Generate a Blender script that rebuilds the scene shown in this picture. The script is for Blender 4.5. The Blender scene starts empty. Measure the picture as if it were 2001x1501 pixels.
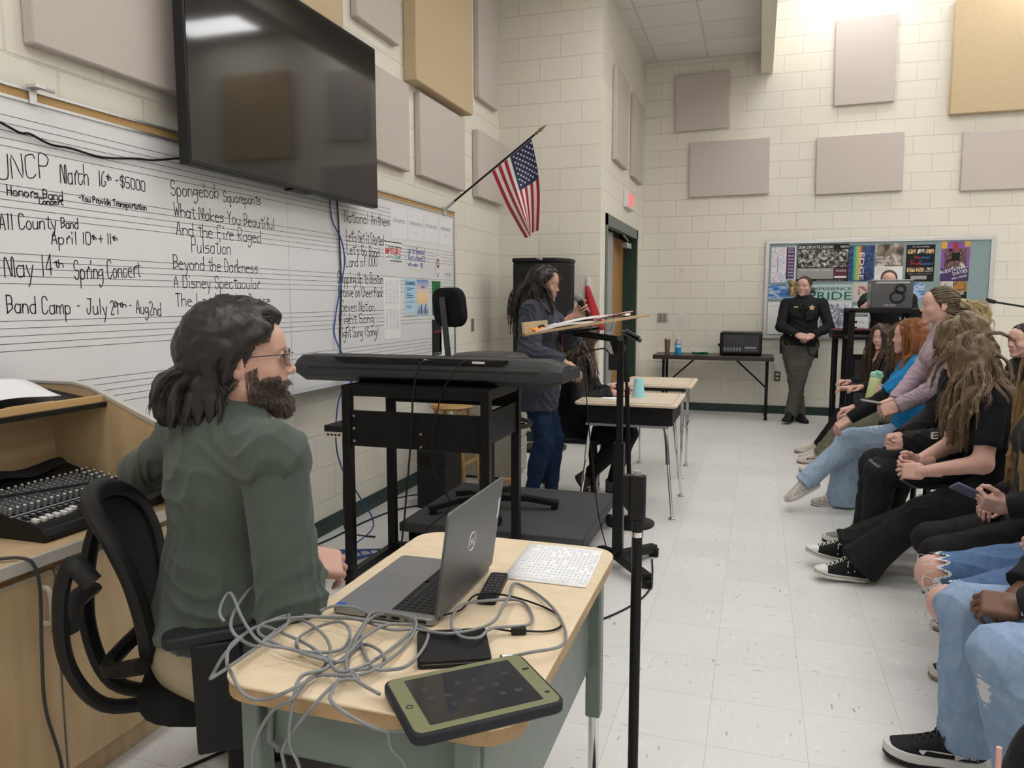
import bpy, math, random
import numpy as np
from mathutils import Vector, Matrix
PI = math.pi
S = bpy.context.scene
COL = S.collection
# ---------------------------------------------------------------- camera, light, exposure
cam = bpy.data.objects.new('camera', bpy.data.cameras.new('camera'))
COL.objects.link(cam)
cam.location = (0, 0, 1.41)
cam.rotation_euler = (math.radians(90 - 6.34), 0, math.radians(17.727))
cam.data.sensor_width = 36
cam.data.lens = 36 * 1494 / 2001
cam.data.clip_start = 0.05
cam.data.clip_end = 60
S.camera = cam
W = bpy.data.worlds.new('world'); S.world = W
W.use_nodes = True
W.node_tree.nodes['Background'].inputs[0].default_value = (0.8, 0.85, 1, 1)
W.node_tree.nodes['Background'].inputs[1].default_value = 0.05
S.view_settings.view_transform = 'Standard'
S.view_settings.look = 'None'
S.view_settings.gamma = 1
S.view_settings.use_curve_mapping = False
S.view_settings.exposure = 0.25
LAMP = 9.0            # radiance of the ceiling panels
try:
    S.cycles.max_bounces = 7
    S.cycles.diffuse_bounces = 4
    S.cycles.glossy_bounces = 3
    S.cycles.transmission_bounces = 6
    S.cycles.sample_clamp_indirect = 6
    S.cycles.use_denoising = True
    S.cycles.caustics_reflective = False
    S.cycles.caustics_refractive = False
except Exception:
    pass

# ---------------------------------------------------------------- materials
MATS = {}
def M(name, col=(.8, .8, .8), rough=.5, metal=0., noise=None, bump=None, spec=.5, emit=None, trans=0, alpha=1, sheen=0, coat=0, ior=None, stretch=None):
    """principled material; noise=(scale, dark colour, amount), bump=(scale, strength)"""
    if name in MATS: return MATS[name]
    if max(col) < .03 and spec == .5: spec = .22
    m = bpy.data.materials.new(name); m.use_nodes = True
    nt = m.node_tree; b = nt.nodes['Principled BSDF']
    b.inputs['Base Color'].default_value = (*col, 1)
    b.inputs['Roughness'].default_value = rough
    b.inputs['Metallic'].default_value = metal
    b.inputs['Specular IOR Level'].default_value = spec
    if trans: b.inputs['Transmission Weight'].default_value = trans
    if ior: b.inputs['IOR'].default_value = ior
    if alpha < 1: b.inputs['Alpha'].default_value = alpha
    if sheen: b.inputs['Sheen Weight'].default_value = sheen; b.inputs['Sheen Roughness'].default_value = .5
    if coat: b.inputs['Coat Weight'].default_value = coat
    if emit: b.inputs['Emission Color'].default_value = (*emit[0], 1); b.inputs['Emission Strength'].default_value = emit[1]
    m.diffuse_color = (*col, 1)
    if noise or bump:
        tc = nt.nodes.new('ShaderNodeTexCoord'); src = tc.outputs['Object']
        if stretch:
            mp = nt.nodes.new('ShaderNodeMapping'); mp.inputs['Scale'].default_value = stretch
            nt.links.new(src, mp.inputs['Vector']); src = mp.outputs['Vector']
    if noise:
        n = nt.nodes.new('ShaderNodeTexNoise'); n.inputs['Scale'].default_value = noise[0]; n.inputs['Detail'].default_value = 5
        nt.links.new(src, n.inputs['Vector'])
        mx = nt.nodes.new('ShaderNodeMix'); mx.data_type = 'RGBA'
        rp = nt.nodes.new('ShaderNodeMapRange'); rp.inputs[1].default_value = .35; rp.inputs[2].default_value = .7
        rp.inputs[3].default_value = 0; rp.inputs[4].default_value = noise[2]
        nt.links.new(n.outputs['Fac'], rp.inputs[0]); nt.links.new(rp.outputs[0], mx.inputs['Factor'])
        mx.inputs['A'].default_value = (*col, 1); mx.inputs['B'].default_value = (*noise[1], 1)
        nt.links.new(mx.outputs['Result'], b.inputs['Base Color'])
    if bump:
        n2 = nt.nodes.new('ShaderNodeTexNoise'); n2.inputs['Scale'].default_value = bump[0]; n2.inputs['Detail'].default_value = 3
        nt.links.new(src, n2.inputs['Vector'])
        bp = nt.nodes.new('ShaderNodeBump'); bp.inputs['Strength'].default_value = bump[1]; bp.inputs['Distance'].default_value = .01
        nt.links.new(n2.outputs['Fac'], bp.inputs['Height']); nt.links.new(bp.outputs['Normal'], b.inputs['Normal'])
    MATS[name] = m
    return m
def nodes_of(m): return m.node_tree.nodes, m.node_tree.links, m.node_tree.nodes['Principled BSDF']

# ---------------------------------------------------------------- geometry collector
def V(*a): return np.array(a if len(a) > 1 else a[0], float)
def unit(v): v = np.asarray(v, float); return v / (np.linalg.norm(v) + 1e-12)
def catmull(pts, n=8, closed=False):
    P = [V(*p) for p in pts]; out = []
    N = len(P); rng = range(N if closed else N - 1)
    for i in rng:
        if closed: a, b, c, d = P[i - 1], P[i], P[(i + 1) % N], P[(i + 2) % N]
        else: a, b, c, d = P[max(i - 1, 0)], P[i], P[i + 1], P[min(i + 2, N - 1)]
        for k in range(n):
            t = k / n
            out.append(.5 * (2 * b + (c - a) * t + (2 * a - 5 * b + 4 * c - d) * t * t + (3 * b - a - 3 * c + d) * t ** 3))
    if not closed: out.append(P[-1])
    return out
def rot(axis, deg): return np.array(Matrix.Rotation(math.radians(deg), 3, axis))
def rrect(w, h, r, n=4):
    """rounded rectangle outline, centred"""
    r = min(r, w / 2 - 1e-4, h / 2 - 1e-4); o = []
    for cx, cy, a0 in ((w/2-r, h/2-r, 0), (-w/2+r, h/2-r, 90), (-w/2+r, -h/2+r, 180), (w/2-r, -h/2+r, 270)):
        for k in range(n + 1):
            a = math.radians(a0 + 90 * k / n); o.append((cx + r * math.cos(a), cy + r * math.sin(a)))
    return o
XF = {}
class G:
    def __init__(s): s.v, s.f, s.m, s.cm = [], [], [], 0
    def mat(s, i): s.cm = i; return s
    def add(s, vs, fs):
        o = len(s.v); s.v.extend([tuple(map(float, p)) for p in vs]); s.f.extend([tuple(i + o for i in q) for q in fs]); s.m.extend([s.cm] * len(fs)); return s
    def box(s, c, d, R=None):
        c = V(*c); hx, hy, hz = d[0] / 2, d[1] / 2, d[2] / 2
        P = [V(x, y, z) for x in (-hx, hx) for y in (-hy, hy) for z in (-hz, hz)]
        if R is not None: P = [R @ p for p in P]
        return s.add([p + c for p in P], [(0, 1, 3, 2), (4, 6, 7, 5), (0, 4, 5, 1), (2, 3, 7, 6), (0, 2, 6, 4), (1, 5, 7, 3)])
    def bx(s, x0, y0, z0, x1, y1, z1): return s.box(((x0+x1)/2, (y0+y1)/2, (z0+z1)/2), (abs(x1-x0), abs(y1-y0), abs(z1-z0)))
    def bar(s, a, b, w, h, upv=(0, 0, 1)):
        a, b = V(*a), V(*b); d = unit(b - a); x = np.cross(d, V(*upv))
        if np.linalg.norm(x) < 1e-6: x = np.cross(d, V(0, 1, 0))
        x = unit(x); z = np.cross(x, d)
        P = [p + x * i * w / 2 + z * j * h / 2 for p in (a, b) for i, j in ((-1, -1), (1, -1), (1, 1), (-1, 1))]
        return s.add(P, [(0, 1, 2, 3), (4, 7, 6, 5), (0, 4, 5, 1), (1, 5, 6, 2), (2, 6, 7, 3), (3, 7, 4, 0)])
    def tube(s, pts, r, n=8, closed=False, cap=True, flat=None):
        P = [V(*p) for p in pts]; N = len(P)
        R = list(r) if hasattr(r, '__len__') else [r] * N
        T = []
        for i in range(N):
            a = P[i-1] if (i or closed) else P[0]; b = P[(i+1) % N] if (i < N-1 or closed) else P[-1]
            T.append(unit(b - a))
        x = np.cross(T[0], V(0, 0, 1))
        if np.linalg.norm(x) < 1e-3: x = np.cross(T[0], V(0, 1, 0))
        x = unit(x); vs = []
        for i in range(N):
            x = unit(x - T[i] * (x @ T[i])); y = np.cross(T[i], x)
            for k in range(n):
                a = 2 * PI * k / n; vs.append(P[i] + R[i] * (x * math.cos(a) + y * math.sin(a) * (flat or 1)))
        fs = []
        for i in range(N if closed else N - 1):
            j = (i + 1) % N
            for k in range(n): fs.append((i*n+k, i*n+(k+1) % n, j*n+(k+1) % n, j*n+k))
        if not closed and cap: fs.append(tuple(range(n))[::-1]); fs.append(tuple((N-1)*n+k for k in range(n)))
        return s.add(vs, fs)
    def cyl(s, a, b, r, r2=None, n=20): return s.tube([a, b], [r, r if r2 is None else r2], n)
    def rod(s, pts, r, n=8, k=6): return s.tube(catmull(pts, k), r, n)
    def lathe(s, prof, c=(0, 0, 0), n=24, R=None):
        vs, fs = [], []; c = V(*c)
        for r, z in prof:
            for k in range(n):
                p = V(r * math.cos(2*PI*k/n), r * math.sin(2*PI*k/n), z); vs.append(c + (R @ p if R is not None else p))
        for i in range(len(prof) - 1):
            for k in range(n): fs.append((i*n+k, i*n+(k+1) % n, (i+1)*n+(k+1) % n, (i+1)*n+k))
        fs.append(tuple(range(n))[::-1]); fs.append(tuple((len(prof)-1)*n+k for k in range(n)))
        return s.add(vs, fs)
    def prism(s, poly, o, ux, uy, t, sym=False):
        """polygon (2d) in the frame o, ux, uy pushed t along ux x uy"""
        o, ux, uy = V(*o), V(*ux), V(*uy); nz = unit(np.cross(ux, uy)); n = len(poly)
        if sym: o = o - nz * t / 2
        a = [o + ux * p[0] + uy * p[1] for p in poly]
        return s.add(a + [p + nz * t for p in a], [tuple(range(n))[::-1], tuple(range(n, 2*n))] + [(i, (i+1) % n, n+(i+1) % n, n+i) for i in range(n)])
    def ell(s, c, r, nu=20, nv=12, R=None):
        c = V(*c); vs, fs = [], []
        for j in range(nv + 1):
            t = PI * j / nv
            for k in range(nu):
                a = 2*PI*k/nu; p = V(r[0]*math.sin(t)*math.cos(a), r[1]*math.sin(t)*math.sin(a), -r[2]*math.cos(t))
                vs.append(c + (R @ p if R is not None else p))
        for j in range(nv):
            for k in range(nu): fs.append((j*nu+k, j*nu+(k+1) % nu, (j+1)*nu+(k+1) % nu, (j+1)*nu+k))
        return s.add(vs, fs)
    def grid(s, fn, nu, nv, thick=0):
        vs = [V(*fn(i / nu, j / nv)) for j in range(nv + 1) for i in range(nu + 1)]; w = nu + 1
        fs = [(j*w+i, j*w+i+1, (j+1)*w+i+1, (j+1)*w+i) for j in range(nv) for i in range(nu)]
        if thick:
            A = np.array(vs).reshape(nv+1, nu+1, 3); du = np.gradient(A, axis=1); dv = np.gradient(A, axis=0)
            nn = np.cross(du, dv); nn /= np.linalg.norm(nn, axis=2, keepdims=True) + 1e-12
            B = (A - nn * thick).reshape(-1, 3); o = len(vs)
            fs = fs + [tuple(o + i for i in q)[::-1] for q in fs]
            bd = [i for i in range(nu)] + [j*w+nu for j in range(nv)] + [nv*w+i for i in range(nu, 0, -1)] + [j*w for j in range(nv, 0, -1)]
            L = len(bd); fs += [(bd[(i+1) % L], bd[i], o+bd[i], o+bd[(i+1) % L]) for i in range(L)]
            vs = vs + list(B)
        return s.add(vs, fs)
    def ribbon(s, pts, w, nrm, t=.0006):
        """flat stroke of width w lying on a surface with normal nrm"""
        nrm = unit(nrm); P = [V(*p) for p in pts]; N = len(P); L, Rr = [], []
        for i in range(N):
            d = unit(P[min(i+1, N-1)] - P[max(i-1, 0)]); x = np.cross(nrm, d) * w / 2
            e = d * w / 2 * (-1 if i == 0 else 1 if i == N-1 else 0)
            L.append(P[i] + x + e + nrm * t); Rr.append(P[i] - x + e + nrm * t)
        return s.add(L + Rr, [(i, N+i, N+i+1, i+1) for i in range(N - 1)])
    def text(s, txt, o, ux, uy, h, align='LEFT', width=None, depth=.0006, bold=0):
        """printed lettering; h = cap height"""
        cu = bpy.data.curves.new('t', 'FONT'); cu.body = txt; cu.size = h / .7; cu.align_x = 'LEFT'; cu.resolution_u = 2; cu.offset = bold * h
        ob = bpy.data.objects.new('t', cu); me = ob.to_mesh()
        o, ux, uy = V(*o), unit(ux), unit(uy); nz = np.cross(ux, uy)
        co = np.array([tuple(v.co) for v in me.vertices]); 
        if len(co):
            wd = co[:, 0].max() - co[:, 0].min(); co[:, 0] -= co[:, 0].min()
            k = width / wd if width else 1; wd *= k; co[:, 0] *= k
            sh = {'LEFT': 0, 'CENTER': -wd/2, 'RIGHT': -wd}[align]
            s.add([o + ux * (p[0] + sh) + uy * p[1] + nz * depth for p in co], [tuple(p.vertices) for p in me.polygons])
        ob.to_mesh_clear(); bpy.data.objects.remove(ob); bpy.data.curves.remove(cu)
        return s
    def obj(s, name, mats, parent=None, smooth=35, bevel=0, local=False):
        me = bpy.data.meshes.new(name)
        v = np.array(s.v, float).reshape(-1, 3)
        if parent is not None and not local:
            Mi = XF.get(parent.name)
            if Mi is not None: v = v @ Mi[:3, :3].T + Mi[:3, 3]
        me.from_pydata(v.tolist(), [], s.f)
        for m in (mats if isinstance(mats, (list, tuple)) else [mats]): me.materials.append(m)
        me.polygons.foreach_set('material_index', s.m)
        me.update()
        if smooth:
            me.polygons.foreach_set('use_smooth', [True] * len(me.polygons))
            if smooth < 180: me.set_sharp_from_angle(angle=math.radians(smooth))
        o = bpy.data.objects.new(name, me); COL.objects.link(o)
        if parent is not None:
            o.parent = parent
            if parent.name in XF: XF[o.name] = XF[parent.name]
        if bevel:
            b = o.modifiers.new('bevel', 'BEVEL'); b.width = bevel; b.segments = 2; b.limit_method = 'ANGLE'; b.angle_limit = math.radians(40)
        return o
def tag(o, label, cat, group=None, kind=None):
    if label: o['label'] = label
    if cat: o['category'] = cat
    if group: o['group'] = group
    if kind: o['kind'] = kind
    return o
def thing(name, label, cat, loc=(0, 0, 0), rz=0, group=None):
    o = bpy.data.objects.new(name, None); COL.objects.link(o); o.empty_display_size = .05
    o.location = loc; o.rotation_euler = (0, 0, math.radians(rz))
    m = Matrix.Translation(Vector(loc)) @ Matrix.Rotation(math.radians(rz), 4, 'Z')
    XF[o.name] = np.array(m.inverted())
    return tag(o, label, cat, group)
def struct(g, name, mats, parent=None, **k):
    o = g.obj(name, mats, parent, **k)
    if parent is None: o['kind'] = 'structure'
    return o
def copy_tree(o, parent=None):
    c = o.copy(); COL.objects.link(c)
    if parent is not None: c.parent = parent
    for ch in [x for x in bpy.data.objects if x.parent == o]: copy_tree(ch, c)
    return c
X_, Y_, Z_ = V(1, 0, 0), V(0, 1, 0), V(0, 0, 1)
rnd = random.Random(7)

# single-stroke hand lettering: pairs of digits, x 0-4, y with baseline 3, x-height 6, capitals 9
HW = dict(A='032943 1535', B='0903 09394736 0636453403', C='4839190804133344', D='0903 092947453303', E='49090343 0636', F='490903 0636', G='483919080413334446 4626', H='0309 4943 0646', I='2923',
 J='493423130405 1949', K='0309 490643', L='090343', M='0308182533384843', N='03094349', O='190804133344483919', P='03093948473606', R='0309394847360643', S='483919080716364544331304', T='0949 2923', U='090413334449', V='092349',
 W='0913273349', Y='0926 492623', a='4636160504133344 4643', b='0903 05163645443304', c='4636160504133344', d='4943 4636160504133344', e='0545361605041343', f='48392823 1636', g='4636160504143445 4642311001', h='0903 0516364543',
 i='2623 2829', j='36312010 3839', k='0903 460443', l='2923', m='0603 05162523 25364643', n='0603 0516364543', o='160504133344453616', p='0600 0516364544331304', q='4636160504133344 464051', r='1613 15263746', s='463616053544331303', t='28243343 0747',
 u='0604133344 4643', v='062346', w='0613253346', x='0643 4603', y='0623 462110', z='06460343')
HW.update({'0': '190804133344483919', '1': '2923', '2': '08193948470343', '3': '0919394736 36453413', '4': '390545 3933', '5': '490906364544331303', '6': '391805041333444535', '9': '4738190706374748 4843', '$': '483919080716364544331304 2A22', '-': '1636', '+': '2824 0646',
 '(': '39171533', ')': '19373513', "'": '2927'})
def handwrite(g, txt, y0, z0, y1, z1, h, x, w=.0045, seed=1):
    r = random.Random(seed); adv = []
    for c in txt: adv.append(3.0 if c in "ilI1j'" else 3.6 if c == ' ' else 4.4 if c in 'trf' else 7 if c in 'mMW' else 5.6)
    tot = sum(adv) - 1.2; sx = (y1 - y0) / tot; cur = 0.
    for c, a in zip(txt, adv):
        for st in HW.get(c, '').split():
            pts = []
            for k in range(0, len(st) - 1, 2):
                px = int(st[k]); py = (10 if st[k+1] == 'A' else int(st[k+1])) - 3
                if c in "ilI1j'": px -= 1
                if c in 'mMW': px *= 1.35
                px = cur + px + r.uniform(-.16, .16); py += r.uniform(-.16, .16)
                t = px / tot; pts.append((x, y0 + px * sx, z0 + (z1 - z0) * t + py * h / 6))
            if len(pts) > 2: pts = catmull(pts, 3)
            g.ribbon(pts, w, X_, .0008)
        cur += a
# ================================================================ the room
XL, YJ, XJ, YB = -2.44, 7.218, -1.432, 9.92     # left wall, jutting wall, door wall, back wall
ZC, ZH, XR, YR = 4.32, 5.2, 6.5, -3.2
def block_mat(name, axis, col=(.79, .755, .665)):
    m = M(name, col, .62, spec=.3); N, L, b = nodes_of(m)
    tc = N.new('ShaderNodeTexCoord'); sp = N.new('ShaderNodeSeparateXYZ'); cb = N.new('ShaderNodeCombineXYZ')
    L.new(tc.outputs['Object'], sp.inputs[0]); L.new(sp.outputs[axis], cb.inputs[0]); L.new(sp.outputs[2], cb.inputs[1])
    br = N.new('ShaderNodeTexBrick'); br.inputs['Scale'].default_value = 1; br.inputs['Brick Width'].default_value = .4064; br.inputs['Row Height'].default_value = .2032
    br.inputs['Mortar Size'].default_value = .0045; br.inputs['Mortar Smooth'].default_value = .3; br.offset = .5
    br.inputs['Color1'].default_value = (*col, 1); br.inputs['Color2'].default_value = (*[c * .98 for c in col], 1); br.inputs['Mortar'].default_value = (*[c * .95 for c in col], 1)
    L.new(cb.outputs[0], br.inputs['Vector'])
    n = N.new('ShaderNodeTexNoise'); n.inputs['Scale'].default_value = 160; n.inputs['Detail'].default_value = 4; L.new(tc.outputs['Object'], n.inputs['Vector'])
    n2 = N.new('ShaderNodeTexNoise'); n2.inputs['Scale'].default_value = 2.2; L.new(tc.outputs['Object'], n2.inputs['Vector'])
    mx = N.new('ShaderNodeMix'); mx.data_type = 'RGBA'; mx.blend_type = 'MULTIPLY'; mx.inputs['Factor'].default_value = .12
    L.new(br.outputs['Color'], mx.inputs['A']); L.new(n2.outputs['Color'], mx.inputs['B']); L.new(br.outputs['Color'], b.inputs['Base Color'])
    mt = N.new('ShaderNodeMath'); mt.operation = 'MULTIPLY_ADD'; mt.inputs[1].default_value = -1.0
    m2 = N.new('ShaderNodeMath'); m2.operation = 'MULTIPLY'; m2.inputs[1].default_value = .22; L.new(n.outputs['Fac'], m2.inputs[0]); L.new(m2.outputs[0], mt.inputs[2])
    L.new(br.outputs['Fac'], mt.inputs[0])
    bp = N.new('ShaderNodeBump'); bp.inputs['Strength'].default_value = .9; bp.inputs['Distance'].default_value = .008
    L.new(mt.outputs[0], bp.inputs['Height']); L.new(bp.outputs[0], b.inputs['Normal'])
    return m
BX, BY = block_mat('painted block x', 0), block_mat('painted block y', 1)
def floor_mat():
    m = M('speckled tile', (.7, .7, .68), .22, spec=.5); N, L, b = nodes_of(m)
    tc = N.new('ShaderNodeTexCoord'); mp = N.new('ShaderNodeMapping'); mp.inputs['Location'].default_value = (.11, .07, 0); L.new(tc.outputs['Object'], mp.inputs[0])
    def mth(op, a, bb=None, c=None):
        x = N.new('ShaderNodeMath'); x.operation = op
        for i, q in enumerate((a, bb, c)):
            if q is None: continue
            if isinstance(q, (int, float)): x.inputs[i].default_value = q
            else: L.new(q, x.inputs[i])
        return x.outputs[0]
    br = N.new('ShaderNodeTexBrick'); br.offset = 0; br.inputs['Scale'].default_value = 1; br.inputs['Brick Width'].default_value = .3048; br.inputs['Row Height'].default_value = .3048; br.inputs['Mortar Size'].default_value = .0009
    br.inputs['Color1'].default_value = (.70, .695, .675, 1); br.inputs['Color2'].default_value = (.655, .65, .635, 1); br.inputs['Mortar'].default_value = (.42, .41, .39, 1); L.new(mp.outputs[0], br.inputs['Vector'])
    ck = N.new('ShaderNodeTexChecker'); ck.inputs['Scale'].default_value = 1 / .3048; L.new(mp.outputs[0], ck.inputs['Vector'])
    facs = []
    for sc in ((14, 70, 1), (70, 14, 1)):
        m2 = N.new('ShaderNodeMapping'); m2.inputs['Scale'].default_value = sc; L.new(tc.outputs['Object'], m2.inputs[0])
        n = N.new('ShaderNodeTexNoise'); n.inputs['Scale'].default_value = 1; n.inputs['Detail'].default_value = 1.5; L.new(m2.outputs[0], n.inputs['Vector'])
        facs.append(n.outputs['Fac'])
    sel = mth('ADD', mth('MULTIPLY', ck.outputs['Fac'], facs[0]), mth('MULTIPLY', mth('SUBTRACT', 1., ck.outputs['Fac']), facs[1]))
    fleck = N.new('ShaderNodeMapRange'); fleck.inputs[1].default_value = .69; fleck.inputs[2].default_value = .73; fleck.inputs[4].default_value = .62; L.new(sel, fleck.inputs[0])
    lite = N.new('ShaderNodeMapRange'); lite.inputs[1].default_value = .40; lite.inputs[2].default_value = .25; lite.inputs[4].default_value = .55; L.new(sel, lite.inputs[0])
    a = N.new('ShaderNodeMix'); a.data_type = 'RGBA'; L.new(lite.outputs[0], a.inputs['Factor']); L.new(br.outputs['Color'], a.inputs['A']); a.inputs['B'].default_value = (.80, .795, .78, 1)
    c = N.new('ShaderNodeMix'); c.data_type = 'RGBA'; L.new(fleck.outputs[0], c.inputs['Factor']); L.new(a.outputs['Result'], c.inputs['A']); c.inputs['B'].default_value = (.16, .155, .15, 1)
    L.new(c.outputs['Result'], b.inputs['Base Color'])
    n3 = N.new('ShaderNodeTexNoise'); n3.inputs['Scale'].default_value = 3; n3.inputs['Detail'].default_value = 5; L.new(tc.outputs['Object'], n3.inputs['Vector'])
    rr = N.new('ShaderNodeMapRange'); rr.inputs[3].default_value = .2; rr.inputs[4].default_value = .5; L.new(n3.outputs['Fac'], rr.inputs[0]); L.new(rr.outputs[0], b.inputs['Roughness'])
    return m
def ceil_mat():
    m = M('ceiling tile', (.78, .77, .74), .85, spec=.2); N, L, b = nodes_of(m)
    tc = N.new('ShaderNodeTexCoord'); mp = N.new('ShaderNodeMapping'); mp.inputs['Location'].default_value = (.06, -.125, 0); L.new(tc.outputs['Object'], mp.inputs[0])
    br = N.new('ShaderNodeTexBrick'); br.offset = 0; br.inputs['Scale'].default_value = 1; br.inputs['Brick Width'].default_value = .61; br.inputs['Row Height'].default_value = .61; br.inputs['Mortar Size'].default_value = .011; br.inputs['Mortar Smooth'].default_value = 0
    br.inputs['Color1'].default_value = (.77, .76, .73, 1); br.inputs['Color2'].default_value = (.72, .71, .69, 1); br.inputs['Mortar'].default_value = (.60, .59, .56, 1); L.new(mp.outputs[0], br.inputs['Vector'])
    L.new(br.outputs['Color'], b.inputs['Base Color'])
    n = N.new('ShaderNodeTexNoise'); n.inputs['Scale'].default_value = 90; L.new(tc.outputs['Object'], n.inputs['Vector'])
    bp = N.new('ShaderNodeBump'); bp.inputs['Strength'].default_value = .25; bp.inputs['Distance'].default_value = .004; L.new(n.outputs['Fac'], bp.inputs['Height']); L.new(bp.outputs[0], b.inputs['Normal'])
    return m
CEIL = ceil_mat()
DG = M('dark green rubber', (.016, .04, .032), .4)
struct(G().bx(XL - .3, YR - .2, -.1, XR + .2, YB + .3, 0), 'floor', floor_mat())
struct(G().bx(XL - .2, YR, 0, XL, YJ, ZH), 'wall_left', BY)
struct(G().bx(XL - .2, YJ, 0, XJ, YJ + .2, ZH), 'wall_jut', BX)
D0, D1, DZ = 7.50, 9.47, 2.22                   # door opening
struct(G().bx(XJ - .2, YJ + .2, 0, XJ, D0, ZH).bx(XJ - .2, D1, 0, XJ, YB, ZH).bx(XJ - .2, D0, DZ, XJ, D1, ZH), 'wall_side', BY)
struct(G().bx(XL - .2, YB, 0, XR + .2, YB + .2, ZH), 'wall_back', BX)
struct(G().bx(XR, YR, 0, XR + .2, YB, ZH), 'wall_right', BY)
struct(G().bx(XL - .2, YR - .2, 0, XR + .2, YR, ZH), 'wall_rear', BX)
struct(G().bx(XL - .2, YR, ZC, -.056, YB + .2, ZC + .08), 'ceiling', CEIL)
struct(G().bx(.078, YR, ZH, XR + .2, YB + .2, ZH + .08), 'ceiling_high', CEIL)
struct(G().bx(-.056, YR, 4.075, .078, YB, ZH + .08), 'trim_1', M('cream bulkhead', (.72, .68, .56), .6))
# hallway behind the door
struct(G().bx(XJ - 1.6, YJ + .2, 0, XJ - 1.5, YB, 2.7).bx(XJ - 1.6, YJ + .2, 2.6, XJ - .2, YB, 2.7), 'wall_hall', M('hall paint', (.55, .52, .44), .7))
for nm, g in (('left', G().bx(XL, YR, 0, XL + .008, YJ, .1)), ('jut', G().bx(XL, YJ - .008, 0, XJ, YJ, .1)), ('side', G().bx(XJ, YJ - .008, 0, XJ + .008, D0 - .05, .1).bx(XJ, D1 + .05, 0, XJ + .008, YB, .1)), ('back', G().bx(XJ, YB - .008, 0, XR, YB, .1))):
    struct(g, 'baseboard_' + nm, DG)
# door: hollow steel frame, centre post, wooden leaf, closer
FR = M('grey green door paint', (.105, .125, .115), .4); FD = M('dark green door paint', (.018, .045, .036), .35); ST = M('brushed steel', (.55, .55, .56), .35, .9)
dr = struct(G().bx(XJ - .21, D0 - .05, 0, XJ + .012, D0 + .04, DZ + .02).mat(1).bx(XJ - .21, D1 - .05, 0, XJ + .012, D1 + .04, DZ + .02).mat(0).bx(XJ - .05, D0 - .05, DZ - .09, XJ + .012, D1 + .04, DZ + .02), 'door_1', [FR, FD])
G().bx(XJ - .16, 8.30, 0, XJ - .09, 8.37, DZ - .09).obj('centre_post', M('grey steel paint', (.30, .31, .33), .4), dr)
lf = G().bx(XJ - .20, 8.60, .01, XJ - .155, D1 - .02, DZ - .1).obj('door_leaf', M('oak door', (.42, .22, .07), .45, noise=(9, (.30, .14, .04), .7), stretch=(8, 8, .6)), dr, bevel=.002)
lf2 = G().bx(XJ - .125, D0 + .05, .01, XJ - .085, 8.29, DZ - .1).obj('door_leaf', MATS['grey steel paint'], dr, bevel=.002)
G().bx(XJ - .085, 8.9, 2.0, XJ - .02, 9.2, 2.06).bar((XJ - .05, 9.15, 2.09), (XJ - .02, 8.6, 2.12), .02, .012).obj('door_closer', ST, dr, bevel=.004)
G().bx(XJ - .085, 7.75, 1.02, XJ - .06, 8.2, 1.07).cyl((XJ - .07, 8.2, 1.0), (XJ - .02, 8.2, 1.22), .02).obj('push_bar', ST, dr)
# ceiling lights
LM = M('lit diffuser', (.9, .9, .9), .5, emit=((1, .99, .985), LAMP)); LF = M('white fixture', (.85, .85, .84), .4)
def troffer(x, y, z, where, rz=0):
    t = thing('ceiling_light', 'recessed fluorescent ceiling light, ' + where, 'ceiling light', (x, y, z), rz, 'recessed ceiling lights')
    g = G()
    for a, b, c, d in ((-.305, -.61, -.275, .61), (.275, -.61, .305, .61), (-.275, -.61, .275, -.58), (-.275, .58, .275, .61)): g.bx(a, b, -.02, c, d, .0)
    g.obj('frame', LF, t, local=True); G().bx(-.275, -.58, -.012, .275, .58, -.002).obj('diffuser', LM, t, local=True)
for x, y in ((-1.27, .9), (-.66, 3.5), (-1.27, -1.4), (-.66, 6.0)): troffer(x, y, ZC, 'low tiled ceiling strip')
for x in (.95, 2.85, 5.2):
    for y in (-1.9, .4, 2.7, 5.0, 7.2, 9.35): troffer(x, y, ZH, 'high ceiling over the students', 90)
# ================================================================ things on the walls
PINK = M('mauve fabric', (.60, .535, .50), .9, noise=(300, (.52, .46, .43), .6), bump=(500, .15), spec=.1)
TAN = M('tan fabric', (.60, .475, .31), .9, noise=(60, (.52, .40, .25), .6), bump=(300, .2), spec=.1)
GRP = 'fabric wall panels'
def panel(x0, y0, z0, x1, y1, z1, m, label, rx=None):
    c = ((x0+x1)/2, (y0+y1)/2, (z0+z1)/2)
    g = G().box((0, 0, 0), (abs(x1-x0), abs(y1-y0), abs(z1-z0)), rx)
    o = g.obj('acoustic_panel', m, bevel=.008); o.location = c
    return tag(o, label, 'acoustic panel', GRP)
wl = XL + .001
panel(wl, 2.10, 2.28, wl+.05, 3.32, 3.50, PINK, 'large mauve fabric panel on the wall beside the big screen, above the cork rail')
panel(wl, 2.93, 2.95, wl+.08, 4.15, 4.15, TAN, 'tan fabric panel mostly hidden behind the top of the big screen')
panel(wl, 4.37, 3.13, wl+.05, 4.965, 4.05, PINK, 'mauve fabric panel high on the wall above the right edge of the big screen')
panel(wl, 5.11, 2.945, wl+.10, 6.24, 4.15, TAN, 'large thick tan fabric panel on the whiteboard wall, above the flag')
panel(wl, 6.53, 3.17, wl+.05, 7.06, 4.15, PINK, 'narrow mauve fabric panel high up beside the inside wall corner')
panel(wl, 4.19, 2.31, wl+.05, 5.095, 2.91, PINK, 'mauve fabric panel peeking out from behind the big screen, over the cork rail')
panel(wl, 5.28, 2.315, wl+.05, 6.18, 2.91, PINK, 'mauve fabric panel directly under the thick tan panel')
panel(wl, 6.48, 2.31, wl+.06, 7.17, 2.89, PINK, 'mauve fabric panel behind the flag pole, next to the inside corner')
sw = XJ + .001
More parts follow.
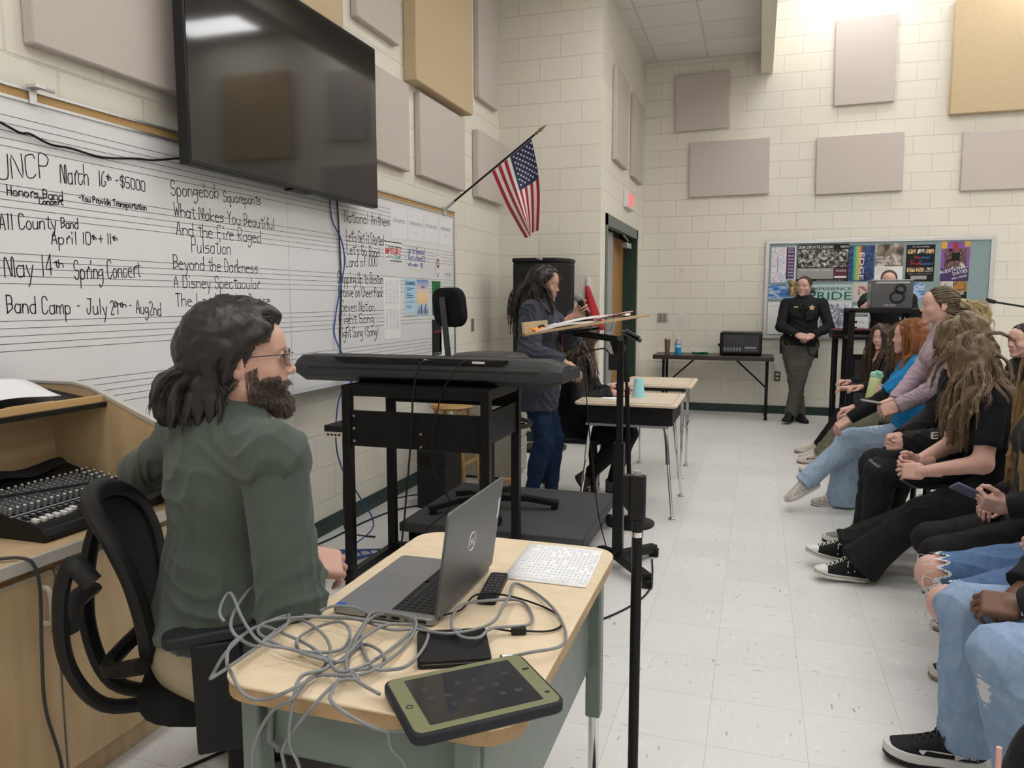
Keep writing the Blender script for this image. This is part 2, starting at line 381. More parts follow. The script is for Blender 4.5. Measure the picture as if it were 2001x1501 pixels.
panel(sw, 7.73, 2.79, sw+.05, 8.43, 3.70, PINK, 'tall mauve fabric panel above the door, nearer of the pair', None)
panel(sw, 8.85, 2.79, sw+.05, 9.55, 3.70, PINK, 'tall mauve fabric panel above the door, farther of the pair')
yb = YB - .001
def bpan(x0, z0, x1, z1, m, label, tilt=0, t=.045): panel(x0, yb-t, z0, x1, yb, z1, m, label, rot('Y', tilt) if tilt else None)
bpan(-1.05, 3.465, -.405, 4.135, PINK, 'square mauve fabric panel under the low ceiling on the far wall', -1.5)
bpan(-.862, 2.665, .08, 3.325, PINK, 'wide mauve fabric panel on the far wall above the folding table', -.6)
bpan(.755, 3.64, 1.395, 4.60, PINK, 'upright mauve fabric panel high on the far wall', -.8)
bpan(.60, 2.64, 1.53, 3.30, PINK, 'wide mauve fabric panel centred above the notice board', -.8)
bpan(2.12, 2.615, 3.04, 3.26, PINK, 'wide mauve fabric panel above the end of the notice board, cut by the picture edge')
bpan(1.96, 3.45, 3.18, 4.67, TAN, 'big tan fabric panel high on the far wall', 0, .085)

# ---- whiteboard
WHITE = M('dry erase white', (.78, .785, .80), .28, spec=.5, noise=(1.4, (.72, .725, .745), .5)); ALU = M('aluminium', (.62, .63, .65), .35, .85)
CORK = M('cork strip', (.52, .33, .14), .9, noise=(180, (.40, .24, .09), .8)); INK = M('black marker ink', (.018, .018, .022), .5); RULE = M('printed staff line', (.07, .07, .085), .5)
XB = -2.415
wb = thing('whiteboard', 'long music staff whiteboard covered with handwritten dates and song titles', 'whiteboard', (XL, 3.54, .9))
G().bx(XL + .002, 1.1, .90, XB, 5.965, 2.085).obj('board', WHITE, wb)
g = G().bx(XL + .002, 1.1, 2.080, XB + .006, 5.99, 2.090).bx(XL + .002, 1.1, 2.119, XB + .009, 5.99, 2.128).bx(XL + .002, 5.955, .88, XB + .006, 5.985, 2.08)
g.bx(XB - .001, 3.603, .9, XB + .0006, 3.606, 2.08).obj('frame', ALU, wb)
G().bx(XL + .002, 1.1, 2.09, XB + .002, 5.988, 2.119).obj('cork_rail', CORK, wb)
G().prism([(-.005, .0), (.075, .008), (.085, .022), (.075, .02), (.0, .03)], (XB, 5.97, .885), X_, Z_, 4.87).obj('tray', ALU, wb)
g = G()
for zs in ((2.021, 1.995, 1.97, 1.945, 1.919), (1.792, 1.766, 1.742, 1.717, 1.692), (1.564, 1.539, 1.514, 1.488, 1.462), (1.335, 1.31, 1.284, 1.258, 1.233), (1.106, 1.081, 1.056, 1.030, 1.004)):
    for z in zs: g.bx(XB, 1.1, z - .0011, XB + .0004, 5.95, z + .0011)
g.obj('staff_lines', RULE, wb)
LINES = [(1.954,1.806,2.152,1.840,0.079,'UNCP'),(2.197,1.827,2.319,1.838,0.073,'March'),(2.366,1.841,2.400,1.843,0.054,'16'),(2.404,1.867,2.427,1.871,0.021,'th'),(2.446,1.854,2.601,1.850,0.040,'-$5000'),(1.983,1.758,2.201,1.765,0.032,'Honors Band'),(2.103,1.741,2.198,1.750,0.021,'Concert'),
(2.270,1.774,2.602,1.774,0.023,'-You Provide Transportation'),(1.948,1.641,2.166,1.662,0.051,'All County'),(2.187,1.666,2.260,1.670,0.037,'Band'),(2.142,1.606,2.314,1.617,0.044,'April 10'),(2.318,1.635,2.339,1.636,0.017,'th'),(2.352,1.620,2.411,1.624,0.039,'+ 11'),(2.415,1.638,2.440,1.640,0.018,'th'),
(1.954,1.483,2.140,1.497,0.072,'May 14'),(2.147,1.524,2.185,1.526,0.026,'th'),(2.231,1.483,2.547,1.501,0.068,'Spring Concert'),(1.952,1.364,2.372,1.351,0.058,'Band Camp - July'),(2.389,1.351,2.425,1.350,0.052,'29'),(2.429,1.379,2.468,1.378,0.018,'th'),(2.480,1.358,2.655,1.340,0.053,'- Aug2nd'),
(2.747,1.854,3.054,1.877,0.061,'Spongebob'),(3.089,1.867,3.372,1.885,0.048,'Squarepants'),(2.759,1.769,3.483,1.772,0.055,'What Makes You Beautiful'),(2.769,1.687,3.366,1.696,0.059,'And the Fire Raged'),(2.859,1.618,3.126,1.623,0.066,'Pulsation'),(2.741,1.541,3.331,1.540,0.059,'Beyond the Darkness'),
(2.738,1.460,3.339,1.463,0.053,'A Disney Spectacular'),(2.745,1.380,3.425,1.380,0.055,'The Lord of the Dance'),(2.778,1.261,3.374,1.264,0.076,'Going for Gold'),
(4.202,1.879,4.804,1.905,0.068,'National Anthem'),(4.221,1.767,4.716,1.772,0.068,"Let's Get it Started"),(4.224,1.687,4.646,1.690,0.062,"Let's Go Band"),(4.208,1.608,4.615,1.628,0.062,'Land of 1000'),(4.106,1.507,4.691,1.515,0.067,'Shipping Up to Boston'),(4.114,1.424,4.687,1.425,0.061,'Groove on Cheer Pack'),
(4.140,1.337,4.560,1.331,0.062,'Seven Nation'),(4.112,1.263,4.549,1.257,0.059,'Fight Song'),(4.108,1.177,4.618,1.166,0.062,'Fight Song (Song)')]
LINES.append((4.05, .925, 4.5, .935, .022, 'min 100 222'))
for i, L in enumerate(LINES): g = G(); handwrite(g, L[5], L[0], L[1], L[2], L[3], L[4], XB, .0042 if L[0] < 4 else .0055, i); g.obj('handwriting', INK, wb)
PAPER = M('white paper', (.80, .80, .82), .7); PRINT = M('grey print', (.30, .31, .33), .8)
def sheet(name, label, cat, y0, z0, y1, z1, m=PAPER, grp=None, sk=0):
    """paper on the whiteboard"""
    g = G().prism([(y0, z0), (y1, z0 + sk), (y1, z1 + sk), (y0, z1)], (XB + .0005, 0, 0), Y_, Z_, .0012)
    return tag(g.obj(name, m, smooth=0), label, cat, grp)
XP = XB + .0022
for nm, sub, y0, z0, y1, z1 in (('DYNAMICS', '', 4.823, 1.83, 5.08, 2.04), ('PIANO', 'p', 5.089, 1.835, 5.365, 2.045), ('FORTE', 'f', 5.373, 1.84, 5.648, 2.05), ('FORTISSIMO', 'ff', 5.656, 1.838, 5.925, 2.055)):
    o = sheet('dynamics_card', 'white card on the whiteboard reading ' + nm, 'sign', y0, z0, y1, z1, PAPER, 'dynamics cards')
    g = G().text(nm, (XP, (y0+y1)/2, z1 - .10), Y_, Z_, .026, 'CENTER', (y1-y0) * .72)
    if sub: g.text(sub, (XP, (y0+y1)/2, z1 - .16), Y_, Z_, .024, 'CENTER')
    g.obj('lettering', PRINT, o, smooth=0)
RED, BLUE, GREEN = M('red marker ink', (.65, .05, .06), .5), M('blue marker ink', (.04, .07, .42), .5), M('green marker ink', (.05, .45, .30), .5)
o = sheet('paper_sign', 'white sign on the whiteboard with red IMPOSSIBLE lettering', 'sign', 4.715, 1.675, 4.984, 1.80, M('bright paper', (.86, .86, .86), .7), None, -.004)
g = G(); handwrite(g, 'it always seems', 4.735, 1.765, 4.97, 1.765, .016, XP, .003, 1); g.mat(1); handwrite(g, 'IMPOSSIBLE', 4.73, 1.718, 4.975, 1.722, .036, XP, .007, 2); g.mat(2); handwrite(g, "until it's", 4.735, 1.69, 4.85, 1.69, .018, XP, .003, 3); g.mat(3); handwrite(g, 'DONE', 4.87, 1.69, 4.97, 1.69, .02, XP, .006, 4)
g.mat(0).bx(XP, 4.715, 1.797, XP + .001, 4.984, 1.803); g.bx(XP, 4.8, 1.671, XP + .001, 4.984, 1.676); g.obj('lettering', [INK, RED, BLUE, GREEN], o, smooth=0)
g = G(); handwrite(g, 'Up to Remind', 5.09, 1.745, 5.38, 1.745, .036, XB, .006, 5); handwrite(g, 'Text @Band321'.replace('@', 'a '), 5.09, 1.692, 5.39, 1.692, .036, XB, .006, 6); handwrite(g, 'with number 81010', 5.09, 1.65, 5.35, 1.65, .026, XB, .004, 7)
g.mat(1); g.ribbon([(XB, 5.235 + .185 * math.cos(a) * (1 + .05 * math.cos(9 * a)), 1.71 + .085 * math.sin(a) * (1 + .12 * math.cos(9 * a))) for a in np.linspace(0, 2 * PI, 90)], .004, X_)
g.obj('cloud_note', [BLUE, M('yellow green marker', (.55, .65, .25), .5)], wb)
o = sheet('phone_sign', 'white cut-out phone sign with a red cross on the whiteboard', 'sign', 5.568, 1.575, 5.684, 1.78)
g = G().bx(XP, 5.585, 1.61, XP + .0005, 5.668, 1.755).mat(1).bx(XP + .0005, 5.588, 1.613, XP + .001, 5.665, 1.752).mat(2).prism([(.028 * math.cos(a), .038 * math.sin(a)) for a in np.linspace(0, 2*PI, 24)[:-1]], (XP + .001, 5.627, 1.69), Y_, Z_, .0006).mat(1)
for a in (45, -45): g.box((XP + .002, 5.627, 1.69), (.0006, .045, .011), rot('X', a))
g.mat(0).bx(XP, 5.617, 1.585, XP + .001, 5.635, 1.6).bx(XP, 5.61, 1.765, XP + .001, 5.64, 1.769); g.obj('symbol', [INK, PAPER, M('stop red', (.32, .02, .03), .5)], o, smooth=0)
def rows(g, y0, z0, y1, z1, n, cols, seed, x=XP, th=.35):
    r = random.Random(seed); dz = (z1 - z0) / n; dy = (y1 - y0) / cols
    for i in range(n):
        for j in range(cols):
            if r.random() < .12: continue
            a = y0 + dy * (j + .08); g.bx(x, a, z0 + dz * i, x + .0004, a + dy * r.uniform(.45, .84), z0 + dz * (i + th))
GP = M('pale print', (.55, .55, .60), .8)
for y0, z0, y1, z1, w in ((4.70, 1.365, 4.955, 1.56, 'upper'), (4.70, 1.137, 4.95, 1.362, 'lower')):
    o = sheet('schedule_sheet', f'{w} printed schedule sheet with grey columns on the whiteboard', 'paper', y0, z0, y1, z1, M('bright paper'), 'schedule sheets'); g = G(); rows(g, y0 + .02, z0 + (.07 if w == 'lower' else .012), y1 - .02, z1 - .015, 22, 4, z0); g.obj('print', GP, o, smooth=0)
def grad_mat(name, stops, axis=2, lo=0, hi=1, noise=0):
    m = M(name, stops[0][1], .6); N, L, b = nodes_of(m)
    tc = N.new('ShaderNodeTexCoord'); sp = N.new('ShaderNodeSeparateXYZ'); L.new(tc.outputs['Object'], sp.inputs[0])
    mr = N.new('ShaderNodeMapRange'); mr.inputs[1].default_value = lo; mr.inputs[2].default_value = hi; L.new(sp.outputs[axis], mr.inputs[0])
    cr = N.new('ShaderNodeValToRGB'); el = cr.color_ramp.elements
    while len(el) < len(stops): el.new(.5)
    for e, (p, c) in zip(el, stops): e.position = p; e.color = (*c, 1)
    src = mr.outputs[0]
    if noise:
        n = N.new('ShaderNodeTexNoise'); n.inputs['Scale'].default_value = noise; n.inputs['Detail'].default_value = 4; L.new(tc.outputs['Object'], n.inputs['Vector'])
        a = N.new('ShaderNodeMath'); a.operation = 'MULTIPLY_ADD'; a.inputs[1].default_value = .5; L.new(n.outputs['Fac'], a.inputs[0])
        a2 = N.new('ShaderNodeMath'); a2.operation = 'SUBTRACT'; a2.inputs[1].default_value = .25; L.new(src, a2.inputs[0]); L.new(a2.outputs[0], a.inputs[2]); src = a.outputs[0]
    L.new(src, cr.inputs[0]); L.new(cr.outputs[0], b.inputs['Base Color']); return m
o = sheet('flyer', 'pale blue text flyer on the whiteboard', 'poster', 5.021, 1.287, 5.221, 1.555, grad_mat('pale blue print', [(0, (.55, .6, .62)), (.12, (.5, .7, .82)), (1, (.42, .66, .85))], 2, 1.287, 1.555), 'whiteboard flyers')
g = G(); rows(g, 5.04, 1.42, 5.2, 1.50, 6, 1, 3); rows(g, 5.04, 1.345, 5.2, 1.40, 4, 1, 4); handwrite(g, 'SUMMER', 5.045, 1.515, 5.2, 1.515, .02, XP, .005, 8); g.obj('lettering', M('navy print', (.05, .12, .3), .7), o, smooth=0)
o = sheet('flyer', 'sunset coloured flyer with palm silhouettes on the whiteboard', 'poster', 5.23, 1.29, 5.436, 1.555, grad_mat('sunset print', [(0, (.35, .5, .7)), (.25, (.45, .6, .8)), (.38, (.85, .6, .3)), (.6, (.9, .66, .45)), (.75, (.75, .6, .65)), (1, (.12, .3, .62))], 2, 1.29, 1.555, 0), 'whiteboard flyers')
g = G()
for k in range(7): g.bar((XP, 5.25 + k * .026, 1.30), (XP, 5.252 + k * .026, 1.31 + .04 * ((k * 7) % 3) / 2 + .02), .008, .0006)
for k in range(4): g.bar((XP, 5.30 + k * .02, 1.49), (XP, 5.31 + k * .02, 1.508), .006, .0006)
g.obj('silhouettes', INK, o, smooth=0)
o = sheet('flyer', 'dark green flyer on the whiteboard behind the stool backrest', 'poster', 5.512, 1.285, 5.677, 1.55, M('flyer green', (.01, .22, .06), .6, noise=(60, (.0, .06, .01), .9)), 'whiteboard flyers')
o = sheet('flyer', 'black flyer low on the whiteboard behind the stool post', 'poster', 5.503, .969, 5.69, 1.25, M('flyer black', (.012, .012, .014), .6), 'whiteboard flyers')
g = G().mat(1); g.text('STUDIO', (XP, 5.6, 1.145), Y_, Z_, .018, 'CENTER', .14); g.mat(0).text('www.music', (XP, 5.6, .98), Y_, Z_, .013, 'CENTER', .15); g.obj('lettering', [PAPER, RED], o, smooth=0)
o = sheet('note_paper', 'white sheet hanging from a clip on the whiteboard, behind the stool post', 'paper', 5.652, .93, 5.80, 1.145, M('bright paper'))
g = G(); handwrite(g, 'xyz', 5.78, 1.60, 5.90, 1.60, .035, XB, .004, 11); g.obj('scribble', INK, wb)
# marker, clip, cables
o = thing('marker', 'pink dry erase marker lying on the whiteboard tray', 'marker', (XB + .04, 2.66, .915))
G().cyl((XB + .04, 2.60, .916), (XB + .04, 2.71, .916), .008).obj('barrel', M('white plastic', (.75, .72, .74), .4), o); G().cyl((XB + .04, 2.625, .916), (XB + .04, 2.70, .916), .0085).obj('wrap', M('pink plastic', (.75, .12, .30), .4), o); G().cyl((XB + .04, 2.70, .916), (XB + .04, 2.745, .916), .0095).obj('cap', M('pink cap', (.70, .03, .14), .35), o)
o = thing('map_hook', 'small metal hook clipped over the cork rail near the left edge', 'hook', (XB, 2.095, 2.10))
G().bx(XB + .003, 2.083, 2.078, XB + .012, 2.112, 2.136).bx(XB + .003, 2.08, 2.130, XB + .045, 2.118, 2.142).obj('clip', ALU, o, bevel=.001); G().cyl((XB + .03, 2.11, 2.134), (XB + .05, 2.15, 2.128), .006).obj('pin', ST, o)
BLK = M('black plastic', (.012, .012, .013), .45); CBL = M('black cable', (.010, .010, .011), .5); BCBL = M('blue cable', (.02, .07, .32), .45); GCBL = M('grey cable', (.20, .21, .22), .45)
tag(G().rod([(XB + .012, y, z) for y, z in ((1.85, 2.02), (1.963, 1.991), (2.036, 1.971), (2.075, 1.974), (2.154, 1.954), (2.239, 1.956), (2.376, 1.948), (2.556, 1.973), (2.639, 1.981), (2.758, 2.007), (2.879, 2.03))], .0045).obj('power_cable', CBL), 'black cable drooping across the top of the whiteboard to the big screen', 'cable')
tag(G().rod([(XB + .012, 4.10, 2.02), (XB + .012, 4.117, 1.759), (XB + .010, 4.127, 1.485), (XB + .012, 4.101, 1.053), (XB + .10, 4.08, .95), (XB + .105, 4.05, .9), (XB + .06, 4.03, .66), (XB + .06, 4.02, .44), (XB + .06, 4.01, .12), (XB + .1, 3.98, .01), (XB + .3, 3.95, .008)], .0055).obj('screen_cable', M('dark grey cable', (.035, .038, .042), .5)), 'dark cable hanging straight down the whiteboard from the big screen', 'cable')
tag(G().rod([(XB + .012, 4.02, 2.02), (XB + .012, 4.04, 1.873), (XB + .026, 4.117, 1.759), (XB + .024, 4.15, 1.63), (XB + .022, 4.10, 1.485), (XB + .012, 4.05, 1.302), (XB + .012, 4.04, 1.18), (XB + .09, 4.06, 1.0), (XB + .115, 4.03, .92), (XB + .09, 3.93, .82), (XB + .09, 3.89, .56), (XB + .1, 3.965, .36), (XB + .12, 4.08, .22), (XB + .2, 4.12, .02), (-2.16, 3.71, .006)], .0045).obj('network_cable', BCBL), 'blue network cable hanging from the big screen', 'cable')
# ---- big screen
tv = thing('television', 'large flat black television mounted on the wall over the whiteboard', 'television', (-2.30, 3.52, 2.44))
g = G().bx(-2.315, 2.689, 1.968, -2.262, 4.349, 2.917); g.obj('casing', M('screen casing', (.02, .021, .023), .4), tv, bevel=.004)
G().bx(-2.262, 2.70, 1.985, -2.2602, 4.338, 2.907).obj('screen', M('screen glass', (.008, .008, .009), .06, spec=.55), tv)
G().bx(-2.31, 3.43, 1.958, -2.262, 3.60, 1.969).cyl((-2.264, 3.55, 1.962), (-2.262, 3.58, 1.962), .006).obj('sensor_bar', BLK, tv)
G().bx(-2.44, 3.2, 2.2, -2.42, 3.84, 2.7).bx(-2.42, 3.3, 2.25, -2.315, 3.36, 2.65).bx(-2.42, 3.68, 2.25, -2.315, 3.74, 2.65).obj('wall_mount', BLK, tv)
# ---- flag
fl = thing('flag', 'United States flag on a black pole slanting out from the cork rail', 'flag', (-2.41, 5.76, 2.12))
pa, pt = V(-2.41, 5.76, 2.119), V(-1.66, 5.76, 2.655)
G().cyl(pa, pt, .008, n=10).obj('pole', BLK, fl)
G().lathe([(.001, 0), (.010, .004), (.013, .02), (.006, .035), (.014, .05), (.010, .075), (.001, .115)], pt, 12, np.array(Vector(pt - pa).to_track_quat('Z', 'Y').to_matrix())).obj('finial', M('dull brass', (.22, .19, .12), .35, .8), fl)
G().cyl(pa - (pt - pa) * .02, pa + (pt - pa) * .12, .013, n=12).bx(XB + .002, 5.73, 2.075, XB + .014, 5.79, 2.14).obj('bracket', ALU, fl)
h0, h1, e0, e1 = V(-1.685, 5.76, 2.625), V(-2.005, 5.76, 2.395), V(-1.625, 5.76, 1.935), V(-1.752, 5.76, 1.885)
def fp(s, t):
    p = (h0 + (h1 - h0) * s) * (1 - t) + (e0 + (e1 - e0) * s) * t
    p = p + V(.03 * math.sin(PI * t) * (1 - s), 0, -.03 * math.sin(PI * t) * s)
    k = min(1, t * 1.6)
    fold = math.sin((s * 2.3 + .05) * PI) * .055 * k + .012 * math.sin(9 * s + 5 * t) * k
    return p + V(.055 * k * math.sin((s - .5) * 2 * PI) * t * .8, fold, 0)
g = G(); nu, nv = 39, 40
g.grid(fp, nu, nv)
for i in range(len(g.f)):
    s_, t_ = (i % nu) // 3, (i // nu) / nv
    g.m[i] = 2 if (s_ < 7 and t_ < .42) else (s_ % 2)
# stripe 0 (tip side) and 12 are red
g.obj('cloth', [M('flag red', (.42, .02, .04), .7), M('flag white', (.80, .78, .77), .7), M('flag navy', (.018, .028, .085), .7)], fl, smooth=180)
g = G()
for r in range(9):
    for c in range(6 if r % 2 == 0 else 5):
        s = (.055 + r * .9 / 9) * 7 / 13; t = (.035 + (c + (0 if r % 2 == 0 else .5)) * .067)
        o = fp(s, t); du = unit(fp(s + .01, t) - o); n = unit(np.cross(du, fp(s, t + .01) - o)); dv = np.cross(n, du)
        if n[1] > 0: n = -n
        vs = [o + n * .0015 + (du * math.cos(a) + dv * math.sin(a)) * (.0105 if k % 2 == 0 else .0042) for k, a in enumerate(np.linspace(0, 2 * PI, 11)[:-1])]
        g.add(vs, [tuple(range(10))])
g.obj('stars', MATS['flag white'], fl, smooth=0)
# ---- small fittings
o = thing('exit_sign', 'white exit sign with red letters above the door', 'exit sign', (XJ, 8.7, 2.5))
G().bx(XJ, 8.47, 2.41, XJ + .05, 8.95, 2.60).obj('housing', M('white plastic'), o, bevel=.006)
g = G().text('EXIT', (XJ + .051, 8.71, 2.44), Y_, Z_, .13, 'CENTER', .38, .001, .02); g.obj('letters', M('lit red', (.8, .1, .1), .5, emit=((1, .10, .11), .7)), o, smooth=0)
def plate(name, label, cat, x, z, w, h, m, extra):
    o = thing(name, label, cat, (x, yb, z)); G().prism(rrect(w, h, .006), (x, yb, z), X_, Z_, .008).obj('plate', m, o); extra(o); return o
def sw6(o):
    g = G()
    for i in range(2):
        for j in range(3): g.bx(-1.152 + (i - .5) * .05 - .008, yb - .016, 1.174 + (j - 1) * .032 - .009, -1.152 + (i - .5) * .05 + .008, yb - .008, 1.174 + (j - 1) * .032 + .009)
    g.obj('button', M('dark button', (.10, .10, .10), .5), o)
plate('switch_plate', 'brushed steel six button plate on the far wall', 'switch', -1.152, 1.174, .125, .118, ST, sw6)
plate('switch_plate', 'white single switch on the far wall above the folding table', 'switch', -.909, 1.18, .075, .118, M('white plastic'), lambda o: G().bx(-.92, yb - .014, 1.155, -.898, yb - .008, 1.205).obj('rocker', M('white plastic'), o))
plate('outlet', 'brown wall outlet low beside the table leg', 'outlet', .259, .465, .072, .118, M('bronze plate', (.07, .06, .045), .4), lambda o: G().bx(.239, yb - .011, .475, .279, yb - .008, .505).bx(.239, yb - .011, .425, .279, yb - .008, .455).obj('socket', M('ivory plastic', (.6, .55, .45), .5), o))
o = thing('wall_hook', 'small white adhesive hook on the far wall', 'hook', (-.915, yb, 1.79)); G().prism(rrect(.028, .085, .013), (-.915, yb, 1.79), X_, Z_, .004).obj('pad', M('white plastic'), o); G().tube([(-.915, yb - .004, 1.78), (-.915, yb - .02, 1.765), (-.915, yb - .024, 1.785)], .005).obj('hook', M('white plastic'), o)
tag(G().bx(XL, 6.42, 1.12, XL + .006, 6.49, 1.235).obj('wall_plate', ST, bevel=.002), 'steel wall plate between whiteboard and corner', 'wall plate')
# ---- notice board
nb = thing('notice_board', 'wide grey-green notice board with aluminium frame, crowded with posters', 'notice board', (1.29, yb, .93))
G().bx(.10, yb - .02, .96, 2.48, yb, 2.085).obj('felt', M('grey green felt', (.27, .36, .365), .95, noise=(120, (.23, .31, .32), .6), spec=.1), nb)
G().bx(.0705, yb - .032, .93, 2.508, yb, .972).bx(.0705, yb - .032, 2.072, 2.508, yb, 2.115).bx(.0705, yb - .032, .972, .113, yb, 2.072).bx(2.466, yb - .032, .972, 2.508, yb, 2.072).obj('frame', ALU, nb, bevel=.003)
def photo(name, cols, scale, detail=6, stretch=None, contrast=(.35, .65)):
    m = M(name, cols[0], .45); N, L, b = nodes_of(m)
    tc = N.new('ShaderNodeTexCoord'); src = tc.outputs['Object']
    if stretch: mp = N.new('ShaderNodeMapping'); mp.inputs['Scale'].default_value = stretch; L.new(src, mp.inputs[0]); src = mp.outputs[0]
    n = N.new('ShaderNodeTexNoise'); n.inputs['Scale'].default_value = scale; n.inputs['Detail'].default_value = detail; n.inputs['Distortion'].default_value = .6; L.new(src, n.inputs['Vector'])
    mr = N.new('ShaderNodeMapRange'); mr.inputs[1].default_value, mr.inputs[2].default_value = contrast; L.new(n.outputs['Fac'], mr.inputs[0])
    cr = N.new('ShaderNodeValToRGB'); el = cr.color_ramp.elements
    while len(el) < len(cols): el.new(.5)
    for i, c in enumerate(cols): el[i].position = i / (len(cols) - 1); el[i].color = (*c, 1)
    L.new(mr.outputs[0], cr.inputs[0]); L.new(cr.outputs[0], b.inputs['Base Color']); return m
yp = yb - .0205
def poster(label, x0, z0, x1, z1, m, layers=(), texts=(), tilt=0):
    """layers (fx0,fz0,fx1,fz1,material) and texts (string,fx,fz,height,width,material,align,slope) as fractions of the poster"""
    w, h = x1 - x0, z1 - z0
    ca, sa = math.cos(math.radians(tilt)), math.sin(math.radians(tilt)); ux, uz = V(ca, 0, sa), V(-sa, 0, ca); o0 = V(x0, yp, z0)
    o = tag(G().prism([(0, 0), (w, 0), (w, h), (0, h)], o0, ux, uz, .001).obj('poster', m, smooth=0), label, 'poster', 'posters on the notice board')
    if layers:
        for k, (a, b, c, d, mm) in enumerate(layers): G().prism([(a*w, b*h), (c*w, b*h), (c*w, d*h), (a*w, d*h)], o0 + V(0, -.0012 - .0001 * k, 0), ux, uz, .0001).obj('picture', mm, o, smooth=0)
    if texts:
        for t, fx, fz, th, tw, mm, al, slope in texts:
            g = G(); a = math.radians(slope)
            g.text(t, o0 + ux * fx * w + uz * fz * h + V(0, -.0025, 0), ux * math.cos(a) + uz * math.sin(a), uz * math.cos(a) - ux * math.sin(a), th * h, al, tw * w if tw else None, .0002, .01); g.obj('lettering', mm, o, smooth=0)
    return o
BWP = photo('crowd photograph', [(.02, .018, .016), (.10, .09, .08), (.30, .28, .26), (.75, .74, .72)], 26, 7); PW = M('poster white', (.78, .78, .78), .5); PK = M('poster black', (.012, .012, .014), .5)
PUR = M('poster purple', (.10, .035, .16), .5); NAVY = photo('navy print art', [(.008, .012, .06), (.015, .03, .16), (.03, .10, .22), (.01, .015, .07)], 9, 4, (1, 1, 3)); GOLD = M('poster gold', (.65, .38, .06), .5)
poster('watercolour poster with pastel splashes in the corner of the notice board', .138, 1.61, .326, 2.034, photo('watercolour art', [(.75, .72, .75), (.80, .78, .80), (.35, .45, .70), (.8, .78, .78), (.70, .5, .5), (.78, .76, .78)], 11, 5), [(.38, .3, .44, .75, M('brush grey', (.3, .33, .4), .5))])
poster('narrow purple poster with white border and small white text', .313, 1.646, .42, 2.037, PW, [(.08, .02, .86, .98, PUR)], [(t, .47, z, .045, .6, PW, 'CENTER', 0) for t, z in (('Call for', .90), ('Entries', .82), ('March', .70), ('Awards', .60), ('Soloists', .50), ('Concerts', .40), ('Finals', .30), ('Apply', .20), ('Today', .10))])
GRB = M('poster grey', (.34, .32, .32), .5)
poster('wide black and white drum corps poster with a crowd photograph', .433, 1.62, 1.003, 2.058, PK, [(.01, .38, .99, .86, BWP), (.01, .07, .72, .36, GRB), (.73, .07, .985, .36, M('dark red print', (.10, .008, .02), .5)), (.74, .09, .97, .14, PW)],
       [('DRUM CORPS IN THE CAROLINAS', .02, .885, .085, .68, PW, 'LEFT', 0), ('SUMMER 2018', .83, .90, .055, .16, PW, 'LEFT', 0), ('Charlotte', .04, .29, .04, .17, PW, 'LEFT', 0), ('Raleigh', .27, .29, .04, .17, PW, 'LEFT', 0), ('Columbia', .49, .29, .04, .17, PW, 'LEFT', 0), ('TICKETS', .76, .26, .05, .2, PW, 'LEFT', 0), ('ONLINE ORDER NOW SEATS', .38, .01, .035, .55, GRB, 'LEFT', 0)])
ed = poster('navy poster with vertical white EDGE lettering and a rainbow stripe', 1.0, 1.621, 1.281, 2.034, NAVY, [(.20, .02, .30, .98, M('stripe teal', (.05, .35, .30), .5)), (.29, .02, .38, .98, M('stripe green', (.25, .50, .12), .5)), (.36, .02, .43, .98, GOLD), (.42, .3, .5, .98, M('stripe orange', (.6, .2, .03), .5))], [('EDGE', .43, .80, .125, 1.12, PW, 'LEFT', -90)])
poster('poster with a sepia marching photograph and RISE UP lettering', 1.291, 1.631, 1.584, 2.046, PW, [(0, .38, 1, 1, photo('sepia photograph', [(.03, .025, .02), (.16, .12, .09), (.35, .28, .22), (.75, .72, .68)], 9, 6))], [('RISE UP', .03, .60, .06, .5, PW, 'LEFT', 0), ('AND JOIN', .03, .51, .06, .55, PW, 'LEFT', 0), ('US ON STAGE!', .03, .42, .06, .9, PW, 'LEFT', 0), ('Auditions this season', .05, .31, .025, .5, M('print red', (.5, .03, .04), .5), 'LEFT', 0), ('Open to all players', .05, .25, .025, .6, GRB, 'LEFT', 0), ('See director', .05, .18, .025, .5, GRB, 'LEFT', 0)])
PB, PR, PO = M('print blue', (.03, .20, .50), .5), M('print crimson', (.50, .03, .04), .5), photo('orchestra photograph', [(.08, .04, .02), (.45, .28, .10), (.7, .55, .3)], 40, 4)
poster('black poster with coloured Passion and Profession lettering', 1.614, 1.611, 1.911, 2.03, PK, [(.05, .76, .33, .88, PO), (.38, .76, .64, .88, BWP), (.68, .76, .95, .88, PO), (.05, .26, .33, .38, PO), (.36, .26, .64, .38, PO), (.67, .26, .95, .38, BWP), (.2, .06, .75, .16, GRB)], [('Your School of Music', .5, .93, .03, .6, PW, 'CENTER', 0), ('Pas', .30, .62, .085, .2, PR, 'LEFT', 0), ('sion', .52, .62, .085, .3, PB, 'LEFT', 0), ('With a', .1, .55, .04, .2, PR, 'LEFT', 0), ('of', .45, .54, .05, .1, PB, 'LEFT', 0), ('Profe', .18, .45, .085, .38, PR, 'LEFT', 0), ('ssion', .57, .45, .085, .36, PB, 'LEFT', 0), ('Apply by audition this spring', .5, .2, .03, .8, GRB, 'CENTER', 0)])
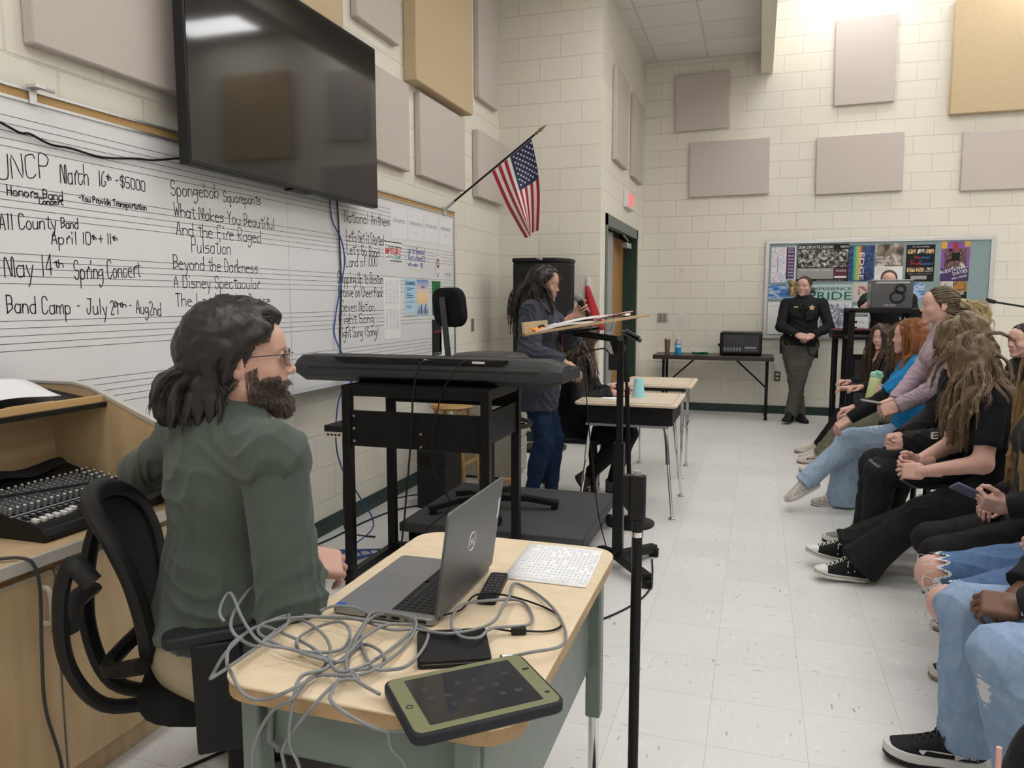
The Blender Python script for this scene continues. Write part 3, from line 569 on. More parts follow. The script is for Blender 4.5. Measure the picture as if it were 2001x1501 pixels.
poster('purple poster of costumed performers with slanting AUDITION DATES lettering', 1.975, 1.614, 2.262, 2.06, M('vivid purple', (.22, .08, .34), .5), [(.0, .82, .2, 1, GOLD), (.8, .86, 1, 1, GOLD), (.12, .30, .9, .82, photo('performer collage', [(.015, .012, .015), (.12, .05, .10), (.25, .12, .10), (.02, .02, .03), (.6, .5, .48)], 14, 5)), (.36, .5, .66, .72, PK), (.4, .78, .58, .97, M('costume red', (.35, .02, .04), .5)), (0, 0, 1, .32, M('deep purple', (.045, .02, .11), .5))], [('AUDITION', -.02, .17, .085, .82, PW, 'LEFT', 15), ('DATES', .46, .14, .085, .52, PW, 'LEFT', 15), ('APPLY ONLINE', .42, .03, .045, .54, PW, 'LEFT', 15)])
poster('poster with small team photographs under the purple audition poster', 1.985, 1.396, 2.255, 1.612, PK, [(0, .5, .48, 1, photo('rehearsal photograph', [(.4, .3, .25), (.7, .65, .6), (.15, .12, .12)], 25, 5)), (.5, .45, 1, 1, photo('orange crowd photograph', [(.05, .02, .01), (.45, .22, .04), (.12, .05, .02)], 30, 5))], [('PAINTER', .4, .3, .16, .5, PW, 'LEFT', 0)])
SKY = photo('cloud photograph', [(.02, .10, .38), (.06, .25, .60), (.55, .65, .75), (.05, .18, .5)], 8, 5, (1, 1, 3))
poster('small blue sky photograph under the watercolour poster', .122, 1.41, .348, 1.583, SKY)
poster('small yellow toned crowd photograph beside the officer', .345, 1.453, .468, 1.64, photo('yellow crowd photograph', [(.03, .02, .01), (.25, .17, .06), (.65, .55, .3)], 32, 6))
poster('white paper notice at the lower corner of the notice board', .12, .985, .36, 1.376, M('bright paper'), [], [('YOU BRING YOUR BEST', .1, .86, .035, .7, GRB, 'LEFT', 0)])
tw = M('pale teal poster', (.50, .62, .60), .5)
poster('pale poster with green EXPERIENCE PRIDE lettering and figures', .55, .985, 1.061, 1.584, M('poster white'), [(0, .66, 1, 1, tw), (.32, .02, .95, .62, photo('figures photograph', [(.76, .77, .79), (.70, .72, .75), (.10, .12, .2), (.5, .55, .6), (.78, .78, .8)], 12, 5, None, (.3, .7))), (0, 0, .55, .1, tw)], [('EXPERIENCE', .08, .885, .058, .90, M('print dark green', (.01, .06, .05), .5), 'LEFT', 0), ('PRIDE', .06, .70, .155, .92, M('print green', (.0, .13, .09), .5), 'LEFT', 0), ('PIRATE PRIDE', .1, .03, .04, .6, M('print dark green'), 'LEFT', 0)])
poster('cream poster with a rose coloured dancer figure', 1.066, 1.377, 1.26, 1.605, M('cream paper', (.62, .57, .52), .6), [(.3, .35, .75, .8, photo('rose art', [(.62, .57, .52), (.6, .55, .5), (.6, .1, .12), (.05, .04, .04), (.62, .57, .52)], 22, 4))])
poster('second blue sky photograph beside the black case', 1.69, 1.413, 1.824, 1.595, SKY)
poster('small photograph half hidden behind the seated officer', 1.265, 1.42, 1.373, 1.615, BWP)
poster('white checklist paper under the notice board poster row', 1.08, 1.0, 1.25, 1.33, PW, [(.06, .62, .94, .72, M('print dark green')), (.12, .38, .3, .46, PK), (.12, .18, .3, .26, PK)], [('DISTRICT', .1, .64, .06, .8, PW, 'LEFT', 0), ('Flags', .4, .4, .06, .4, GRB, 'LEFT', 0), ('Drums', .4, .2, .06, .4, GRB, 'LEFT', 0)])
# ================================================================ furniture and equipment
MAPLE = M('maple laminate', (.60, .44, .26), .42, noise=(3.5, (.47, .33, .18), .8), stretch=(6, 6, .7)); MAPLEH = M('maple laminate flat', (.62, .45, .27), .42, noise=(3.5, (.50, .35, .19), .8), stretch=(6, .7, 6))
EDGE = M('pale edge band', (.50, .47, .42), .45); BLKM = M('black metal', (.012, .012, .013), .38, .3); CHROME = M('chrome', (.75, .75, .76), .12, 1.0); RUB = M('black rubber', (.010, .010, .010), .7)
DGREY = M('dark grey plastic', (.035, .037, .040), .45); LGREY = M('light grey plastic', (.42, .42, .42), .45)
# ---- console cabinet
cb = thing('console_cabinet', 'maple console cabinet under the whiteboard with a sloped lectern top', 'cabinet', (-2.08, 1.25, 0))
G().bx(-2.40, .5, .09, -1.80, 1.985, .715).bx(-2.36, .52, 0, -1.84, 1.97, .09).obj('body', MAPLE, cb, bevel=.002)
G().bx(-2.40, .5, .718, -1.762, 1.992, .748).obj('counter', MAPLEH, cb, bevel=.002)
G().bx(-1.762, .5, .716, -1.752, 1.992, .750).obj('front_edge', EDGE, cb, bevel=.002)
HDL = M('cream handle', (.58, .52, .42), .4)
for y0, y1, hy in ((1.055, 1.515, 1.475), (1.525, 1.98, 1.565), (.6, 1.045, .65)):
    d = G().bx(-1.80, y0, .105, -1.779, y1, .690).obj('cabinet_door', MAPLE, cb, bevel=.002)
    G().tube(catmull([(-1.78, hy, .655), (-1.752, hy, .652), (-1.745, hy, .63), (-1.745, hy, .58), (-1.752, hy, .558), (-1.78, hy, .555)], 4), .0065, 10).obj('handle', HDL, d)
    G().bx(-1.7795, y0, .683, -1.777, y1, .6895).bx(-1.7795, y1 - .002 if hy > y0 + .2 else y0, .105, -1.777, y1 if hy > y0 + .2 else y0 + .002, .69).obj('edge_band', EDGE, d)
    if y0 == 1.525: G().cyl((-1.78, 1.553, .668), (-1.772, 1.553, .668), .011).mat(1).cyl((-1.773, 1.553, .668), (-1.7712, 1.553, .668), .006).obj('lock', [ST, BLK], d)
g = G().prism([(-2.36, .748), (-1.775, .748), (-1.775, .985), (-2.10, 1.112), (-2.17, 1.126), (-2.36, 1.126)], (0, 1.995, 0), X_, Z_, .022); g.obj('side_panel', MAPLE, cb, bevel=.001)
G().prism([(-1.78, .975), (-1.77, .99), (-2.10, 1.122), (-2.17, 1.136), (-2.37, 1.136), (-2.37, 1.126), (-2.17, 1.126), (-2.10, 1.112)], (0, 1.996, 0), X_, Z_, .026).obj('panel_edge', EDGE, cb, bevel=.001)
G().bx(-2.285, .5, .748, -2.265, 1.972, 1.08).obj('back_panel', MAPLEH, cb)
R0 = rot('Y', 8); G().box((-2.20, 1.236, 1.089), (.34, 1.472, .016), R0).obj('lectern_top', M('black laminate', (.015, .014, .013), .5), cb)
OAK = M('oak lip', (.56, .36, .16), .4, noise=(3, (.45, .28, .11), .8), stretch=(8, .6, 8))
G().bx(-2.062, .5, 1.068, -2.04, 1.972, 1.096).prism(rrect(.016, .16, .007), (-2.06, 1.72, 1.0965), X_, Y_, .001).obj('lip', OAK, cb, bevel=.003)
PAPERG = M('typed paper', (.80, .80, .82), .7)
o = tag(G().grid(lambda a, b: (-2.10 - .25 * a, 1.50 + .36 * b + .05 * a, 1.104 + .036 * a + .012 * math.sin(2.5 * a + 3 * b) ** 2), 8, 10, .002).obj('score_sheet', PAPERG, smooth=180), 'printed sheets lying on the sloped lectern of the cabinet', 'paper')
g = G(); rows(g, 0, 0, 1, 1, 1, 1, 1, 99); g = G()
rr_ = random.Random(5)
for i in range(16):
    for j in range(3):
        a = .12 + i * .05; b = .08 + j * .3; L = rr_.uniform(.1, .26)
        if rr_.random() < .3: continue
        pts = [(-2.10 - .25 * a, 1.50 + .36 * (b + L * k) + .05 * a, 1.1045 + .036 * a + .012 * math.sin(2.5 * a + 3 * (b + L * k)) ** 2) for k in (0, .5, 1)]
        g.ribbon(pts, .004, Z_, .0006)
g.obj('print', GP, o, smooth=0)
tag(G().grid(lambda a, b: (-2.10 - .2 * a, 1.15 + .3 * b, 1.104 + .03 * a + .01 * math.sin(3 * a + 2 * b) ** 2), 6, 6, .0015).obj('score_sheet', PAPERG, smooth=180), 'printed sheet on the lectern at the picture edge', 'paper')
# ---- mixing desk
mx = thing('mixing_desk', 'black sixteen channel audio mixing desk with grey knobs and white faders', 'mixer', (-2.03, 1.76, .748))
A0, A1 = 1.535, 1.972; WX = lambda t: -1.825 - .41 * t; TZ = lambda t: .792 + (.0 if t < .12 else (t - .12) * .075)
prof = [(-1.825, .75), (-1.815, .765), (-1.83, .786), (-1.855, .792), (-2.12, .835), (-2.24, .865), (-2.245, .75)]
G().prism(prof, (0, A1, 0), X_, Z_, A1 - A0).obj('chassis', M('mixer black', (.010, .010, .011), .4), mx, bevel=.003)
g = G()
def deck(u, t, lift=0): # u along the desk, t from the front to the back: a point on the sloping panel
    x = -1.85 - .28 * t; z = .7922 + (-1.855 - x) * (.043 / .265) + lift; return V(x, A0 + (A1 - A0) * u, z)
nrm = unit(np.cross(deck(1, 0) - deck(0, 0), deck(0, 0) - deck(0, 1)) * 1.0); nrm = nrm if nrm[2] > 0 else -nrm
for k in range(17): g.ribbon([deck(.03 + k * .05, .05, .0004), deck(.03 + k * .05, .95, .0004)], .0012, nrm, .0004)
for k in range(18):
    for t in (.17, .30): g.bx(*(deck(.045 + k * .05, t, .0005) - V(.005, .004, 0)), *(deck(.045 + k * .05, t, .001) + V(.005, .004, 0)))
for t in (.36,): g.ribbon([deck(.02, t, .0006), deck(.9, t, .0006)], .006, nrm, .0004)
g.obj('panel_markings', M('mixer print', (.32, .33, .34), .6), mx, smooth=0)
KN, KC = M('grey knob', (.16, .165, .17), .5), M('knob cap', (.66, .66, .64), .5)
def knob_g(p, r=.0052, h=.014, capm=False):
    g = G().mat(0).cyl(p, p + nrm * h, r, r * .82, 10)
    g.mat(1).ribbon([p + nrm * (h + .0002), p + nrm * (h + .0002) + unit(deck(.5, 1) - deck(.5, 0)) * r * .8], .0018, nrm, .0003)
    if capm: g.cyl(p + nrm * h, p + nrm * (h + .0025), r * .8, r * .6, 10)
    return g
cnt = 0; rest = G()
for j in range(9):
    for k in range(16):
        p = deck(.045 + k * .05, .42 + j * .062)
        if cnt < 92 : knob_g(p, .0055, .018, j in (0, 8)).obj('knob', [KN, KC], mx); cnt += 1
        else:
            q = knob_g(p, .0055, .018, j in (0, 8)); off = len(rest.v); rest.v += q.v; rest.f += [tuple(i + off for i in f) for f in q.f]; rest.m += q.m
for j in range(5):
    for k in range(3):
        q = knob_g(deck(.86 + k * .045, .50 + j * .11), .006, .018, True); off = len(rest.v); rest.v += q.v; rest.f += [tuple(i + off for i in f) for f in q.f]; rest.m += q.m
ro = rest.obj('back_rows_of_knobs', [KN, KC], mx); ro['kind'] = 'stuff'
FW = M('white fader cap', (.70, .69, .66), .4)
rf = random.Random(4)
for k in range(18):
    c = deck(.05 + k * .05, .09 + rf.random() * .05 if k not in (7, 8) else .02)
    G().box(c + nrm * .006, (.020, .0125, .012), np.array([unit(deck(0, 1) - deck(0, 0)), Y_, nrm]).T).obj('fader', FW, mx, bevel=.002)
g = G()
for k in range(18): g.ribbon([deck(.05 + k * .05, -.0, .0006), deck(.05 + k * .05, .28, .0006)], .002, nrm, .0005)
g.obj('fader_slots', BLK, mx)
tag(G().rod([(-2.13, 1.25, .86), (-2.05, 1.55, .85), (-1.99, 1.75, .842), (-1.95, 1.9, .836), (-1.945, 1.965, .832)], .004).obj('patch_cable', CBL), 'thin black cable lying across the knobs of the mixing desk', 'cable')
tag(G().grid(lambda a, b: (-2.16 - .09 * a, 1.42 + .50 * b, .850 + .022 * math.sin(3 * a + 1) * math.sin(7 * b + 1) ** 2 + .018 * math.sin(PI * a)), 8, 16, .004).obj('dust_cover', M('black cloth', (.012, .012, .012), .9), smooth=180), 'crumpled black cloth cover pushed behind the mixing desk', 'cloth')
tag(G().rod([(-1.95, 1.30, .752), (-1.83, 1.37, .756), (-1.765, 1.41, .757), (-1.742, 1.43, .735), (-1.738, 1.44, .66), (-1.735, 1.43, .5), (-1.736, 1.43, .35), (-1.735, 1.46, .2), (-1.72, 1.48, .02), (-1.69, 1.6, .006)], .0045).obj('hanging_cable', M('dark grey cable')), 'dark cord hanging down over the cabinet doors', 'cable')
# ---- office chair
oc = thing('office_chair', 'black office chair with open mesh back in front of the cabinet', 'office chair', (-1.27, 1.60, 0), -54)
FAB = M('black upholstery', (.010, .0105, .012), .9, bump=(900, .3), spec=.2); PL = M('black chair plastic', (.013, .013, .014), .5)
g = G(); sec = rrect(.50, .47, .16, 6)
pr = [(0.55, .405), (.86, .41), (.97, .425), (1, .445), (.97, .468), (.86, .482), (.4, .488)]
vs = []; n = len(sec)
for k, z in pr: vs += [(x * k, y * k + .01, z + .012 * ((abs(x * k) / .25) ** 2) - (.02 * max(0, y * k - .1) / .15)) for x, y in sec]
g.add(vs, [(i*n+j, i*n+(j+1) % n, (i+1)*n+(j+1) % n, (i+1)*n+j) for i in range(len(pr)-1) for j in range(n)] + [tuple(range(n))[::-1], tuple((len(pr)-1)*n+j for j in range(n))])
g.obj('seat', FAB, oc, smooth=180, local=True)
def bk(u, z): # backrest surface: lean and lateral wrap
    t = (z - .54) / .50; return V(u, -.20 - .04 * t - .12 * t * t + .05 * (u / .22) ** 2, z)
loop = [(0, .545), (.10, .56), (.155, .64), (.18, .71), (.20, .79), (.19, .87), (.12, .925), (0, .94)]
lp = [bk(u, z) for u, z in loop] + [bk(-u, z) for u, z in loop[-2:0:-1]]
G().tube(catmull(lp, 5, True), .021, 10, True, flat=1.3).obj('back_frame', PL, oc, local=True)
def mesh_s(a, b):
    z = .565 + .36 * b; w = np.interp(z, [l[1] for l in loop], [l[0] for l in loop]); return bk((2 * a - 1) * w * .97, z)
mm = M('chair mesh', (.012, .012, .013), .8, alpha=.93)
G().grid(mesh_s, 14, 16, .004).obj('back_mesh', mm, oc, smooth=180, local=True)
for s in (-1, 1): G().tube(catmull([(0.02 * s, -.17, .40), (.06 * s, -.30, .43), (.11 * s, -.36, .56), (.15 * s, -.36, .72), (.17 * s, -.33, .82), (.185 * s, -.285, .78)], 6), [.024] * 31, 10, flat=.7).obj('back_yoke', PL, oc, local=True)
g = G().tube(catmull([(-.13, -.355, .66), (0, -.37, .67), (.13, -.355, .66)], 5), .03, 10, flat=.6); g.tube(catmull([(-.16, -.20, .56), (0, -.30, .50), (.16, -.20, .56)], 5), .02, 8)
g.obj('cross_brace', PL, oc, local=True)
for s in (-1, 1):
    a = G().prism(rrect(.075, .27, .03, 5), (.265 * s, -.005, .655), X_, V(0, 1, .07), .026).obj('armrest', M('arm pad', (.02, .021, .025), .45), oc, bevel=.006, local=True)
    G().prism([(-.055, .40), (.06, .40), (.045, .655), (-.06, .655)], (.292 * s - .015, -.02, 0), Y_, Z_, .03).bar((.15 * s, 0, .40), (.29 * s, -.01, .41), .07, .02).obj('arm_support', PL, oc, bevel=.006, local=True)
G().cyl((0, 0, .10), (0, 0, .26), .030).cyl((0, 0, .26), (0, 0, .405), .019).bx(-.09, -.12, .385, .09, .12, .412).obj('column', PL, oc, local=True)
g = G().tube([(.09, .05, .385), (.17, .08, .38), (.24, .1, .375)], .008).box((.25, .1, .372), (.05, .02, .012)); g.obj('lever', PL, oc, local=True)
for k in range(5):
    a = 2 * PI * k / 5 + .35; d = V(math.cos(a), math.sin(a), 0)
    G().tube([d * .02 + Z_ * .12, d * .18 + Z_ * .105, d * .30 + Z_ * .075], [.026, .02, .016], 8).obj('leg', PL, oc, local=True)
    e = d * .30; w = V(-d[1], d[0], 0)
    G().cyl(e - w * .026 + Z_ * .028, e - w * .006 + Z_ * .028, .028).cyl(e + w * .006 + Z_ * .028, e + w * .026 + Z_ * .028, .028).cyl(e + Z_ * .03, e + Z_ * .08, .008).obj('caster', BLK, oc, local=True)
# ---- teacher's small desk
SAGE = M('sage green steel', (.16, .20, .175), .4, noise=(14, (.12, .155, .14), .6)); TOPW = M('worn maple top', (.76, .63, .45), .38, noise=(5, (.68, .53, .35), .8), stretch=(3, 6, 3), spec=.5)
dk = thing('desk', 'small school desk with sage green steel body and worn maple top', 'desk', (-.615, 1.515, 0))
def plate_g(x0, y0, x1, y1, r, z, t): return G().prism(rrect(x1 - x0, y1 - y0, r, 7), ((x0+x1)/2, (y0+y1)/2, z - t), X_, Y_, t)
plate_g(-.895, 1.055, -.335, 1.975, .07, .745, .006).obj('desktop', TOPW, dk, bevel=.002)
plate_g(-.893, 1.057, -.337, 1.973, .07, .739, .026).obj('desktop_edge', M('worn wood edge', (.46, .31, .165), .5, noise=(20, (.33, .2, .09), .8)), dk)
g = G().bx(-.80, 1.10, .60, -.794, 1.93, .713).bx(-.80, 1.10, .60, -.43, 1.106, .713).bx(-.43, 1.10, .44, -.424, 1.94, .713).bx(-.80, 1.93, .60, -.43, 1.936, .713).bx(-.80, 1.1, .60, -.43, 1.93, .606)
g.obj('pedestal', SAGE, dk, bevel=.003)
G().bx(-.424, 1.09, .43, -.395, 1.93, .713).obj('side_panel', SAGE, dk, bevel=.004)
for x, y in ((-.855, 1.13), (-.42, 1.085), (-.855, 1.92), (-.385, 1.93)):
    l = G().box((x, y, .505), (.04, .045, .42)).obj('leg', SAGE, dk, bevel=.006); G().cyl((x, y, .02), (x, y, .34), .015).obj('leg_tube', CHROME, l); G().cyl((x, y, 0), (x, y, .025), .02).obj('foot', RUB, l)
G().tube([(-.80, 1.098, .70), (-.80, 1.09, .63), (-.78, 1.09, .62)], .006).obj('bag_hook', SAGE, dk)
# ---- laptop
lt = thing('laptop', 'open silver grey laptop on the worn desk, its lid seen from behind', 'laptop', (-.72, 1.54, .7465), 0)
SIL = M('laptop silver', (.27, .275, .285), .38, .6); SILD = M('laptop lid', (.13, .133, .14), .4, .55)
bs = G().prism(rrect(.235, .345, .012), (-.7225, 1.5425, .7485), X_, Y_, .014).bx(-.8, 1.40, .7455, -.65, 1.68, .7486).obj('base', SIL, lt, bevel=.002)
G().bx(-.71, 1.39, .7625, -.612, 1.695, .763).obj('keyboard_well', M('well grey', (.08, .08, .085), .5), bs)
g = G()
for r in range(6):
    for c in range(19):
        if r == 5 and 4 < c < 10:
            if c == 5: g.bx(-.709, 1.47, .763, -.697, 1.56, .7645)
            continue
        g.bx(-.628 - r * .0161, 1.395 + c * .0157, .763, -.615 - r * .0161, 1.3955 + c * .0157 + .0132, .7645)
g.obj('keys', M('key black', (.013, .013, .014), .45), bs)
G().prism(rrect(.075, .11, .004), (-.785, 1.53, .7625), X_, Y_, .0004).obj('trackpad', M('trackpad grey', (.24, .245, .255), .35, .5), bs)
g = G().bx(-.836, 1.372, .7625, -.815, 1.395, .7629).obj('sticker', M('blue sticker', (.02, .09, .4), .4), bs)
g = G(); [g.bx(-.76 + k * .03, 1.3695, .752, -.742 + k * .03, 1.3702, .758) for k in range(5)]; g.obj('ports', BLK, bs)
th = math.radians(8); ul = V(math.sin(th), 0, math.cos(th)); hl = V(-.602, 1.5425, .763); nl = V(math.cos(th), 0, -math.sin(th))
ld = G().prism(rrect(.345, .225, .010), hl + ul * .113 - nl * .003, Y_, ul, .006).obj('lid', SILD, lt, bevel=.0015)
G().prism(rrect(.33, .21, .006), hl + ul * .113 - nl * .0035, -Y_, ul, .0004).obj('screen', M('dark screen', (.006, .006, .007), .15), ld)
g = G(); lc = hl + ul * .118 + nl * .0032 - Y_ * .01
g.tube([lc + (Y_ * math.cos(a) + ul * math.sin(a)) * .021 for a in np.linspace(0, 2*PI, 33)[:-1]], .0011, 6, True)
g.text('DELL', lc - ul * .006, Y_, ul, .012, 'CENTER', .028, .0004, .03); g.obj('emblem', M('emblem silver', (.70, .70, .71), .3, .5), ld)
o0 = hl + ul * .15 + nl * .0032 + Y_ * .158
G().prism([(-.006, -.025), (.006, -.025), (.006, .025), (-.006, .025)], o0, Y_, ul, .0002).obj('asset_sticker', M('sticker silver', (.6, .6, .62), .3), ld)
G().cyl((-.606, 1.39, .761), (-.606, 1.69, .761), .0075).obj('hinge', SILD, lt)
# ---- things on the desk
o = tag(G().grid(lambda a, b: (-.572 + .205 * a + .012 * (1 - b), 1.675 + .265 * b, .7475 + .003 * math.sin(PI * a) * b), 6, 6, .001).obj('roster_sheet', M('bright paper'), smooth=180), 'white printed roster sheet on the corner of the worn desk', 'paper')
g = G()
for i in range(19):
    for j in range(13):
        if rr_.random() < .18: continue
        a, b = .06 + i * .049, .07 + j * .068
        p = V(-.572 + .205 * a + .012 * (1 - b), 1.675 + .265 * b, .7482 + .003 * math.sin(PI * a) * b); g.bx(p[0], p[1], p[2], p[0] + .006, p[1] + .011, p[2] + .0003)
g.obj('print', M('faint print', (.70, .72, .77), .8), o, smooth=0)
R1 = rot('Z', 8); o = thing('remote_control', 'slim black remote control tucked under the roster sheet', 'remote', (-.555, 1.59, .746), 0)
G().prism([(R1 @ V(x, y, 0))[:2] for x, y in rrect(.042, .165, .008)], (-.555, 1.595, .7458), X_, Y_, .014).obj('body', BLK, o, bevel=.002)
g = G()
for r in range(7):
    for c in range(3): p = V(-.555, 1.595, .7600) + R1 @ V((c - 1) * .011, .01 + (r - 3) * .016, 0); g.box(p, (.007, .009, .002), R1)
g.obj('buttons', M('remote button', (.06, .06, .065), .5), o)
R2 = rot('Z', 25); o = thing('disc_drive', 'thin square black external disc drive on the worn desk', 'disc drive', (-.525, 1.285, .746), 0)
G().prism([(R2 @ V(x, y, 0))[:2] for x, y in rrect(.135, .13, .008)], (-.528, 1.285, .7458), X_, Y_, .016).obj('case', BLK, o, bevel=.002); g = G().box(V(-.528, 1.285, .754) + R2 @ V(0, -.0652, 0), (.12, .0006, .002), R2); g.obj('tray_slot', M('dark button'), o)
# tablet: rugged green case, overhanging the front corner of the desk
ta = math.radians(41.5); tx = V(math.cos(ta) , math.sin(ta), 0); ty = V(-math.sin(ta), math.cos(ta), 0); tx = tx * 1.0
tb = thing('tablet', 'tablet in a green and black rugged case overhanging the desk corner', 'tablet', (-.425, 1.115, .752))
tc_ = V(-.425, 1.115, .752)
G().prism(rrect(.255, .185, .02, 5), tc_, tx, ty, .019).obj('bumper', M('case navy black', (.018, .020, .026), .55), tb, bevel=.004)
G().prism(rrect(.243, .174, .014, 5), tc_ + Z_ * .0185, tx, ty, .002).obj('case_frame', M('case olive green', (.165, .175, .085), .5), tb, bevel=.001)
SC = M('tablet screen', (.02, .022, .028), .08, spec=.6)
sc_ = G().prism(rrect(.190, .146, .003), tc_ + Z_ * .0204, tx, ty, .0004).obj('screen', SC, tb)
g = G()
for i in range(6):
    for j in range(3):
        if (i + j) % 3 != 0: g.prism(rrect(.012, .012, .003), tc_ + Z_ * .0209 + tx * (-.07 + i * .028) + ty * (-.03 + j * .03), tx, ty, .0001)
g.obj('icon_pattern', M('screen icon', (.032, .034, .045), .3), sc_)
G().prism(rrect(.012, .006, .001), tc_ + Z_ * .0206 + tx * .11 + ty * .03, tx, ty, .0004).prism(rrect(.008, .006, .001), tc_ + Z_ * .0206 + tx * .11 - ty * .055, tx, ty, .0004).tube([tc_ + Z_ * .0207 + tx * -.109 + ty * -.01 + (tx * math.cos(a) + ty * math.sin(a)) * .005 for a in np.linspace(0, 2*PI, 13)[:-1]], .0008, 5, True).obj('camera_holes', BLK, tb)
P1=[[-.412,1.287,.752],[-.376,1.29,.764],[-.331,1.329,.764],[-.338,1.406,.752],[-.372,1.473,.764],[-.446,1.589,.752],[-.516,1.639,.752],[-.495,1.532,.766],[-.486,1.465,.772],[-.485,1.378,.768],[-.538,1.306,.771],[-.62,1.316,.764],[-.67,1.3,.764],[-.75,1.322,.764],[-.829,1.335,.752],[-.9,1.303,.762],[-.925,1.218,.764],[-.87,1.085,.8],[-.835,1.028,.8],[-.84,1.045,.77],[-.802,1.025,.75],[-.768,1.03,.743],[-.706,1.016,.776],[-.719,1.129,.752],[-.741,1.2,.758],[-.795,1.251,.764],[-.885,1.308,.752],[-.876,1.198,.764],[-.871,1.156,.764],[-.897,1.126,.8],[-.953,1.198,.8],[-1.019,1.345,.79],[-.975,1.359,.784],[-.92,1.327,.762],[-.861,1.239,.774],[-.872,1.174,.762],[-.864,1.035,.768],[-.878,1.045,.764],[-.863,1.071,.8],[-.926,1.237,.762],[-.845,1.216,.764],[-.773,1.189,.762],[-.712,1.143,.764]]
P2=[[-.726,1.165,.762],[-.674,1.118,.764],[-.64,1.159,.764],[-.637,1.267,.752],[-.627,1.323,.764],[-.67,1.366,.762],[-.717,1.36,.764],[-.714,1.304,.776],[-.729,1.291,.752],[-.681,1.219,.752],[-.624,1.149,.764],[-.6,1.161,.758],[-.57,1.175,.764],[-.571,1.244,.764],[-.593,1.316,.762],[-.626,1.336,.762],[-.674,1.308,.770],[-.688,1.24,.774],[-.697,1.197,.762],[-.693,1.15,.764],[-.757,1.163,.762],[-.794,1.183,.752],[-.798,1.178,.776],[-.829,1.277,.752],[-.773,1.286,.772],[-.725,1.246,.774],[-.727,1.221,.752],[-.746,1.172,.764],[-.812,1.167,.764],[-.892,1.202,.762],[-.92,1.229,.762],[-.918,1.258,.764],[-.881,1.29,.764],[-.819,1.319,.762],[-.741,1.305,.774],[-.672,1.327,.762]]
P2b=[[-.548,1.33,.770],[-.515,1.296,.772],[-.482,1.302,.772],[-.476,1.362,.766],[-.418,1.418,.758],[-.435,1.492,.752],[-.477,1.544,.752],[-.522,1.495,.766],[-.573,1.465,.764],[-.574,1.405,.768],[-.545,1.322,.774],[-.526,1.324,.772]]
P3=[[-.487,1.035,.738],[-.545,1.04,.721],[-.598,1.03,.741],[-.639,1.035,.758],[-.653,1.063,.764],[-.678,1.149,.752],[-.705,1.211,.752],[-.707,1.26,.776],[-.735,1.356,.766],[-.701,1.362,.768],[-.627,1.332,.774],[-.62,1.272,.752],[-.617,1.151,.764],[-.642,1.114,.764],[-.716,1.103,.756],[-.712,1.036,.752],[-.75,1.03,.725],[-.787,1.03,.661],[-.797,1.03,.578],[-.80,1.02,.3],[-.79,1.0,.05],[-.75,.95,.006]]
P4=[[-.70,1.0,.02],[-.69,1.02,.3],[-.696,1.03,.599],[-.718,1.03,.674],[-.713,1.035,.741],[-.729,1.083,.762],[-.704,1.116,.764],[-.704,1.195,.752],[-.697,1.248,.752],[-.626,1.184,.776],[-.621,1.175,.758],[-.648,1.137,.762],[-.669,1.135,.764],[-.708,1.21,.762],[-.719,1.266,.764],[-.728,1.329,.774],[-.739,1.358,.762],[-.777,1.373,.762],[-.788,1.375,.764],[-.833,1.368,.764],[-.855,1.348,.758]]
P5=[[-.76,.98,.02],[-.74,1.02,.3],[-.733,1.035,.591],[-.734,1.036,.661],[-.677,1.035,.741],[-.659,1.091,.762],[-.629,1.104,.764],[-.654,1.121,.768],[-.628,1.101,.762],[-.573,1.074,.762]]
P6=[[-.536,1.033,.727],[-.53,1.03,.70],[-.501,1.03,.66],[-.499,1.03,.5],[-.51,1.0,.2],[-.52,.95,.006]]
P7=[[-.947,1.163,.8],[-.966,1.175,.81],[-1.002,1.232,.81],[-.99,1.241,.82],[-.918,1.181,.8],[-.84,1.127,.79],[-.798,1.153,.772],[-.742,1.14,.772],[-.715,1.148,.765]]
cbg = thing('audio_cable', 'long grey cable heaped in loose loops over the worn desk', 'cable', (-.75, 1.2, .75))
for nm, pts in (('loops', P1), ('loops', P2), ('loops', P2b), ('hanging_strand', P3), ('hanging_strand', P4), ('hanging_strand', P5), ('hanging_strand', P6), ('loops', P7)): G().rod(pts, .0032, 8, 7).obj(nm, GCBL, cbg, smooth=180)
G().cyl((-.412, 1.287, .752), (-.428, 1.272, .756), .0045).obj('plug', ST, cbg)
o = thing('charger_cable', 'black charger cable with a block plugged into the laptop', 'cable', (-.43, 1.4, .746))
G().rod([[-.598,1.412,.757],[-.58,1.462,.752],[-.57,1.512,.764],[-.537,1.535,.764],[-.478,1.529,.764],[-.418,1.531,.75],[-.376,1.496,.75],[-.358,1.451,.75],[-.377,1.417,.75],[-.42,1.399,.752]], .0022, 8).obj('cord', CBL, o); G().bar((-.418, 1.40, .754), (-.446, 1.389, .754), .014, .014).obj('block', BLK, o, bevel=.002); G().rod([[-.445,1.39,.752],[-.470,1.379,.758],[-.482,1.361,.766]], .0022, 8).obj('cord', CBL, o)
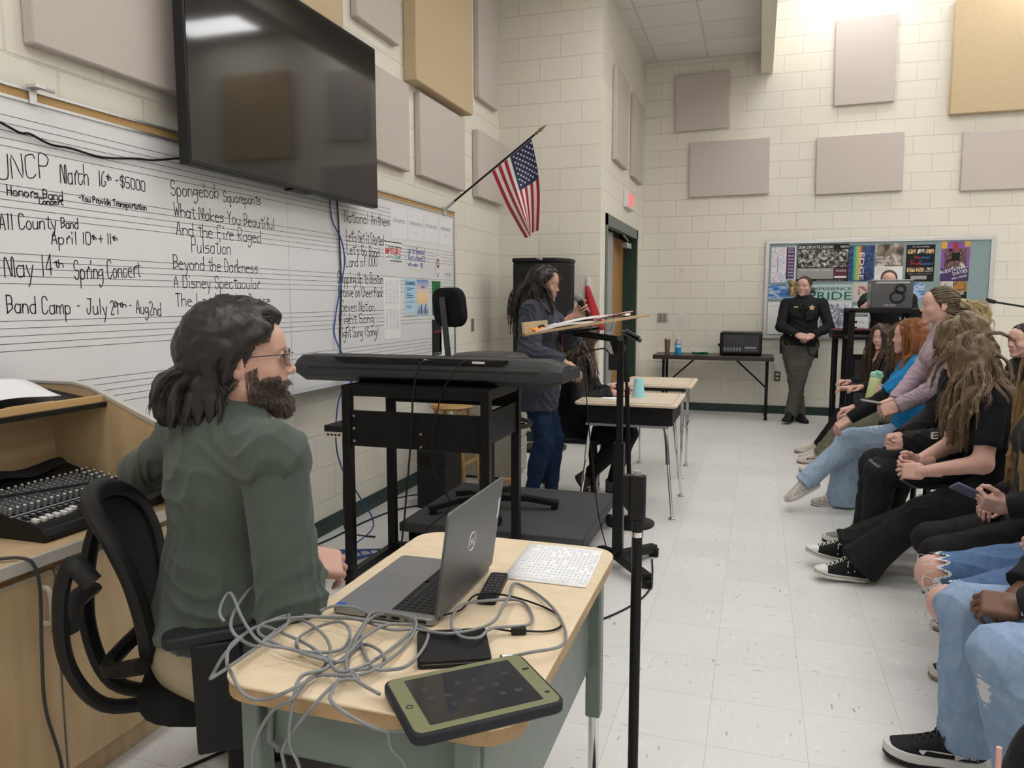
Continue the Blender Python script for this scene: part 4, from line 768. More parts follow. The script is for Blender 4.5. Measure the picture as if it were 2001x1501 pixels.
# ---- stand beside the desk
o = thing('equipment_stand', 'black telescopic stand with a clamp box, right beside the worn desk', 'stand', (-.25, 1.74, 0))
G().lathe([(.001, 0), (.15, .0), (.15, .012), (.06, .03), (.02, .05)], (-.25, 1.74, 0), 28).obj('base', BLKM, o); G().cyl((-.25, 1.74, .03), (-.25, 1.74, .865), .0125).obj('lower_tube', BLKM, o); G().cyl((-.25, 1.74, .860), (-.25, 1.74, .872), .0145).obj('collar', CHROME, o); G().cyl((-.25, 1.74, .872), (-.25, 1.74, .9), .013).obj('sleeve', BLK, o)
G().bx(-.2675, 1.728, .90, -.2325, 1.755, 1.005).prism([(-.285, .935), (-.2675, .915), (-.2675, 1.005), (-.286, 1.005)], (0, 1.752, 0), X_, Z_, .022).obj('clamp_box', BLK, o, bevel=.003); G().cyl((-.252, 1.742, 1.0), (-.252, 1.742, 1.016), .009).obj('tube_stub', M('grey steel paint'), o)
# ---- rolling cart with the keyboard on it
ct = thing('equipment_cart', 'black steel rolling cart carrying the keyboard', 'cart', (-1.49, 3.43, 0))
cx0, cx1, cy0, cy1 = -1.845, -1.145, 3.2, 3.65
for x, y in ((cx0, cy0), (cx1, cy0), (cx0, cy1), (cx1, cy1)):
    l = G().box((x, y, .53), (.042, .042, .95)).obj('leg', BLKM, ct, bevel=.002); G().cyl((x, y - .012, .03), (x, y + .012, .03), .03).cyl((x, y, .03), (x, y, .07), .008).obj('caster', RUB, l)
G().bx(cx0, cy0 - .015, .955, cx1, cy0 + .015, 1.005).bx(cx0, cy1 - .015, .955, cx1, cy1 + .015, 1.005).bx(cx0 - .015, cy0, .955, cx0 + .015, cy1, 1.005).bx(cx1 - .015, cy0, .955, cx1 + .015, cy1, 1.005).bx(cx0, cy0, .995, cx1, cy1, 1.005).obj('top_frame', BLKM, ct, bevel=.002)
f = G().bx(cx0 + .02, cy0 - .012, .715, cx1 - .02, cy0 + .012, .885).obj('front_panel', BLKM, ct, bevel=.002)
g = G()
for x, z in ((cx0 + .04, .86), (cx0 + .04, .80), (cx0 + .04, .74), (-1.46, .73), (-1.46, .79)): g.cyl((x, cy0 - .012, z), (x, cy0 - .017, z), .006, n=8)
g.obj('screw', ST, f)
r = G().bx(cx0 + .02, cy1 - .01, .87, cx1 - .02, cy1 + .01, .945).obj('rear_panel', BLKM, ct, bevel=.002); g = G(); [g.cyl((x, cy1 - .01, .915), (x, cy1 - .014, .915), .005, n=8) for x in (-1.74, -1.42)]; g.obj('screw', ST, r)
G().bx(cx1 - .01, cy0 + .02, .75, cx1 + .01, cy1 - .02, .90).obj('side_panel', BLKM, ct, bevel=.002)
G().bx(cx0 - .02, cy0 - .04, .055, cx0 + .02, cy1 + .05, .09).bx(cx1 - .02, cy0 - .04, .055, cx1 + .02, cy1 + .05, .09).bx(cx0, cy1 - .02, .06, cx1, cy1 + .02, .10).obj('base_rail', BLKM, ct, bevel=.002)
o = thing('network_box', 'small cream and black box on a bracket at the cart side, trailing blue cable', 'electronic box', (-1.90, 3.27, .79))
G().bx(-1.965, 3.18, .778, -1.866, 3.34, .808).obj('lid', BLK, o, bevel=.002); G().bx(-1.963, 3.182, .752, -1.868, 3.34, .778).obj('body', M('ivory plastic', (.6, .55, .45), .5), o); g = G(); [g.bx(-1.95 + k * .02, 3.1805, .759, -1.938 + k * .02, 3.1822, .769) for k in range(4)]; g.obj('ports', BLK, o)
kb = thing('keyboard_instrument', 'long black electronic keyboard on the cart, seen from behind', 'keyboard', (-1.52, 3.45, 1.007))
prk = [(3.28, 1.035), (3.33, 1.007), (3.66, 1.007), (3.66, 1.09), (3.45, 1.10), (3.42, 1.135), (3.30, 1.135), (3.275, 1.09)]
body = G(); xs = [(-2.19, .55), (-2.15, 1), (-.90, 1), (-.815, .62)]
n = len(prk); vs = []
for x, k in xs: vs += [(x, 3.45 + (y - 3.45) * (.94 if k < 1 else 1), 1.07 + (z - 1.07) * k) for y, z in prk]
body.add(vs, [(i*n+j, i*n+(j+1) % n, (i+1)*n+(j+1) % n, (i+1)*n+j) for i in range(3) for j in range(n)] + [tuple(range(n))[::-1], tuple(3*n+j for j in range(n))])
body.obj('casing', M('keyboard charcoal', (.028, .029, .031), .5), kb, bevel=.004)
G().prism([(-1.92, 1.110), (-1.10, 1.110), (-1.07, 1.133), (-1.96, 1.133)], (0, 3.298, 0), X_, Z_, .03).obj('jack_panel', BLK, kb)
g = G().bx(-1.235, 3.266, 1.116, -1.175, 3.27, 1.126); g.obj('serial_label', M('white plastic'), kb); G().bx(-1.477, 3.266, 1.122, -1.462, 3.268, 1.131).mat(1).bx(-1.475, 3.265, 1.124, -1.464, 3.267, 1.129).obj('usb_port', [M('white plastic'), BLK], kb)
G().text('YAMAHA', (-2.12, 3.284, 1.108), X_, unit(V(0, .35, 1)), .016, 'LEFT', .2, .003).obj('logo', M('embossed grey', (.045, .046, .05), .4), kb)
G().bx(-2.10, 3.268, 1.078, -.92, 3.30, 1.092).obj('rear_ridge', M('keyboard charcoal'), kb, bevel=.003)
G().bx(-2.0, 3.40, 1.10, -1.0, 3.44, 1.136).obj('control_panel', BLK, kb); g = G()
for k in range(52): g.bx(-2.1 + k * .0228, 3.50, 1.09, -2.0785 + k * .0228, 3.64, 1.098)
g.obj('keys', M('ivory keys', (.75, .74, .70), .3), kb)
tag(G().rod([(-1.42, 3.28, 1.12), (-1.455, 3.24, 1.125), (-1.475, 3.20, 1.10), (-1.49, 3.175, .98), (-1.50, 3.17, .8), (-1.525, 3.17, .55), (-1.55, 3.16, .3), (-1.60, 3.15, .02), (-1.7, 3.1, .006)], .0045).obj('pedal_cable', CBL), 'thick black cable dropping from the left of the keyboard jack panel', 'cable')
tag(G().rod([(-1.25, 3.28, 1.125), (-1.28, 3.235, 1.12), (-1.31, 3.19, 1.06), (-1.345, 3.18, 1.0), (-1.37, 3.17, .9), (-1.40, 3.17, .75), (-1.41, 3.22, .62), (-1.47, 3.55, .35), (-1.62, 3.58, .2), (-1.66, 3.6, .02), (-1.66, 3.55, .006)], .003).obj('headphone_cable', CBL), 'thin black cable dropping from the right of the keyboard jack panel', 'cable')
# ---- conductor's platform and stool
CARP = M('grey carpet', (.075, .077, .08), .95, noise=(250, (.13, .13, .135), .7), bump=(400, .4), spec=.1)
pf = thing('platform', 'low dark grey carpeted conductor platform with folded casters', 'platform', (-1.31, 4.16, 0))
G().bx(-1.82, 3.69, .165, -.805, 4.64, .20).obj('deck', CARP, pf, bevel=.002); G().bx(-1.824, 3.686, .15, -.801, 3.70, .197).bx(-1.824, 4.63, .15, -.801, 4.644, .197).bx(-.815, 3.69, .15, -.801, 4.64, .197).bx(-1.824, 3.69, .15, -1.81, 4.64, .197).obj('edge_trim', M('dark trim', (.045, .046, .05), .5), pf)
G().bx(-1.79, 3.73, .03, -.93, 4.60, .15).obj('lower_frame', BLKM, pf); G().bar((-.86, 3.78, .08), (-.86, 4.55, .08), .03, .05).bar((-.93, 3.80, .11), (-.86, 3.80, .08), .03, .03).bar((-.93, 4.52, .11), (-.86, 4.52, .08), .03, .03).obj('caster_frame', M('dark trim'), pf)
for x, y, z in ((-.845, 3.78, .12), (-.845, 4.45, .13), (-.83, 3.95, .05), (-.83, 4.56, .06), (-1.75, 3.75, .03), (-1.75, 4.55, .03)): G().cyl((x - .014, y, z), (x + .014, y, z), .032).obj('caster', RUB, pf)
G().bx(-1.80, 3.74, 0, -1.76, 3.80, .05).bx(-1.0, 3.74, 0, -.95, 3.80, .05).bx(-1.0, 4.5, 0, -.95, 4.56, .05).obj('foot', RUB, pf)
st = thing('conductor_stool', 'tall black stool with padded backrest and star base on the platform', 'stool', (-1.47, 4.12, .2), 0)
for a, L in ((-62, .40), (10, .42), (80, .36), (152, .26), (225, .36)):
    d = V(math.cos(math.radians(a)), math.sin(math.radians(a)), 0); c = V(-1.47, 4.12, 0)
    G().bar(c + Z_ * .262, c + d * L * .55 + Z_ * .262, .045, .035).bar(c + d * L * .53 + Z_ * .262, c + d * L + Z_ * .235, .045, .032).box(c + d * (L - .025) + Z_ * .211, (.035, .035, .022)).obj('leg', BLK, st, bevel=.004)
G().cyl((-1.47, 4.12, .24), (-1.47, 4.12, .60), .045).cyl((-1.47, 4.12, .6), (-1.47, 4.12, 1.03), .025).obj('column', BLKM, st)
g = G().tube([(-1.47 + .21 * math.cos(a) + .05, 4.12 + .2 * math.sin(a), .70) for a in np.linspace(0, 2*PI, 25)[:-1]], .013, 8, True).bar((-1.47, 4.12, .70), (-1.24, 4.12, .70), .02, .02).bar((-1.47, 4.12, .70), (-1.62, 4.12, .70), .02, .02); g.obj('foot_ring', BLKM, st)
G().lathe([(.05, 1.03), (.18, 1.035), (.225, 1.05), (.23, 1.075), (.20, 1.10), (.12, 1.108), (.001, 1.11)], (-1.45, 4.12, 0), 32).obj('seat', M('brown grey vinyl', (.045, .037, .035), .5), st, smooth=180)
bf = V(.50, .866, 0); bc2 = V(-1.47, 4.12, 0) - bf * .27
G().bar(V(-1.47, 4.12, 1.045) - bf * .1, bc2 + Z_ * 1.05, .06, .012).bar(bc2 + Z_ * 1.05, bc2 + V(-.03, -.02, 1.42), .045, .010, tuple(bf)).obj('back_bar', M('stool steel', (.05, .052, .056), .45, .3), st, bevel=.002)
G().prism(rrect(.25, .215, .07, 6), bc2 + V(-.02, .0, 1.365) + bf * .03, V(bf[1], -bf[0], 0), unit(Z_ - bf * .12), .055, True).obj('backrest', FAB, st, bevel=.014)
# ---- director's stand
ds = thing('director_stand', 'wooden topped conductor stand on a black steel post', 'music stand', (-.655, 3.87, 0))
DW = M('stand plywood', (.50, .36, .20), .45, noise=(4, (.40, .28, .14), .8), stretch=(.7, 6, 6))
u_ = unit(V(.588, 0, .098)); n_ = unit(np.cross(u_, Y_)); o0 = V(-1.13, 3.72, 1.222)
pr_ = [(0, 0), (.47, 0), (.585, .03), (.605, .12), (.605, .34), (.585, .43), (.47, .46), (0, .46)]
G().prism(pr_, o0, u_, Y_, .014).obj('desk_board', DW, ds, bevel=.002)
G().prism([(0, 0), (.46, 0), (.46, .07), (0, .07)], o0 + n_ * -.014 * 0 - u_ * .002, Y_, unit(V(-.12, 0, 1)), .014).obj('lip', DW, ds, bevel=.002)
G().bar((-.92, 3.93, 1.235), (-.68, 3.90, 1.205), .05, .03).bar((-.95, 3.8, 1.235), (-.80, 3.80, 1.255), .05, .012).bar((-.95, 4.05, 1.235), (-.80, 4.05, 1.255), .05, .012).bar((-.69, 3.9, 1.215), (-.66, 3.885, 1.14), .05, .05).obj('tilt_bracket', BLKM, ds, bevel=.003)
G().bx(-.672, 3.855, .66, -.640, 3.885, 1.20).obj('upper_post', BLKM, ds, bevel=.003); G().bx(-.683, 3.845, .06, -.629, 3.895, .675).obj('lower_post', BLKM, ds, bevel=.003)
for x, y in ((-.50, 4.14), (-.47, 3.66), (-.775, 4.02)): G().bar((-.655, 3.87, .075), (x, y, .045), .045, .045).box((x, y, .02), (.05, .05, .04)).obj('foot', BLKM, ds, bevel=.003)
G().bx(-.715, 3.85, 1.05, -.66, 3.89, 1.13).obj('shelf_clamp', BLK, ds)
o = thing('gooseneck_microphone', 'thin black gooseneck microphone clipped to the conductor stand', 'microphone', (-.70, 3.87, 1.10)); G().rod([(-.70, 3.87, 1.11), (-.735, 3.87, 1.155), (-.79, 3.86, 1.15), (-.86, 3.85, 1.125)], .004).obj('gooseneck', BLK, o); G().cyl((-.86, 3.85, 1.125), (-.89, 3.845, 1.115), .008).obj('capsule', BLK, o)
tag(G().rod([(-.90, 3.80, 1.235), (-.85, 3.82, 1.15), (-.83, 3.83, 1.0), (-.815, 3.84, .8), (-.79, 3.85, .55), (-.76, 3.86, .3), (-.72, 3.90, .1), (-.70, 4.0, .01)], .003).obj('microphone_cable', CBL), 'thin black cable hanging from under the conductor stand', 'cable')
for k, (dx, dz, m) in enumerate(((0, .0, PAPERG), (.02, .004, M('bright paper')))):
    tag(G().grid(lambda a, b: V(*(o0 + u_ * (.06 + dx + (.30 + .1 * k) * a) + Y_ * (.02 + .16 * k + .26 * b))) + n_ * (-.0) + V(0, 0, .018 + dz + .012 * k + .015 * math.sin(PI * a) * (1 - b * .5)), 6, 6, .012).obj('music_sheets', m, smooth=60), ('open stack of white music pages on the nearer half of the conductor stand', 'white papers on the far half of the conductor stand')[k], 'paper')
tag(G().grid(lambda a, b: V(*(o0 + u_ * (.36 + .16 * a) + Y_ * (.03 + .24 * b))) + V(0, 0, .03 + .012 * a), 4, 4, .006).obj('booklet', M('pink booklet', (.55, .33, .33), .7), smooth=0), 'pinkish booklet fanned out on the upper part of the conductor stand', 'booklet')
o = thing('binder_clip', 'small black binder clip with white handles on the conductor stand lip', 'clip', (-1.06, 3.80, 1.26)); G().cyl((-1.07, 3.79, 1.262), (-1.04, 3.80, 1.27), .012).obj('body', BLK, o); G().rod([(-1.05, 3.80, 1.27), (-.98, 3.80, 1.285), (-1.05, 3.81, 1.265)], .003).obj('handle', CHROME, o)
tag(G().ell((-1.075, 3.775, 1.253), (.025, .03, .012)).ell((-1.04, 3.77, 1.256), (.02, .02, .012)).obj('earplugs', M('orange foam', (.85, .28, .04), .7)), 'orange foam earplugs on the conductor stand by the lip', 'earplugs')
# ---- straight microphone stand behind
ms = thing('microphone_stand', 'black microphone stand with a round base behind the conductor stand', 'microphone stand', (-.79, 4.70, 0))
G().lathe([(.001, 0), (.15, .0), (.152, .015), (.05, .035), (.02, .05)], (-.72, 4.70, 0), 28).obj('base', BLKM, ms); G().cyl((-.72, 4.70, .03), (-.755, 4.70, .85), .014).cyl((-.755, 4.70, .85), (-.77, 4.70, 1.19), .009).obj('tube', BLKM, ms); G().cyl((-.7565, 4.70, .90), (-.764, 4.70, 1.06), .02, .016).obj('grip', BLK, ms)
G().bar((-.79, 4.69, 1.21), (-.67, 4.69, 1.155), .03, .025).bar((-.77, 4.68, 1.215), (-.68, 4.68, 1.17), .01, .03).obj('mic_clip', M('clip metal', (.10, .10, .105), .3, .7), ms, bevel=.003)
# ---- student desks
TAUPE = M('pale desk laminate', (.66, .55, .42), .35, spec=.5); BOX = M('black desk tray', (.012, .012, .013), .45)
def student_desk(label, x0, y0, x1, y1, splay, tray=True):
    t = thing('student_desk', label, 'desk', ((x0+x1)/2, (y0+y1)/2, 0), 0, 'student desks with chrome legs')
    plate_g(x0, y0, x1, y1, .035, .745, .018).obj('desktop', TAUPE, t, bevel=.004)
    g = G().tube([(p[0] + (x0+x1)/2, p[1] + (y0+y1)/2, .746) for p in rrect(x1-x0-.07, y1-y0-.07, .03, 5)], .004, 6, True); g.obj('groove', M('taupe groove', (.50, .40, .30), .4), t)
    if tray: G().bx(x0 + .06, y0 + .10, .595, x1 - .035, y1 - .04, .727).obj('book_box', BOX, t, bevel=.008); G().bx(x0 + .06, y0 + .10, .580, x1 - .06, y0 + .12, .596).obj('rail', M('grey steel paint'), t)
    else: G().bx(x0 + .05, y0 + .04, .70, x1 - .05, y0 + .055, .727).bx(x1 - .06, y0 + .04, .66, x1 - .04, y1 - .04, .672).bx(x0 + .04, y0 + .04, .42, x0 + .05, y1 - .04, .43).bx(x1 - .05, y0 + .05, .42, x1 - .035, y1 - .05, .432).obj('wire_basket', CHROME, t)
    zt = .59 if tray else .725
    for i, (x, y) in enumerate(((x0 + .09, y0 + .12), (x1 - .08, y0 + .12), (x0 + .09, y1 - .07), (x1 - .08, y1 - .07))):
        sx = (-1 if i % 2 == 0 else 1) * splay; sy = (-1 if i < 2 else 1) * splay
        l = G().tube(catmull([(x - sx * .6, y, zt - .005), (x, y, zt - .02), (x + sx * .4, y + sy * .4, .35)], 5), .0135, 10).obj('leg', CHROME, t); G().cyl((x + sx * .4, y + sy * .4, .36), (x + sx, y + sy, .02), .010, n=10).obj('leg_insert', CHROME, l); G().lathe([(.004, .02), (.02, .012), (.022, 0)], (x + sx, y + sy, 0), 14).obj('glide', ST, l)
    return t
student_desk('school desk with black tray holding the blue cup', -1.12, 4.82, -.46, 5.50, .06)
student_desk('school desk with chrome legs standing behind the one with the cup', -1.02, 5.93, -.455, 6.60, .0, False)
tag(G().lathe([(.044, .746), (.042, .752), (.031, .868), (.030, .872), (.001, .872)], (-.755, 5.20, 0), 28).obj('cup', M('aqua plastic', (.33, .67, .76), .4)), 'pale blue plastic cup upside down on the school desk', 'cup')
tag(G().bx(-.98, 5.02, .746, -.83, 5.17, .7475).obj('note_paper', M('bright paper')), 'white note under the hand of the person seated at the school desk', 'paper')
# ---- behind: amplifier, cabinet, speaker, wooden stool
am = thing('keyboard_amplifier', 'black wedge topped amplifier on the floor behind the cart', 'amplifier', (-2.06, 4.79, 0))
G().bx(-2.155, 4.63, 0, -1.955, 4.95, .30).prism([(4.63, .30), (4.95, .30), (4.95, .34), (4.80, .40), (4.63, .40)], (-2.155, 0, 0), Y_, Z_, .20).obj('body', M('amp black', (.02, .021, .023), .6), am, bevel=.006); G().bx(-2.135, 4.626, .315, -2.04, 4.632, .375).obj('handle_recess', BLK, am)
g = G(); [g.cyl((-2.11 + .035 * k, 4.87, .378), (-2.11 + .035 * k, 4.88, .392), .010, n=10) for k in range(5)]; g.obj('knob', ST, am)
bc = thing('storage_cabinet', 'beige metal drawer cabinet partly hidden behind the platform', 'cabinet', (-2.02, 5.75, 0)); BEI = M('beige steel', (.42, .40, .33), .45)
G().bx(-2.27, 5.56, .02, -1.78, 5.95, .86).obj('body', BEI, bc, bevel=.004)
for z in (.05, .32, .59): d = G().bx(-1.78, 5.58, z, -1.768, 5.93, z + .245).obj('drawer', BEI, bc, bevel=.003); G().bx(-1.768, 5.70, z + .17, -1.755, 5.81, z + .19).obj('handle', ST, d)
tag(G().box((-1.80, 5.46, .022), (.10, .06, .04), rot('Z', 15)).obj('wood_block', M('raw pine', (.55, .36, .17), .6), bevel=.002), 'short pine offcut on the floor by the beige cabinet', 'wood block')
ws = thing('wooden_stool', 'small wooden stool half hidden behind the amplifier', 'stool', (-2.15, 5.25, 0)); PINE = M('honey pine', (.48, .28, .09), .45)
G().lathe([(.001, .60), (.15, .60), (.16, .615), (.15, .63), (.001, .632)], (-2.15, 5.25, 0), 24).obj('seat', PINE, ws)
for sx, sy in ((-1, -1), (1, -1), (1, 1), (-1, 1)): G().cyl((-2.15 + .09 * sx, 5.25 + .09 * sy, .6), (-2.15 + .165 * sx, 5.25 + .165 * sy, 0), .016, n=12).obj('leg', PINE, ws)
g = G(); [g.bar((-2.15 + .14 * a[0], 5.25 + .14 * a[1], z), (-2.15 + .14 * b_[0], 5.25 + .14 * b_[1], z), .018, .018) for z in (.2, .33) for a, b_ in (((-1, -1), (1, -1)), ((1, -1), (1, 1)), ((1, 1), (-1, 1)), ((-1, 1), (-1, -1)))]; g.obj('rung', PINE, ws)
sp = thing('loudspeaker', 'tall black loudspeaker standing by the wall corner behind the standing speaker', 'loudspeaker', (-1.865, 6.75, 0))
pr_ = [(-.24, .2), (.24, .2), (.24, -.02), (.15, -.17), (.02, -.2), (-.24, -.2)]
G().prism(pr_, (-1.865, 6.80, .72), X_, Y_, 1.02).obj('cabinet_shell', M('speaker black', (.013, .013, .014), .55, bump=(200, .2)), sp, bevel=.02); G().prism([(k * 1.02 if abs(k) > .1 else k, y * 1.03) for k, y in pr_], (-1.865, 6.80, 1.735), X_, Y_, .04).obj('top_cap', BLK, sp, bevel=.012)
G().prism([(-.225, .76), (-.02, .76), (-.02, 1.70), (-.225, 1.70)], (-1.865, 6.598, 0), X_, Z_, .004).obj('grille', M('speaker grille', (.02, .02, .022), .6, bump=(700, .5)), sp); G().bx(-1.88, 6.594, 1.755, -1.83, 6.60, 1.77).obj('badge', M('white plastic'), sp)
G().bx(-2.05, 6.65, 0, -1.68, 6.95, .04).cyl((-1.865, 6.80, .04), (-1.865, 6.80, .73), .02).obj('stand_pole', BLKM, sp)
rc = tag(G().grid(lambda a, b: (-1.56 + .02 * a + (.17 * a) * b, YJ - .02 - .05 * math.sin(PI * a), 1.52 - .42 * b + .02 * a), 10, 10, .006).obj('red_cloth', M('red cloth', (.42, .015, .025), .8), smooth=180), 'red cloth hanging on the wall beside the tall loudspeaker', 'cloth')
tag(G().bx(-1.56, YJ - .03, 1.50, -1.53, YJ, 1.62).obj('wall_bracket', M('white plastic'), bevel=.005), 'small white bracket above the hanging red cloth', 'bracket')
# ---- folding table at the far wall
ft = thing('folding_table', 'narrow dark folding table against the far wall', 'table', (-.48, 9.5, 0)); DT = M('dark laminate', (.035, .026, .024), .35)
plate_g(-1.185, 9.25, .20, 9.80, .03, .745, .05).obj('tabletop', DT, ft, bevel=.006)
for x, s in ((-1.06, 1), (.13, -1)):
    for y in (9.33, 9.70): l = G().cyl((x, y, .02), (x, y, .70), .016, n=10).obj('leg', BLKM, ft); G().cyl((x, y, 0), (x, y, .03), .02, n=10).obj('foot', RUB, l)
    G().bar((x, 9.5, .36), (x + s * .36, 9.5, .695), .02, .02).bar((x, 9.33, .36), (x, 9.7, .36), .02, .02).obj('brace', BLKM, ft)
o = thing('tumbler', 'bronze steel tumbler on the folding table', 'tumbler', (-1.03, 9.42, .745)); G().lathe([(.028, .746), (.036, .92)], (-1.03, 9.42, 0), 24).obj('body', M('bronze steel', (.30, .20, .14), .3, .7), o); G().lathe([(.037, .92), (.037, .93), (.03, .935)], (-1.03, 9.42, 0), 24).obj('rim', ST, o)
o = thing('water_bottle', 'clear bottle of bright blue drink on the folding table', 'bottle', (-.90, 9.42, .745)); G().lathe([(.04, .746), (.042, .76), (.036, .80), (.042, .83), (.042, .87)], (-.90, 9.42, 0), 20).obj('drink', M('blue drink', (.01, .30, .62), .15), o); G().lathe([(.0425, .87), (.04, .90), (.02, .93)], (-.90, 9.42, 0), 20).obj('shoulder', M('clear plastic', (.75, .82, .86), .1, trans=.6), o); G().lathe([(.0432, .83), (.0432, .862)], (-.90, 9.42, 0), 20).obj('wrap_label', M('label blue white', (.45, .65, .8), .4), o); G().cyl((-.90, 9.42, .93), (-.90, 9.42, .95), .018).obj('cap', M('white plastic'), o)
tag(G().rod([(-.66 + .09 * math.sin(2.1 * k) + .02 * k % .05, 9.45 + .04 * math.cos(1.7 * k), .755 + .02 * ((k * 3) % 4) / 3) for k in range(14)], .006).obj('lanyard', M('green cord', (.01, .22, .09), .6)), 'green cord lying crumpled on the folding table', 'cord')
pm = thing('powered_mixer', 'black powered mixer head with knobs standing on the folding table', 'mixer', (-.17, 9.55, .745))
G().bx(-.415, 9.42, .752, .065, 9.72, 1.02).obj('case', BLK, pm, bevel=.02); G().prism([(-.375, .785), (.03, .785), (.03, .99), (-.375, .99)], (0, 9.4195, 0), X_, Z_, .003).obj('face', M('mixer face', (.035, .036, .04), .4), pm)
g = G().mat(0)
for i in range(7):
    for j in range(5): g.cyl((-.355 + i * .033, 9.419, .97 - j * .021), (-.355 + i * .033, 9.408, .97 - j * .021), .006, n=8)
g.obj('knob', M('knob grey', (.10, .10, .11), .5), pm)
g = G(); [g.bx(-.36 + i * .034, 9.414, .80, -.345 + i * .034, 9.418, .84) for i in range(6)]; g.bx(-.37, 9.417, .858, .02, 9.419, .866).bx(-.13, 9.416, .83, .0, 9.418, .85); [g.bx(-.12 + i * .028, 9.414, .80, -.108 + i * .028, 9.418, .808) for i in range(5)]; g.obj('panel_print', M('mixer print'), pm)
G().bar((-.43, 9.5, .86), (-.43, 9.64, .86), .014, .03).obj('side_handle', BLK, pm)
# ---- equipment rack by the notice board
rk = thing('equipment_rack', 'tall black equipment rack in front of the notice board', 'rack', (1.17, 8.25, 0))
for x in (.865, 1.46):
    for y in (8.0, 8.5): G().box((x, y, .66), (.05, .05, 1.28)).obj('post', BLKM, rk, bevel=.003)
G().bx(.84, 7.975, 1.28, 1.485, 8.525, 1.32).obj('top_shelf', BLKM, rk, bevel=.003); G().bx(.84, 7.98, 1.02, 1.485, 8.525, 1.05).obj('shelf', BLKM, rk); G().bx(.84, 7.98, .30, 1.485, 8.525, .33).obj('shelf', BLKM, rk)
G().bx(1.44, 8.02, 1.05, 1.475, 8.5, 1.28).obj('side_panel', BLKM, rk)
cs = thing('organizer_box', 'smoky clear box with a large faint digit standing on the rack', 'box', (1.2, 8.2, 1.32))
G().bx(1.03, 8.05, 1.322, 1.39, 8.35, 1.585).obj('smoked_shell', M('smoked plastic', (.10, .10, .11), .15, alpha=.8), cs, bevel=.006); G().bx(1.055, 8.08, 1.326, 1.365, 8.33, 1.47).obj('contents', M('dark paper', (.03, .03, .035), .8), cs)
g = G()
for zc, r_, sx in ((1.505, .038, .9), (1.43, .05, 1.0)): g.tube([(1.255 + r_ * 1.15 * sx * math.cos(a) + (zc - 1.43) * .35, 8.046, zc + r_ * math.sin(a)) for a in np.linspace(0, 2*PI, 25)[:-1]], .013, 6, True, flat=.25)
g.obj('digit', M('box print dark', (.018, .019, .024), .5), cs)
G().text('MUSIC & ARTS', (1.195, 8.048, 1.345), X_, Z_, .014, 'CENTER', .1, .001).obj('lettering', M('white plastic'), cs); G().bx(1.07, 8.047, 1.558, 1.36, 8.05, 1.573).obj('title_strip', LGREY, cs); G().bx(1.03, 8.05, 1.585, 1.39, 8.35, 1.595).obj('lid', LGREY, cs)
for x, h, rr2, nm in ((1.12, .13, .03, 'grey glass jar in the shadow of the rack shelf'), (1.30, .19, .022, 'slim dark bottle with steel cap on the rack shelf')):
    o = thing('bottle', nm, 'bottle', (x, 8.1, 1.05)); G().lathe([(rr2, 1.051), (rr2, 1.05 + h * .7), (rr2 * .5, 1.05 + h * .85)], (x, 8.1, 0), 16).obj('body', M('dark glass', (.03, .035, .04), .15), o); G().cyl((x, 8.1, 1.05 + h * .85), (x, 8.1, 1.05 + h), rr2 * .5).obj('cap', ST, o)
tag(G().bx(1.37, 8.05, 1.051, 1.435, 8.3, 1.21).obj('blue_binder', M('binder blue', (.02, .06, .25), .5)), 'blue binder standing on the rack shelf', 'binder')
rt = thing('stage_table', 'black table under a dark red cloth behind the rack', 'table', (1.3, 8.8, 0)); G().bx(.75, 8.60, 1.0, 2.0, 8.98, 1.09).obj('tabletop', BLKM, rt, bevel=.004)
for x in (.80, 1.95):
    for y in (8.72, 8.94): G().box((x, y, .5), (.04, .04, 1.0)).obj('leg', BLKM, rt)
tag(G().grid(lambda a, b: (.755 + 1.24 * a, 8.595 + .39 * b, 1.094 + .004 * math.sin(9 * a) + (-.06 * (1 - b / .12) if b < .12 else 0)), 24, 24, .004).obj('table_cloth', M('wine red cloth', (.13, .006, .018), .8), smooth=180), 'dark red cloth covering the black table behind the rack', 'cloth')
gs = thing('stage_amplifier', 'black amplifier with a grey grille under the rack table', 'amplifier', (1.18, 8.62, 0)); G().bx(.93, 8.56, .12, 1.46, 8.68, .84).bx(.95, 8.58, 0, 1.44, 8.66, .12).obj('cabinet_shell', BLK, gs, bevel=.015); G().prism([(.975, .18), (1.42, .18), (1.42, .79), (.975, .79)], (0, 8.559, 0), X_, Z_, .004).obj('grille', M('amp grille', (.06, .064, .068), .7, bump=(500, .6)), gs)
tag(G().rod([(2.55, 8.6, 1.32), (2.2, 8.55, 1.38)], .010).cyl((2.56, 8.6, 0), (2.56, 8.6, 1.32), .012).cyl((2.12, 8.54, 1.40), (2.20, 8.55, 1.38), .022, .018).lathe([(.15, 0), (.15, .012), (.02, .03)], (2.56, 8.6, 0)).obj('boom_microphone', BLK), 'black boom microphone tip showing in front of the notice board end', 'microphone stand')
